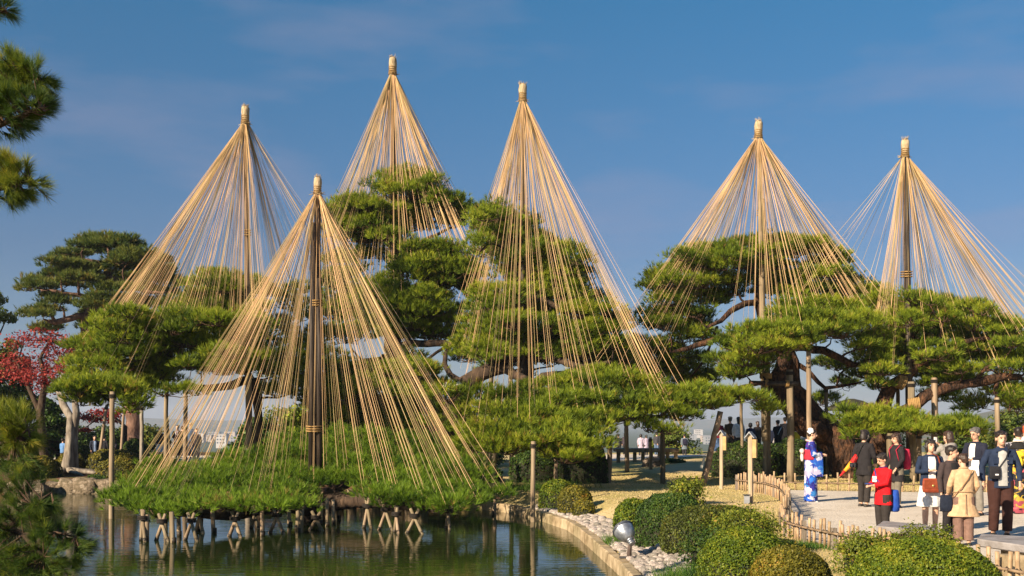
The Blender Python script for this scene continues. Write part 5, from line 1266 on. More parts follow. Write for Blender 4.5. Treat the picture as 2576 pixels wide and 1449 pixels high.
slab_bench('grey stone slab bench behind the yellowish azalea, left of the trench coat', A_, .42, .09, [(A_[0][0] + .35, A_[0][1] + .05, .22), (A_[1][0] - .3, A_[1][1] + .15, .22)])
B_ = [gpt(2458, 1362, .42), gpt(2640, 1388, .42), gpt(2680, 1362, .42), gpt(2468, 1349, .42)]
slab_bench('grey stone slab bench cut off at the right edge of the picture', B_, .42, .10, [(B_[0][0] + .5, B_[0][1] + .1, .26), (B_[1][0] - .3, B_[1][1] + .3, .26)])
f0 = [((1546 - CX) * 47 / F, 46.6), ((1706 - CX) * 47 / F, 46.6), ((1706 - CX) * 47 / F, 47.9), ((1546 - CX) * 47 / F, 47.9)]
root = slab_bench('long far bench with a dark underside behind the lawn posts', f0, .55, .16, [(f0[0][0] + .35 * i + .15, 46.9, .16) for i in range(8)], mat='post', name='long_bench')

def sign_post(label, X, ytop, ybase, d, w_, cap_w, board):
    x = (X - CX) * d / F; g = gz(x, d); zt = CZ - (ytop - HOR) * d / F
    root = thing('sign_post', label, 'sign post', (x, d, g))
    ry = Matrix.Rotation(R(-28), 3, 'Z')
    mb = MB(); mb.box((x, d, (g + zt) / 2 - .04), (w_, w_, zt - g + .02), rot=R(-28)); mb.build('post', M['wood'], root, smooth=False)
    mb = MB(); c = Vector((x, d, zt))
    hw, hd = cap_w / 2, cap_w / 2 * 1.1
    prof = [(-hw, -.10), (0, .03), (hw, -.10), (hw, -.075), (0, .062), (-hw, -.075)]
    rings = [[ry @ Vector((p[0], yy, p[1])) + c for p in prof] for yy in (-hd, hd)]
    mb.loft(rings); mb.build('roof', M['cap'], root, smooth=False)
    bx = ry @ Vector((w_ / 2 + .012, 0, 0)) if board > 0 else Vector((0, 0, 0))
    mb = MB(); mb.box(Vector((x, d, zt - .12 - board / 2)) + ry @ Vector((w_ * .52 + .05, 0, 0)), (.09, w_ * 1.1, board), rot=R(-28)); mb.build('box', flat('warm timber', (.44, .29, .13)), root, smooth=False)
sign_post('taller slim timber sign post with a small roof, left one of two on the lawn', 1815, 1087, 1226, 30.5, .085, .20, .38)
sign_post('nearer timber sign post with a small roof, right one of two by the fence', 1888, 1092, 1272, 25.2, .095, .22, .42)
# small garden light at the foot of the right sign post
x, y = (1874 - CX) * 25.2 / F, 25.0
root = thing('garden_light', 'small dark box light on the grass beside the right sign post', 'light', (x, y, gz(x, y)))
mb = MB(); mb.box((x, y, gz(x, y) + .10), (.11, .11, .18)); mb.build('body', M['cap'], root, smooth=False)
mb = MB(); mb.box((x, y, gz(x, y) + .205), (.15, .15, .02)); mb.build('lid', flat('dark metal', (.05, .055, .06), .5), root, smooth=False)
# silver spotlight on a stem among the cobbles
sd = 17.2; c = W(1576, 1345, sd); root = thing('spotlight', 'dented silver spotlight on a short stem among the white cobbles', 'spotlight', (W(1587, 1405, sd).x, sd, gz(c.x, sd)))
metal = noise_mat('scuffed zinc', [(.3, (.16, .17, .19)), (.5, (.36, .38, .42)), (.7, (.60, .63, .68))], 6, .38, bump=.25, metal=.75, detail=8)
ax = Vector((.36, -.58, -.60)).normalized(); q_ = ax.to_track_quat('Z', 'Y').to_matrix()
mb = MB()
prof = [(-.175, .02), (-.17, .144), (-.15, .166), (-.13, .170), (-.11, .163), (-.05, .160), (0, .146), (.05, .121), (.09, .09), (.11, .070)]
rings = [[c + q_ @ Vector((math.cos(t) * r, math.sin(t) * r, z)) for t in np.linspace(0, 2 * math.pi, 25)[:-1]] for z, r in prof]
mb.loft(rings); mb.build('housing', metal, root)
mb = MB(); rings = [[c + q_ @ Vector((math.cos(t) * r, math.sin(t) * r, z)) for t in np.linspace(0, 2 * math.pi, 17)[:-1]] for z, r in [(.10, .058), (.13, .062), (.135, .050), (.18, .048), (.185, .055), (.20, .055), (.205, .03)]]
mb.loft(rings); mb.build('socket', metal, root)
mb = MB(); rings = [[c + q_ @ Vector((math.cos(t) * r, math.sin(t) * r, z)) for t in np.linspace(0, 2 * math.pi, 25)[:-1]] for z, r in [(-.14, .176), (-.12, .181), (-.11, .176)]]
mb.loft(rings); mb.build('rim', flat('dull rim', (.10, .11, .14), .5, .6), root)
mb = MB(); sb = c + q_ @ Vector((0, 0, .15)); fz = gz(sb.x, sd)
mb.tube([sb, Vector((sb.x - .01, sd, sb.z - .1)), Vector((sb.x - .02, sd, fz + .02))], [.035, .034, .04], n=12); mb.build('stem', flat('brown steel', (.12, .09, .08), .6), root)
mb = MB(); mb.box((sb.x - .02, sd, fz + .05), (.30, .05, .025)); mb.build('foot', flat('dark steel', (.06, .06, .065), .5), root, smooth=False)
mb = MB(); mb.tube([c + q_ @ Vector((.15, 0, -.02)), c + q_ @ Vector((.17, .0, .0))], .02, n=8); mb.build('screw', flat('bright screw', (.7, .7, .72), .3, .8), root)

# thatched rest-house roof on posts behind the leaning pine
px, d = 2142, 52; x = (px - CX) * d / F; g = gz(x, d)
root = thing('garden_pavilion', 'dark umbrella-shaped thatched roof shelter behind the leaning pine', 'pavilion', (x, d, g))
mb = MB(); ze = CZ - (1032 - HOR) * d / F; zt = CZ - (1003 - HOR) * d / F
rings = []
for z, r in [(ze - .02, 1.15), (ze, 1.32), (ze + .06, 1.30), (ze + (zt - ze) * .45, .95), (ze + (zt - ze) * .8, .55), (zt, .12)]:
    rings.append([Vector((x + math.cos(t) * r * (1 + .03 * math.sin(t * 6)), d + math.sin(t) * r, z)) for t in np.linspace(0, 2 * math.pi, 25)[:-1]])
mb.loft(rings); mb.build('roof', M['roofdark'], root)
mb = MB(); mb.tube([(x, d, g - .1), (x, d, ze)], .10, n=10); mb.build('post', M['bark'], root)

# a stand of ropes and low fence rail at the left bank
root = thing('low_rail', 'low pale timber rail behind the left bank shrubs', 'rail', (W(268, 1150, 43).x, 43, gz(W(268, 1150, 43).x, 43)))
for X in (245, 268):
    p = W(X, 1142, 43); mb = MB(); mb.tube([(p.x, 43, gz(p.x, 43) - .05), (p.x, 43, .62)], .05, n=8); mb.build('post', M['bamboo'], root)
mb = MB(); mb.tube([(W(238, 1145, 43).x, 42.94, .52), (W(275, 1145, 43).x, 42.94, .50)], .045, n=8); mb.build('rail', M['bamboo'], root)

# ------------------------------------------------------------------ lawn and bank grass
def blades(name, reg, n, h, mat, seed, label, lean=.5):
    rg = np.random.default_rng(seed)
    X = rg.uniform(reg[0], reg[2], n); Y = rg.uniform(reg[1], reg[3], n)
    ok = (pond_sd(X, Y) > (.35 if reg[0] > -2 else .1))
    if reg[0] > 0:       # keep off the gravel path
        fx = np.interp(Y, [p[1] for p in FENCE_L][::-1], [p[0] for p in FENCE_L][::-1])
        ok &= (X < fx + .12) | (Y > 29.95)
        bedw = np.interp(Y, [13, 15, 16.5, 18, 20, 23, 26, 28], [1.6, 1.25, .95, .85, .8, .75, .6, .3]) + np.interp(Y, [6, 12, 16.8, 19.1, 22, 24, 26.3, 28.3], [1.86, 1.75, 1.67, 1.55, 1.39, 1.21, .67, .05]) + .2
        ok &= (X > bedw) | (Y > 28)
    X, Y = X[ok], Y[ok]; n = len(X)
    P = np.stack([X, Y, ground(X, Y) - .005], -1)
    D = unit(np.stack([rg.normal(0, lean, n), rg.normal(0, lean, n), np.ones(n)], -1))
    side = unit(np.cross(D, rg.normal(size=(n, 3)))) * .004 * (1 + P[:, 1:2] / 14)
    hh = h * rg.uniform(.5, 1.3, (n, 1))
    V = np.stack([P - side, P + side, P + D * hh], 1).reshape(-1, 3)
    T = np.arange(3 * n, dtype=np.int32).reshape(-1, 3)
    o = obj(name, mesh_np(name, V, T, mat, tint=np.repeat(np.clip(.55 + rg.normal(0, .2, n), 0, 1), 3)))
    tag(o, label, 'grass', kind='stuff')
blades('lawn_grass', (1.5, 12, 9.5, 40), 70000, .034, M['grass'], 61, 'short straw coloured lawn grass sloping down to the pond stones')
blades('lawn_grass', (6.5, 30.5, 16, 38), 40000, .04, M['grass'], 62, 'short lawn grass behind the straight bamboo fence')
def tuft(label, X, Y, d, w_, h, n, seed, mat='wetgrass', name='grass_clump'):
    rg = np.random.default_rng(seed); x = (X - CX) * d / F; g = gz(x, d)
    PX = x + rg.normal(0, w_ * .4, n); PY = d + rg.normal(0, w_ * .3, n)
    P = np.stack([PX, PY, ground(PX, PY)], -1)
    D = unit(np.stack([rg.normal(0, .4, n), rg.normal(0, .4, n), np.ones(n)], -1)); side = unit(np.cross(D, rg.normal(size=(n, 3)))) * .006
    hh = h * rg.uniform(.5, 1.2, (n, 1)); V = np.stack([P - side, P + side, P + D * hh], 1).reshape(-1, 3)
    o = obj(name, mesh_np(name, V, np.arange(3 * n, dtype=np.int32).reshape(-1, 3), M[mat], tint=np.repeat(np.clip(.5 + rg.normal(0, .2, n), 0, 1), 3)))
    tag(o, label, 'grass', kind='stuff')
tuft('long green grass below the twiggy dark shrub', 1715, 1430, 14.2, 1.0, .30, 1600, 71)
tuft('bright green grass sprouting at the cobbles below the azaleas', 1530, 1330, 19.5, .6, .20, 700, 72)
tuft('green grass around the foot of the fence corner', 2020, 1375, 16.8, .8, .10, 900, 73)
tuft('green grass at the foot of the small tuft by the left bank', 322, 1222, 37, .8, .25, 700, 74, 'azalea')
tuft('pale dry ornamental grass on the left bank behind the tall pond post', 395, 1220, 36.8, .9, .55, 900, 75, 'grass')
tuft('dark bank grass beneath the middle pine', 1310, 1225, 31.0, 2.2, .25, 2500, 76)

# ------------------------------------------------------------------ far town and hills
hz = [((-4000, 5200, 150), 0), ]
def hill(label, x0, x1, d, hmax, seed, col):
    rg = np.random.default_rng(seed); n = 90
    xs_ = np.linspace(x0, x1, n); prof = np.zeros(n)
    for k in range(1, 9): prof += rg.uniform(.3, 1) / k * np.sin(xs_ / (x1 - x0) * k * 5 + rg.uniform(0, 6))
    prof = (prof - prof.min()) / (np.ptp(prof) + 1e-6)
    env = np.sin(np.clip((xs_ - x0) / (x1 - x0), 0, 1) * math.pi) ** .6
    top = hmax * (.45 + .55 * prof) * env
    V, Q = [], []
    rows_ = 14
    for j in range(rows_):
        t = j / (rows_ - 1)
        for i in range(n):
            V.append((xs_[i], d + (t - .5) * 900, -25 + top[i] * math.sin(math.pi * t) * (1 + .10 * mnoise.noise(Vector((xs_[i] * .012, t * 7, seed))))))
    for j in range(rows_ - 1):
        for i in range(n - 1): q = j * n + i; Q.append((q, q + 1, q + n + 1, q + n))
    o = obj('hill', mesh_np('hill', V, Q, col, smooth=True, quads=True)); tag(o, None, None, kind='structure')
hc = noise_mat('far forested hill', [(.35, (.035, .06, .035)), (.5, (.075, .09, .045)), (.62, (.14, .10, .05))], .035, .95, detail=8)
hill('', 350, 2200, 1400, 95, 5, hc)
hill('', -2600, -300, 3600, 62, 6, hc)
hill('', -900, 1600, 4600, 70, 7, hc)
rg = np.random.default_rng(90)
bm_ = [flat('pale concrete', (.46, .44, .43), var=.05), flat('cream render', (.42, .35, .30), var=.05), flat('grey render', (.28, .29, .31), var=.05)]
bw = flat('dark window glass', (.06, .07, .09), .2, var=.1)
br = flat('grey roof', (.25, .26, .29), var=.1)
k = 0
for X in list(np.linspace(500, 640, 8)) + list(np.linspace(1690, 1790, 7)) + list(np.linspace(1930, 2020, 5)) + list(np.linspace(2390, 2480, 4)):
    d = rg.uniform(1100, 1900); x = (X - CX) * d / F; w_ = rg.uniform(9, 18); dp = 12; g = -24; top = g + rg.uniform(8, 15)
    root = thing('town_building', 'pale far town building seen small between the pine trunks', 'building', (x, d, g), 'far pale town buildings beyond the garden')
    mb = MB(); mb.box((x, d, (g + top) / 2), (w_, dp, top - g)); mb.build('wall', bm_[k % 3], root, smooth=False)
    mb = MB(); mb.box((x, d, top + .25), (w_ + .6, dp + .6, .5)); mb.build('roof', br, root, smooth=False)
    for fl in range(3):
        for c_ in range(max(2, int(w_ / 3.2))):
            mb = MB(); mb.box((x - w_ / 2 + 1.6 + c_ * 3.0, d - dp / 2 - .03, top - 2 - fl * 3.2), (1.7, .1, 1.4)); mb.build('window', bw, root, smooth=False)
    k += 1

# the air: thin haze over the whole valley
mb = MB(); mb.box((0, 2900, 29), (8400, 6400, 110))
hz_ = mb.build('haze', bpy.data.materials.new('haze air'), smooth=False); hz_['kind'] = 'stuff'
hm_ = hz_.data.materials[0]; hm_.use_nodes = True; hm_.node_tree.nodes.clear()
ho_ = hm_.node_tree.nodes.new('ShaderNodeOutputMaterial'); pv_ = hm_.node_tree.nodes.new('ShaderNodeVolumePrincipled')
pv_.inputs['Color'].default_value = (.72, .82, 1.0, 1); pv_.inputs['Density'].default_value = .00022; pv_.inputs['Anisotropy'].default_value = 0.1
hm_.node_tree.links.new(pv_.outputs['Volume'], ho_.inputs['Volume'])
# ------------------------------------------------------------------ people
SKIN = noise_mat('skin', [(.3, (.50, .29, .19)), (.7, (.64, .39, .27))], 7, .55, spec=.35)
HAIRM = noise_mat('black hair', [(.3, (.010, .008, .007)), (.7, (.035, .024, .018))], 25, .45, bump=.4, stretch=(1, 1, .3), spec=.5)
HAIRB = noise_mat('dark brown hair', [(.3, (.022, .012, .008)), (.7, (.070, .036, .022))], 25, .45, bump=.4, stretch=(1, 1, .3), spec=.5)
HAIRG = noise_mat('grey hair', [(.3, (.06, .055, .05)), (.7, (.16, .15, .14))], 25, .5, bump=.4, stretch=(1, 1, .3))
DARKEYE = flat('dark eye', (.015, .010, .008), .3)
LIP = flat('lip', (.42, .13, .11), .5)
_cm = {}
def cloth(c, name='cloth', rough=.85):
    k = (name, tuple(c))
    if k not in _cm: _cm[k] = noise_mat(name, [(.3, tuple(v * .78 for v in c)), (.7, tuple(min(1, v * 1.15) for v in c))], 14, rough, bump=.55, bscale=9, bdist=.03, spec=.15)
    return _cm[k]
def kimono_mat(name, cols, scale=7.5):
    m, nt, N, L, b = newmat(name)
    tc = N.new('ShaderNodeTexCoord'); vo = N.new('ShaderNodeTexVoronoi'); vo.inputs['Scale'].default_value = scale
    no = N.new('ShaderNodeTexNoise'); no.inputs['Scale'].default_value = 5; no.inputs['Detail'].default_value = 3; no.inputs['Distortion'].default_value = 1.6
    mxv = N.new('ShaderNodeMixRGB'); mxv.inputs['Fac'].default_value = .22
    L.new(tc.outputs['Object'], no.inputs['Vector']); L.new(tc.outputs['Object'], mxv.inputs['Color1']); L.new(no.outputs['Color'], mxv.inputs['Color2']); L.new(mxv.outputs['Color'], vo.inputs['Vector'])
    rp = ramp(N, cols); rp.color_ramp.interpolation = 'CONSTANT'
    L.new(vo.outputs['Color'], rp.inputs['Fac'])
    rp2 = ramp(N, [(.0, (1, 1, 1)), (.30, (1, 1, 1)), (.44, (.35, .35, .5))]); L.new(vo.outputs['Distance'], rp2.inputs['Fac'])
    mu = N.new('ShaderNodeMixRGB'); mu.blend_type = 'MULTIPLY'; mu.inputs['Fac'].default_value = .8
    L.new(rp.outputs['Color'], mu.inputs['Color1']); L.new(rp2.outputs['Color'], mu.inputs['Color2'])
    L.new(mu.outputs['Color'], b.inputs['Base Color']); b.inputs['Roughness'].default_value = .6; b.inputs['Specular IOR Level'].default_value = .25
    return m
KBLUE = kimono_mat('blue flowered kimono silk', [(0, (.02, .09, .50)), (.26, (.06, .32, .75)), (.44, (.70, .68, .80)), (.56, (.03, .03, .26)), (.66, (.02, .14, .60)), (.80, (.75, .78, .85)), (.90, (.02, .06, .42))])
KBLACK = kimono_mat('black and yellow kimono silk', [(0, (.02, .02, .025)), (.35, (.75, .52, .05)), (.5, (.02, .02, .03)), (.62, (.55, .10, .12)), (.75, (.6, .58, .5)), (.9, (.03, .03, .04))], 9)

def remeshed(mb, name, mat, parent, voxel, smooth_it=2, decimate=None, jig=0):
    me = mb.mesh(name, mat)
    o = bpy.data.objects.new(name, me); COL.objects.link(o)
    r = o.modifiers.new('r', 'REMESH'); r.mode = 'VOXEL'; r.voxel_size = voxel; r.use_smooth_shade = True
    if smooth_it:
        s_ = o.modifiers.new('s', 'SMOOTH'); s_.iterations = smooth_it; s_.factor = .5
    if decimate:
        d_ = o.modifiers.new('d', 'DECIMATE'); d_.ratio = decimate
    dg = bpy.context.evaluated_depsgraph_get()
    me2 = bpy.data.meshes.new_from_object(o.evaluated_get(dg))
    o.modifiers.clear(); o.data = me2
    me2.polygons.foreach_set('use_smooth', [True] * len(me2.polygons))
    if not me2.materials: me2.materials.append(mat)
    o.parent = parent
    return o

def person(label, X, ytop, d, yaw=0, H=None, z=None, arms=((.24, -.02, 1.12, .22, -.12, .90), (.24, -.02, 1.12, .22, -.12, .90)), stride=.0,
           hair=('short', HAIRM), top=None, bottom=None, shoes=(.03, .03, .03), head=(0, 0), detail=1.0, group=None, female=False, bulk=1.0, inner=None, hem=None, legs='trousers', skirt=None, sleeve_end='wrist', lean=0.0, acc=None, face=True, collar=None, flare=1.0):
    """yaw 0 faces the camera, +90 faces picture right. Arms: elbow x,y,z and wrist x,y,z as fractions on a 1.7 m body; left arm first (picture left when facing away)."""
    x = (X - CX) * d / F; g = gz(x, d) if z is None else z
    if H is None: H = CZ - (ytop - HOR) * d / F - g
    k = H / 1.70
    root = thing('person', label, 'person', (x, d, g), group)
    root.rotation_euler = (0, 0, R(yaw)); root.scale = (k, k, k)
    near = detail >= 1
    vx = .0105 if near else .019
    def on(o_): o_.parent = root; return o_
    lx = lambda zz: -lean * max(0, zz - .95)          # forward bend along -Y
    hip = .088 * bulk; sh = (.165 if female else .188) * (.9 + .1 * bulk)
    # ---- body: one continuous surface
    b = MB()
    hy, hp = R(head[0]), R(head[1])
    HR = Matrix.Rotation(hy, 3, 'Z') @ Matrix.Rotation(hp, 3, 'X')
    nk = Vector((0, lx(1.45), 1.43)); hc = nk + Vector((0, -.012, .155)) + HR @ Vector((0, -.02, .0))
    b.tube([nk - Vector((0, 0, .10)), nk, hc - Vector((0, -.01, .04))], [.075, .052, .052], n=10)
    b.ell(hc + HR @ Vector((0, .008, .03)), (.076, .095, .092), 14, 10, HR)
    b.ell(hc + HR @ Vector((0, -.022, -.045)), (.058, .068, .070), 12, 8, HR)
    b.ell(hc + HR @ Vector((0, -.095, -.012)), (.013, .022, .028), 8, 6, HR)       # nose
    for s_ in (-1, 1): b.ell(hc + HR @ Vector((s_ * .078, .01, -.008)), (.012, .02, .032), 8, 6, HR)
    b.loft([[Vector((math.cos(t) * rx, math.sin(t) * ry + lx(zz), zz)) for t in np.linspace(0, 6.2832, 17)[:-1]] for zz, rx, ry in [(.86, .13 * bulk, .09), (1.0, .135 * bulk, .09), (1.12, .12 * bulk, .08), (1.28, .14 * bulk, .09), (1.38, .14, .08), (1.44, .07, .05)]])
    hands = []
    for s_, A_ in ((-1, arms[0]), (1, arms[1])):
        S = Vector((s_ * sh, lx(1.38), 1.375)); E = Vector((s_ * A_[0], A_[1], A_[2])); Wp = Vector((s_ * A_[3], A_[4], A_[5]))
        b.tube([Vector((s_ * .07, lx(1.38), 1.37)), S, E, Wp], [.05, .045, .036, .025], n=8)
        hd = (Wp - E).normalized(); side = Vector((0, 0, 1)).cross(hd); side = side.normalized() if side.length > .1 else Vector((0, 1, 0)); dn = hd.cross(side).normalized()
        pc = Wp + hd * .045
        b.tube([Wp, Wp + hd * .03, Wp + hd * .085], [.024, .033, .034], n=8, flat=.62)
        for fi in range(4):
            o_ = (fi - 1.5) * .0175; ln = (.062, .074, .070, .055)[fi]
            p0 = Wp + hd * .075 + side * o_; p1 = p0 + hd * ln * .5; p2 = p1 + (hd * .75 - dn * .6).normalized() * ln * .5
            b.tube([p0, p1, p2], [.0095, .009, .0075], n=6)
        p0 = Wp + hd * .025 + side * .025; p1 = p0 + (hd + side * .9).normalized() * .04; b.tube([p0, p1, p1 + hd * .03], [.012, .010, .008], n=6)
        hands.append((S, E, Wp, hd))
    kn = []
    for s_ in (-1, 1):
        st = stride * s_
        hpnt = Vector((s_ * hip, 0, .90)); kp_ = Vector((s_ * hip * .98, -.02 - st * .5, .48)); an = Vector((s_ * hip * .95, .02 - st, .085))
        b.tube([hpnt, kp_, kp_ - Vector((0, -.01, .12)), an, an - Vector((0, .0, .03))], [.088 * bulk, .056, .054, .036, .036], n=10)
        b.tube([an - Vector((0, -.03, .045)), an - Vector((0, .14, .055))], [.034, .030], n=8, flat=.8)
        kn.append((hpnt, kp_, an))
    remeshed(b, 'body', SKIN, root, .0075 if near else .018, 1, .45 if near else None)
    # ---- face
    if face and near:
        for s_ in (-1, 1):
            e = MB(); e.ell(hc + HR @ Vector((s_ * .030, -.083, .008)), (.013, .008, .0055), 8, 6, HR); on(e.build('eye', DARKEYE))
            e = MB(); e.tube([hc + HR @ Vector((s_ * .014, -.090, .026)), hc + HR @ Vector((s_ * .030, -.089, .031)), hc + HR @ Vector((s_ * .048, -.078, .026))], .0035, n=5); on(e.build('eyebrow', HAIRM))
        e = MB(); e.ell(hc + HR @ Vector((0, -.087, -.055)), (.022, .008, .0065), 8, 6, HR); on(e.build('mouth', LIP))
    # ---- hair
    hs, hm = hair; h = MB()
    if hs != 'none':
        h.ell(hc + HR @ Vector((0, .026, .050)), (.086, .098, .084), 16, 10, HR)
        for a_ in (-.05, -.02, .015, .045): h.ell(hc + HR @ Vector((a_, -.066 + abs(a_) * .4, .070 - abs(a_) * .25)), (.020, .018, .026), 8, 6, HR)
        h.tube([hc + HR @ Vector((0, .045, .06)), hc + HR @ Vector((0, .052, .0)), hc + HR @ Vector((0, .045, -.055))], [.078, .074, .05], n=12)
        for s_ in (-1, 1): h.ell(hc + HR @ Vector((s_ * .068, .012, .045)), (.022, .055, .045), 8, 6, HR)
        if hs == 'bob':
            for s_ in (-1, 1): h.tube([hc + HR @ Vector((s_ * .070, .0, .05)), hc + HR @ Vector((s_ * .082, .0, -.03)), hc + HR @ Vector((s_ * .070, .005, -.095))], [.03, .032, .018], n=8)
            h.tube([hc + HR @ Vector((0, .06, .05)), hc + HR @ Vector((0, .075, -.03)), hc + HR @ Vector((0, .07, -.11))], [.075, .078, .06], n=10)
            h.ell(hc + HR @ Vector((0, -.075, .058)), (.062, .022, .024), 10, 6, HR)
        elif hs == 'long':
            h.tube([hc + HR @ Vector((0, .055, .05)), hc + HR @ Vector((0, .08, -.05)), hc + HR @ Vector((0, .085, -.20))], [.08, .085, .05], n=10)
        elif hs == 'bun':
            h.ell(hc + HR @ Vector((0, .10, .05)), (.055, .055, .06), 10, 8, HR)
        for i in range(14):
            a = i / 14 * 6.28; p = hc + HR @ Vector((math.cos(a) * .075, .02 + math.sin(a) * .085, .085)); h.ell(p + Vector((random.uniform(-.01, .01), random.uniform(-.01, .01), random.uniform(-.012, .012))), (.022, .024, .020), 6, 4)
        remeshed(h, 'hair', hm, root, vx * .8, 1)
    # ---- lower clothes
    if bottom is not None:
        q = MB()
        if legs == 'trousers':
            for hpnt, kp_, an in kn: q.tube([hpnt + Vector((0, 0, .02)), hpnt - Vector((0, 0, .12)), kp_, an + Vector((0, -.005, .04))], [.098 * bulk, .100 * bulk, .074 * flare, .066 * flare], n=12)
            q.loft([[Vector((math.cos(t) * rx, math.sin(t) * ry + lx(zz), zz)) for t in np.linspace(0, 6.2832, 17)[:-1]] for zz, rx, ry in [(.80, .17 * bulk, .11), (.90, .175 * bulk, .115), (1.02, .15 * bulk, .10)]])
            remeshed(q, 'trousers', bottom, root, vx, 2)
        else:
            z1, wd = skirt
            n_ = 40
            q.loft([[Vector((math.cos(t) * rx * (1 + fold * math.sin(t * 9)), math.sin(t) * rx * .72 * (1 + fold * math.sin(t * 9)), zz)) for t in np.linspace(0, 6.2832, n_ + 1)[:-1]] for zz, rx, fold in [(z1, wd, .06), (z1 + .02, wd * 1.01, .06), ((z1 + .95) / 2, (wd + .17) / 2, .03), (.93, .17, .0), (1.03, .14, 0)]])
            on(q.build('skirt', bottom))
    # ---- upper clothes
    if top is not None:
        q = MB(); zh = hem if hem else .84
        prof = [(zh, (.175 + (.05 * (.84 - zh) / .3 if zh < .84 else 0)) * bulk * (flare if zh < .8 else 1), .135), ((zh + 1.05) / 2, .178 * bulk, .13), (1.05, .165 * bulk, .122), (1.2, .172 * bulk, .125), (1.32, .178 * bulk, .118), (1.395, sh * .86, .09), (1.44, .075, .062)]
        q.loft([[Vector((math.cos(t) * rx, math.sin(t) * ry + lx(zz), zz)) for t in np.linspace(0, 6.2832, 21)[:-1]] for zz, rx, ry in prof])
        for (S, E, Wp, hd) in hands:
            end = Wp - hd * .01 if sleeve_end == 'wrist' else E.lerp(Wp, .35)
            q.tube([S + Vector((-S.x * .55, 0, -.01)), S + Vector((0, 0, -.012)), S.lerp(E, .5), E, E.lerp(end, .5), end], [.058, .061, .057, .052, .046, .041], n=12)
            q.ell(S + Vector((-S.x * .06, 0, -.03)), (.060, .062, .058), 10, 8)
        remeshed(q, 'coat' if zh < .7 else 'jacket', top, root, vx, 2)
        if inner is not None:
            q = MB(); rows_ = []
            for zz, rx, ry in [(max(zh, .84), .178 * bulk, .139), (1.05, .169 * bulk, .129), (1.2, .176 * bulk, .131), (1.32, .182 * bulk, .124), (1.40, .11, .092)]:
                a0 = -math.pi / 2; w_ = .36 if zz < 1.35 else .50
                rows_.append([Vector((math.cos(a0 + t) * (rx + .004), math.sin(a0 + t) * (ry + .006) + lx(zz), zz)) for t in np.linspace(-w_, w_, 7)])
            V_ = [p for r_ in rows_ for p in r_]
            q.add(V_, [(j * 7 + i, j * 7 + i + 1, (j + 1) * 7 + i + 1, (j + 1) * 7 + i) for j in range(4) for i in range(6)])
            on(q.build('shirt', inner))
        if collar is not None:
            q = MB(); q.tube([Vector((math.cos(t) * .072, math.sin(t) * .062 + lx(1.44), 1.445 + .012 * math.sin(t))) for t in np.linspace(0, 6.28, 15)], .016, n=6); on(q.build('collar', collar))
    # ---- shoes
    if shoes is not None:
        for s_, (hpnt, kp_, an) in zip((-1, 1), kn):
            q = MB(); y0 = an.y
            q.loft([[Vector((an.x + math.cos(t) * w_, yy, max(0.0, zc + math.sin(t) * hh))) for t in np.linspace(0, 6.2832, 13)[:-1]] for yy, w_, hh, zc in [(y0 + .075, .022, .03, .035), (y0 + .06, .038, .048, .048), (y0, .042, .052, .05), (y0 - .08, .046, .04, .038), (y0 - .15, .042, .03, .03), (y0 - .185, .02, .018, .02)]])
            on(q.build('shoe', cloth(shoes, 'shoe leather', .5)))
    if acc: acc(root, hands, hc, HR, on)
    return root

def strap(on, pts, mat, r=.012, name='strap'):
    q = MB(); q.tube(pts, r, n=6, flat=.5); on(q.build(name, mat))
def bag(on, c, size, mat, name='bag', flap=None, rz=0.0):
    q = MB(); hx, hy, hz = size[0] / 2, size[1] / 2, size[2] / 2; Rm = Matrix.Rotation(rz, 3, 'Z'); rings = []
    for zz, kx, ky in [(-1, .80, .6), (-.9, .95, .9), (-.4, 1.0, 1.0), (.5, .97, .85), (.95, .9, .6), (1, .8, .4)]:
        rings.append([Vector(c) + Rm @ Vector((math.copysign(abs(math.cos(t)) ** .5, math.cos(t)) * hx * kx, math.copysign(abs(math.sin(t)) ** .5, math.sin(t)) * hy * ky, zz * hz)) for t in np.linspace(0, 6.2832, 21)[:-1]])
    q.loft(rings); on(q.build(name, mat))
    if flap:
        q = MB(); q.box(Vector(c) + Rm @ Vector((0, -hy * 1.02, hz * .25)), (hx * 1.75, .014, hz * 1.15), rot=rz); on(q.build('flap', flap, smooth=False))
        q = MB(); q.ell(Vector(c) + Rm @ Vector((0, -hy * 1.02 - .015, -.0)), (.022, .008, .022), 10, 6); on(q.build('buckle', flat('brass buckle', (.6, .45, .15), .35, .8)))

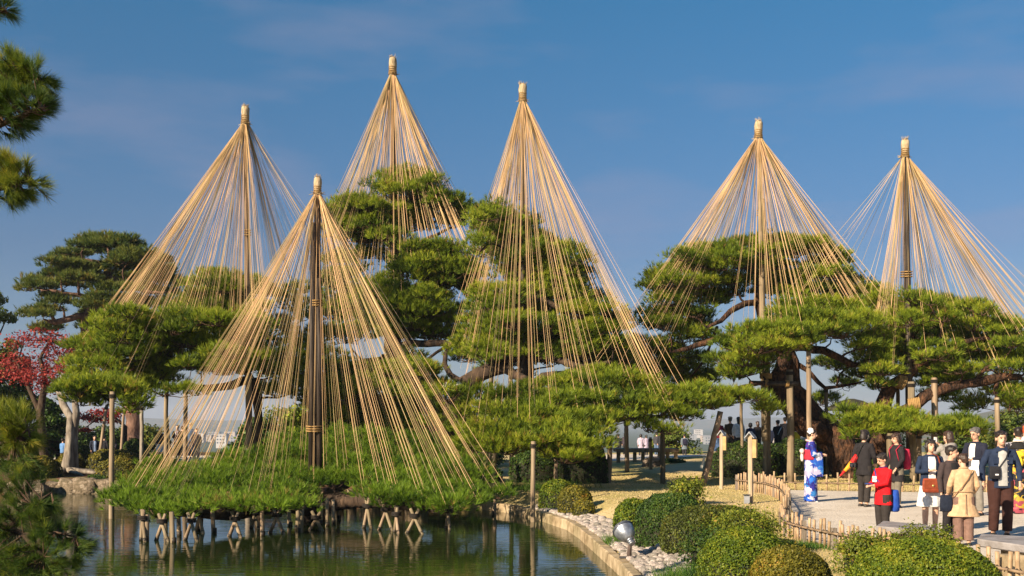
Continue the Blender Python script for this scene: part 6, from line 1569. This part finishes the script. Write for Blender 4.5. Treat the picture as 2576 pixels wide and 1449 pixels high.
# --- woman in the blue kimono, facing right
def kimono(label, X, ytop, d, yaw, mat, obi, collar_c, flower, seed=0, sash=(.55, .03, .05), H=None):
    def acc(root, hands, hc, HR, on):
        q = MB(); n_ = 28
        q.loft([[Vector((math.cos(t) * rx * (1 + .025 * math.sin(t * 5 + zz * 3)), math.sin(t) * ry * (1 + .025 * math.sin(t * 5)), zz)) for t in np.linspace(0, 6.2832, n_ + 1)[:-1]] for zz, rx, ry in [(.045, .165, .155), (.06, .17, .16), (.35, .165, .15), (.65, .165, .145), (.90, .168, .145), (1.02, .155, .135)]])
        on(q.build('kimono_skirt', mat))
        q = MB()
        q.loft([[Vector((math.cos(t) * rx, math.sin(t) * ry, zz)) for t in np.linspace(0, 6.2832, 21)[:-1]] for zz, rx, ry in [(1.0, .155, .135), (1.2, .165, .13), (1.33, .17, .115), (1.40, .13, .085), (1.44, .07, .06)]])
        for (S, E, Wp, hd) in hands:
            q.tube([S * .5 + Vector((0, 0, .68)), S, E, Wp - hd * .03], [.065, .075, .078, .07], n=12)
            # hanging sleeve pouch
            mid = E.lerp(Wp, .45)
            rings = [[mid + Vector((.045 * math.cos(t) * kx, .12 * math.sin(t) * ky, zz)) for t in np.linspace(0, 6.2832, 15)[:-1]] for zz, kx, ky in [(.03, .9, .9), (-.12, .8, 1.05), (-.34, .6, 1.15), (-.50, .4, 1.1)]]
            q.loft(rings)
        remeshed(q, 'kimono', mat, root, .012, 2)
        q = MB(); q.loft([[Vector((math.cos(t) * rx, math.sin(t) * ry, zz)) for t in np.linspace(0, 6.2832, 21)[:-1]] for zz, rx, ry in [(1.0, .17, .15), (1.03, .176, .156), (1.20, .18, .15), (1.23, .174, .143)]])
        on(q.build('obi', cloth(sash, 'obi silk')))
        q = MB()
        for s_ in (-1, 1):
            q.ell((s_ * .06, .20, 1.20), (.085, .055, .05), 12, 8, Matrix.Rotation(s_ * .5, 3, 'Y')); q.ell((s_ * .045, .20, 1.06), (.05, .04, .11), 10, 8, Matrix.Rotation(-s_ * .25, 3, 'Y'))
        q.ell((0, .185, 1.15), (.06, .05, .06), 10, 8)
        remeshed(q, 'obi_bow', obi, root, .012, 1)
        q = MB(); q.tube([Vector((math.cos(t) * .085, math.sin(t) * .085 + .02, 1.43 - .02 * math.sin(t) * -1)) for t in np.linspace(0, 6.28, 15)], .022, n=6); on(q.build('collar', cloth(collar_c, 'kimono collar')))
        q = MB(); q.loft([[Vector((math.cos(t) * rx, math.sin(t) * ry, zz)) for t in np.linspace(0, 6.2832, 21)[:-1]] for zz, rx, ry in [(1.28, .176, .125), (1.33, .174, .12), (1.40, .136, .092), (1.44, .076, .066)]])
        on(q.build('yoke', cloth((.06, .03, .25) if mat is KBLUE else (.02, .02, .02), 'kimono yoke')))
        for i in range(7):
            a = i * 2.4; rr_ = .0 if i == 0 else .042
            c = hc + HR @ Vector((-.07, .06, .075)) + HR @ Vector((-.02, math.cos(a) * rr_, math.sin(a) * rr_))
            q = MB()
            for p_ in range(5):
                t = p_ * 1.2566; q.ell(c + HR @ Vector((-.004, math.cos(t) * .018, math.sin(t) * .018)), (.012, .017, .017), 7, 5)
            on(q.build('hair_flower', cloth(flower, 'hair flower')))
    return person(label, X, ytop, d, yaw, H=H, arms=((.20, -.06, 1.12, .06, -.24, 1.10), (.20, -.06, 1.12, .03, -.25, 1.12)), hair=('bun', HAIRM), female=True, shoes=(.7, .68, .64), head=(0, 8), acc=acc, bulk=.95)
kimono('woman in a blue and white flowered kimono with a white hair flower', 2040, 1080, 25.5, 78, KBLUE, cloth((.62, .55, .50), 'obi brocade'), (.75, .45, .45), (.85, .82, .82))

BLK = cloth((.022, .020, .022), 'black cloth'); DKTR = cloth((.035, .030, .028), 'dark trousers')
def acc_cam(root, hands, hc, HR, on):
    strap(on, [Vector((-.06, .02, 1.46)), Vector((-.02, .13, 1.35)), Vector((.08, .155, 1.15)), Vector((.15, .15, 1.0))], cloth((.02, .02, .02), 'strap'))
    q = MB(); q.box((.16, .17, .94), (.14, .07, .10)); on(q.build('camera_body', flat('camera black', (.02, .02, .022), .4), smooth=False))
    q = MB(); q.tube([(.16, .205, .93), (.16, .27, .925)], .038, n=14); on(q.build('camera_lens', flat('lens glass', (.03, .03, .04), .15)))
person('woman dressed in black with a camera at her hip, seen from behind', 2174, 1082, 24.3, 132, arms=((.22, -.05, 1.12, .16, -.18, .98), (.24, .02, 1.12, .22, -.08, .93)), hair=('bob', HAIRM), top=BLK, bottom=DKTR, hem=.72, female=True, head=(10, 18), shoes=(.05, .045, .04), acc=acc_cam, face=False, stride=.03)
# umbrella held by that woman
root = thing('folded_umbrella', 'folded red and orange umbrella held pointing down by the woman in black', 'umbrella', tuple(W(2115, 1198, 24.4)))
a, b_ = W(2158, 1148, 24.4), W(2113, 1198, 24.4); cols = [((.45, .02, .02), 0, .34), ((.75, .33, .03), .34, .74), ((.45, .02, .02), .74, 1)]
for c_, t0, t1 in cols:
    mb = MB(); P = [a.lerp(b_, t0 + (t1 - t0) * i / 4 * .995) for i in range(5)]; mb.tube(P, [.085 * (1 - (t0 + (t1 - t0) * i / 4) * .82) for i in range(5)], n=12, jit=.08); mb.build('canopy', cloth(c_, 'umbrella cloth', .6), root)
mb = MB(); mb.tube([a, a + (a - b_).normalized() * .12], .012, n=8); mb.build('handle', M['bamboo'], root)
mb = MB(); mb.tube([b_, b_ + (b_ - a).normalized() * .05], .009, n=6); mb.build('tip', M['wood'], root)

RED = cloth((.58, .012, .018), 'red jacket')
def acc_boy(root, hands, hc, HR, on):
    q = MB(); q.box((0, -.33, 1.13), (.11, .10, .015)); on(q.build('phone', flat('phone', (.03, .06, .25), .3), smooth=False))
    bag(on, (.06, .17, .80), (.30, .16, .42), cloth((.02, .07, .35), 'blue bag'), 'shoulder_bag')
    strap(on, [Vector((-.12, -.11, 1.40)), Vector((.0, -.145, 1.2)), Vector((.15, -.02, 1.0))], cloth((.02, .06, .3), 'blue strap'))
    for i, z_ in enumerate((1.24, 1.18)):
        q = MB(); q.box((-.06, -.152, z_), (.12, .012, .05)); on(q.build('white_print', cloth((.75, .74, .72), 'white print'), smooth=False))
person('boy in a bright red jacket looking down at a blue phone', 2222, 1141, 17.6, -72, z=-.02, H=None, arms=((.20, -.08, 1.14, .07, -.26, 1.10), (.20, -.08, 1.14, .07, -.26, 1.10)), hair=('short', HAIRM), top=RED, bottom=DKTR, hem=.72, head=(0, 24), bulk=1.12, acc=acc_boy, collar=cloth((.05, .02, .10), 'purple collar'), shoes=(.03, .03, .03))
def acc_pack(root, hands, hc, HR, on):
    bag(on, (0, .21, 1.12), (.30, .18, .46), cloth((.50, .03, .07), 'crimson backpack'), 'backpack')
    q = MB(); q.box((0, .305, 1.05), (.20, .02, .16)); on(q.build('backpack_pocket', cloth((.40, .02, .06), 'pocket'), smooth=False))
    for s_ in (-1, 1): strap(on, [Vector((s_ * .11, .13, 1.36)), Vector((s_ * .12, .0, 1.445)), Vector((s_ * .12, -.12, 1.33)), Vector((s_ * .14, -.05, 1.05))], cloth((.35, .02, .05), 'red strap'), .016)
person('woman in a long black cardigan carrying a crimson backpack, facing left', 2256, 1090, 24.0, -70, arms=((.22, -.02, 1.12, .17, -.16, .92), (.22, -.02, 1.12, .17, -.16, .92)), hair=('bob', HAIRB), top=BLK, hem=.62, bottom=cloth((.16, .14, .11), 'olive trousers'), female=True, head=(0, 12), acc=acc_pack, stride=.05)
NAVY = cloth((.019, .030, .062), 'navy denim'); WHITE = cloth((.72, .70, .68), 'white cotton')
def acc_brownbag(root, hands, hc, HR, on):
    bag(on, (-.02, -.21, .90), (.34, .11, .25), cloth((.26, .055, .025), 'brown leather', .45), 'handbag', flap=cloth((.22, .05, .022), 'brown flap', .45))
    strap(on, [Vector((.10, -.125, 1.41)), Vector((.16, -.155, 1.15)), Vector((.13, -.20, .98))], cloth((.2, .045, .02), 'brown strap'), .020)
    strap(on, [Vector((.10, -.12, 1.41)), Vector((.0, -.03, 1.47)), Vector((.0, .11, 1.35))], cloth((.2, .045, .02), 'brown strap'), .014)
person('smiling young woman in a navy jacket and white dress with a brown leather handbag', 2340, 1106, 18.8, -6, arms=((.23, -.03, 1.13, .06, -.20, 1.16), (.22, -.03, 1.12, .16, -.14, 1.10)), hair=('bob', HAIRM), top=NAVY, bottom=WHITE, legs='skirt', skirt=(.52, .22), female=True, inner=WHITE, acc=acc_brownbag, shoes=(.7, .68, .66), head=(8, -4))
person('older woman in a dark vest over grey sleeves turning her head right', 2391, 1132, 17.6, 14, H=1.52, z=0.0, arms=((.22, .0, 1.12, .215, -.04, .86), (.22, .0, 1.12, .20, -.04, .88)), hair=('short', HAIRM), top=cloth((.055, .040, .040), 'brown grey knit'), bottom=BLK, hem=.70, female=True, head=(48, 2), inner=BLK)
BEIGE = cloth((.50, .34, .20), 'beige trench coat')
def acc_trench(root, hands, hc, HR, on):
    strap(on, [Vector((-.13, .10, 1.42)), Vector((-.04, .145, 1.25)), Vector((.08, .15, 1.08)), Vector((.22, .08, .92))], cloth((.25, .14, .07), 'tan strap'), .011)
    bag(on, (.30, .0, .80), (.22, .13, .30), cloth((.015, .02, .035), 'black bag'), 'shoulder_bag')
    q = MB(); q.tube([Vector((math.cos(t) * .182, math.sin(t) * .136, 1.0 + .02 * math.sin(t))) for t in np.linspace(0, 6.28, 25)], .016, n=5, flat=.6); on(q.build('coat_belt', cloth((.42, .28, .16), 'belt')))
    q = MB(); q.tube([(.001, .150, .98), (.002, .172, .62)], .006, n=5); on(q.build('coat_vent', cloth((.30, .19, .11), 'vent seam')))
person('woman in a beige trench coat seen from behind with a black shoulder bag', 2424, 1142, 16.9, 172, arms=((.24, .0, 1.12, .20, -.13, .98), (.25, .02, 1.12, .24, -.10, .98)), hair=('short', HAIRB), top=BEIGE, hem=.56, flare=1.25, bottom=cloth((.19, .115, .09), 'mauve trousers'), female=True, head=(30, 20), acc=acc_trench, face=False, bulk=1.05, collar=cloth((.46, .31, .18), 'trench collar'))
def acc_photo(root, hands, hc, HR, on):
    q = MB(); q.box((0.02, -.36, 1.50), (.075, .012, .15)); on(q.build('phone', flat('white phone', (.75, .72, .72), .3), smooth=False))
    q = MB(); q.ell((0, .10, 1.40), (.12, .07, .07), 12, 8); on(q.build('hood', cloth((.28, .26, .24), 'grey hood')))
person('woman in a grey hooded top holding up a white phone, seen from behind', 2386, 1085, 23.0, 200, arms=((.20, -.16, 1.25, .05, -.33, 1.42), (.20, -.16, 1.25, .05, -.33, 1.42)), hair=('long', HAIRB), top=cloth((.28, .26, .24), 'grey hoodie'), bottom=DKTR, female=True, acc=acc_photo, face=False)
def acc_blazer(root, hands, hc, HR, on):
    q = MB(); q.box((.0, -.30, 1.13), (.17, .10, .012), mat=Matrix.Rotation(.3, 3, 'X')); on(q.build('leaflet', cloth((.7, .7, .68), 'paper'), smooth=False))
    bag(on, (.16, -.24, .94), (.17, .06, .30), cloth((.72, .73, .76), 'white carrier bag'), 'carrier_bag')
    for s_ in (-1, 1):
        q = MB(); q.tube([hc + HR @ Vector((s_ * .03 + math.cos(t) * .022, -.097, .008 + math.sin(t) * .016)) for t in np.linspace(0, 6.28, 11)], .0025, n=4); on(q.build('spectacle_rim', flat('black frame', (.02, .02, .02), .3)))
    q = MB(); q.tube([hc + HR @ Vector((s_ * .052, -.09, .01)) for s_ in (-1,)] + [hc + HR @ Vector((-.080, .0, .012))], .0025, n=4); on(q.build('spectacle_arm', flat('black frame', (.02, .02, .02), .3)))
person('grey-haired man in glasses and a navy blazer reading a leaflet, facing left', 2455, 1076, 22.0, -58, arms=((.22, -.06, 1.13, .08, -.24, 1.10), (.22, -.06, 1.13, .08, -.24, 1.10)), hair=('short', HAIRG), top=cloth((.018, .020, .035), 'navy blazer'), bottom=cloth((.22, .20, .17), 'grey trousers'), inner=WHITE, head=(0, 14), acc=acc_blazer, hem=.76)
def acc_denim(root, hands, hc, HR, on):
    strap(on, [Vector((.10, -.10, 1.43)), Vector((.04, -.148, 1.28)), Vector((-.07, -.150, 1.12))], cloth((.02, .02, .025), 'strap'), .009)
    bag(on, (-.13, -.165, 1.05), (.17, .06, .20), cloth((.02, .02, .024), 'black pouch'), 'pouch')
    q = MB(); q.box((-.11, -.200, 1.02), (.05, .006, .022)); on(q.build('pouch_label', cloth((.65, .65, .68), 'white label'), smooth=False))
    for s_ in (-1, 1):
        q = MB(); q.box((s_ * .105, -.128, 1.24), (.085, .012, .10)); on(q.build('chest_pocket', NAVY, smooth=False))
    for i in range(5):
        q = MB(); q.ell((.075, -.142, .90 + i * .085), (.007, .005, .007), 8, 5); on(q.build('button', flat('metal button', (.5, .45, .38), .4, .8)))
    for s_ in (-1, 1): 
        q = MB(); q.add([Vector((s_ * .02, -.115, 1.40)), Vector((s_ * .10, -.110, 1.37)), Vector((s_ * .075, -.06, 1.462)), Vector((s_ * .045, -.075, 1.465)), Vector((s_ * .02, -.109, 1.40)), Vector((s_ * .10, -.104, 1.37)), Vector((s_ * .075, -.054, 1.462)), Vector((s_ * .045, -.069, 1.465))], [(0, 1, 2, 3), (7, 6, 5, 4), (0, 4, 5, 1), (1, 5, 6, 2), (2, 6, 7, 3), (3, 7, 4, 0)]); on(q.build('collar', NAVY, smooth=False))
person('young man in a dark denim jacket and brown trousers with a small black pouch', 2517, 1085, 18.2, -8, arms=((.285, .0, 1.13, .27, -.03, .90), (.275, .0, 1.13, .28, -.05, .90)), hair=('short', HAIRM), top=NAVY, bottom=cloth((.050, .022, .018), 'brown corduroy'), inner=cloth((.36, .36, .35), 'grey shirt'), acc=acc_denim, bulk=1.08, stride=.05, head=(4, 2), hem=.80, flare=1.15)
kimono('woman in a black and yellow flowered kimono half hidden behind the denim jacket man', 2562, 1076, 22.3, 150, KBLACK, cloth((.72, .52, .04), 'yellow obi'), (.7, .66, .6), (.75, .12, .04), sash=(.72, .50, .04))
person('person in a pale grey coat cut off by the right edge of the picture', 2582, 1065, 24.0, 160, hair=('short', HAIRB), top=cloth((.45, .44, .47), 'pale grey coat'), bottom=DKTR, face=False, detail=.5)

# --- visitors further away
def far(label, X, ytop, d, yaw, top, bottom, hair=('short', HAIRM), arms=None, **k):
    a = arms or ((.23, -.02, 1.12, .20, -.10, .90), (.23, -.02, 1.12, .20, -.10, .90))
    return person(label, X, ytop, d, yaw, arms=a, hair=hair, top=cloth(top), bottom=cloth(bottom), detail=.5, face=False, **k)
BK = ((.24, .06, 1.13, .07, .17, .97), (.24, .06, 1.13, .07, .17, .97))
far('visitor in a burgundy top and blue skirt, leftmost of the far row', 1808, 1054, 47, 190, (.22, .03, .06), (.10, .17, .33), ('bob', HAIRB), legs='skirt', skirt=(.3, .24), female=True)
c_ = far('man in a brown jacket and flat cap with hands clasped behind his back', 1837, 1050, 47, 182, (.085, .060, .035), (.03, .03, .03), ('short', HAIRG), BK)
far('visitor in a white jacket seen from behind beside the brown jacket man', 1858, 1049, 46.6, 175, (.66, .66, .70), (.04, .04, .05), ('long', HAIRM), female=True)
far('visitor in a dark navy puffer jacket seen from behind in the far row', 1888, 1064, 47.5, 180, (.03, .035, .08), (.05, .05, .07), ('bob', HAIRM), female=True)
far('brown-haired visitor in black beside the navy puffer jacket', 1906, 1060, 48.5, 185, (.035, .03, .03), (.03, .03, .03), ('long', HAIRB), female=True)
far('visitor in a pale pink jacket behind the nearer sign post', 1934, 1068, 46, 178, (.55, .42, .48), (.10, .10, .12), ('short', HAIRM), female=True)
far('visitor in black with a white strap left of the olive post', 1957, 1057, 46.5, 200, (.02, .02, .022), (.02, .02, .022), ('short', HAIRM), acc=lambda root, hands, hc, HR, on: strap(on, [Vector((-.10, .13, 1.38)), Vector((.0, .16, 1.25)), Vector((.10, .15, 1.05))], WHITE, .02))
far('tall visitor in black right of the one with the white strap', 1975, 1050, 48, 170, (.02, .02, .025), (.02, .02, .025))
far('child in a yellow top seen from behind beside the olive post', 1999, 1072, 44, 182, (.62, .50, .03), (.5, .48, .42), ('bob', HAIRM), female=True)
far('visitor in a light blue shirt behind the leaning trunk', 2022, 1070, 45, 182, (.45, .52, .62), (.08, .08, .12), ('short', HAIRM))
far('visitor in a red top and black hat right of the leaning trunk', 2096, 1052, 46, 170, (.48, .03, .07), (.04, .04, .05), ('bob', HAIRM), female=True)
far('visitor in a blue top beside the red top with black hat', 2083, 1058, 47, 190, (.10, .25, .45), (.04, .04, .05), ('short', HAIRM))
far('visitor in a lilac padded coat on the far path between the lawn posts', 1612, 1092, 58, 170, (.42, .36, .45), (.04, .04, .05), ('bob', HAIRM), hem=.62, female=True)
far('second visitor in a lilac padded coat on the far path', 1626, 1094, 59, 200, (.42, .36, .46), (.04, .04, .05), ('bob', HAIRM), hem=.62, female=True)
far('visitor in jeans with an orange bag on the far path', 1652, 1088, 60, 160, (.05, .05, .06), (.10, .15, .25), acc=lambda root, hands, hc, HR, on: bag(on, (-.25, .05, .95), (.2, .12, .25), cloth((.45, .14, .04), 'orange bag'), 'shoulder_bag'))
far('visitor in black trousers beside the one with the orange bag', 1663, 1086, 59, 190, (.03, .03, .035), (.02, .02, .022))
far('visitor in a dark coat with a dark backpack on the far path at the right', 1722, 1092, 58, 175, (.14, .17, .20), (.03, .03, .035), ('short', HAIRM), hem=.6, acc=lambda root, hands, hc, HR, on: bag(on, (0, .2, 1.15), (.32, .18, .42), cloth((.02, .02, .04), 'dark backpack'), 'backpack'))
far('visitor in a dark outfit leftmost behind the far bench', 1556, 1092, 58, 180, (.03, .03, .04), (.02, .02, .025))
far('visitor with a red collar behind the leftmost lawn post', 1572, 1090, 60, 175, (.05, .04, .05), (.03, .03, .03), ('long', HAIRM), female=True)
# --- left bank
far('woman in a black jacket and white skirt behind the ropes on the left', 403, 1076, 55, 10, (.03, .028, .03), (.7, .68, .64), ('short', HAIRM), legs='skirt', skirt=(.45, .21), female=True)
far('elderly man in a black suit with a red tie on the left bank', 447, 1069, 55.5, -4, (.018, .018, .022), (.018, .018, .022), ('short', HAIRG), ((.23, -.06, 1.12, .05, -.22, 1.05), (.23, -.06, 1.12, .05, -.22, 1.05)), inner=WHITE, acc=lambda root, hands, hc, HR, on: strap(on, [Vector((0, -.14, 1.40)), Vector((0, -.155, 1.1))], cloth((.4, .02, .03), 'red tie'), .02, 'tie'))
far('man in a cap and blue jacket beside the suited man on the left bank', 481, 1065, 57, -15, (.06, .09, .15), (.05, .055, .07), ('short', HAIRG))
far('visitor in a beige hooded top in front of the capped man', 494, 1078, 54, 20, (.50, .34, .24), (.30, .28, .26), ('short', HAIRB), female=True)
far('visitor hidden behind the suited man on the left bank', 459, 1072, 57.5, 175, (.04, .04, .045), (.03, .03, .03))
far('visitor in a white shirt at the far left under the dark trees', 146, 1100, 50, 60, (.62, .62, .65), (.03, .03, .04), H=1.35)
far('visitor in a blue shirt just left of the grey twin trunk', 158, 1112, 46, 150, (.12, .25, .50), (.04, .04, .05), H=1.2)
far('person in a dark suit and blue shirt seated right of the grey twin trunk', 238, 1090, 46, 30, (.025, .03, .05), (.02, .02, .03), H=1.3, inner=cloth((.3, .4, .6)))
far('dark-haired woman in dark clothes with hands raised on the left bank', 288, 1105, 45, -30, (.035, .03, .04), (.03, .03, .03), ('long', HAIRM), ((.18, -.1, 1.16, .06, -.22, 1.25), (.18, -.1, 1.16, .06, -.22, 1.25)), H=1.15, female=True)
far('person in black standing between the seated pair on the left bank', 262, 1100, 47, 160, (.02, .02, .025), (.02, .02, .02), H=1.3)
far('distant visitor in a white and red top at the far left edge', 52, 1068, 44, 15, (.55, .35, .33), (.05, .05, .06), ('short', HAIRM), female=True, H=1.5)
# caps and hats belong to their wearers
for o_ in [o for o in bpy.data.objects if o.name.split('.')[0] == 'person']:
    lb = o_['label']
    if 'cap' in lb.split() or 'hat' in lb.split() and 'black hat' in lb:
        hat = 'hat' in lb.split()
        q = MB(); q.ell((0, -.01, 1.69), (.10, .11, .055), 14, 8)
        q.ell((0, -.03 if hat else -.09, 1.665), (.17 if hat else .08, .17 if hat else .09, .010), 16, 6)
        c_ = q.build('hat' if hat else 'cap', cloth((.02, .02, .022), 'black felt') if hat else cloth((.36, .30, .22), 'tan cap')); c_.parent = o_
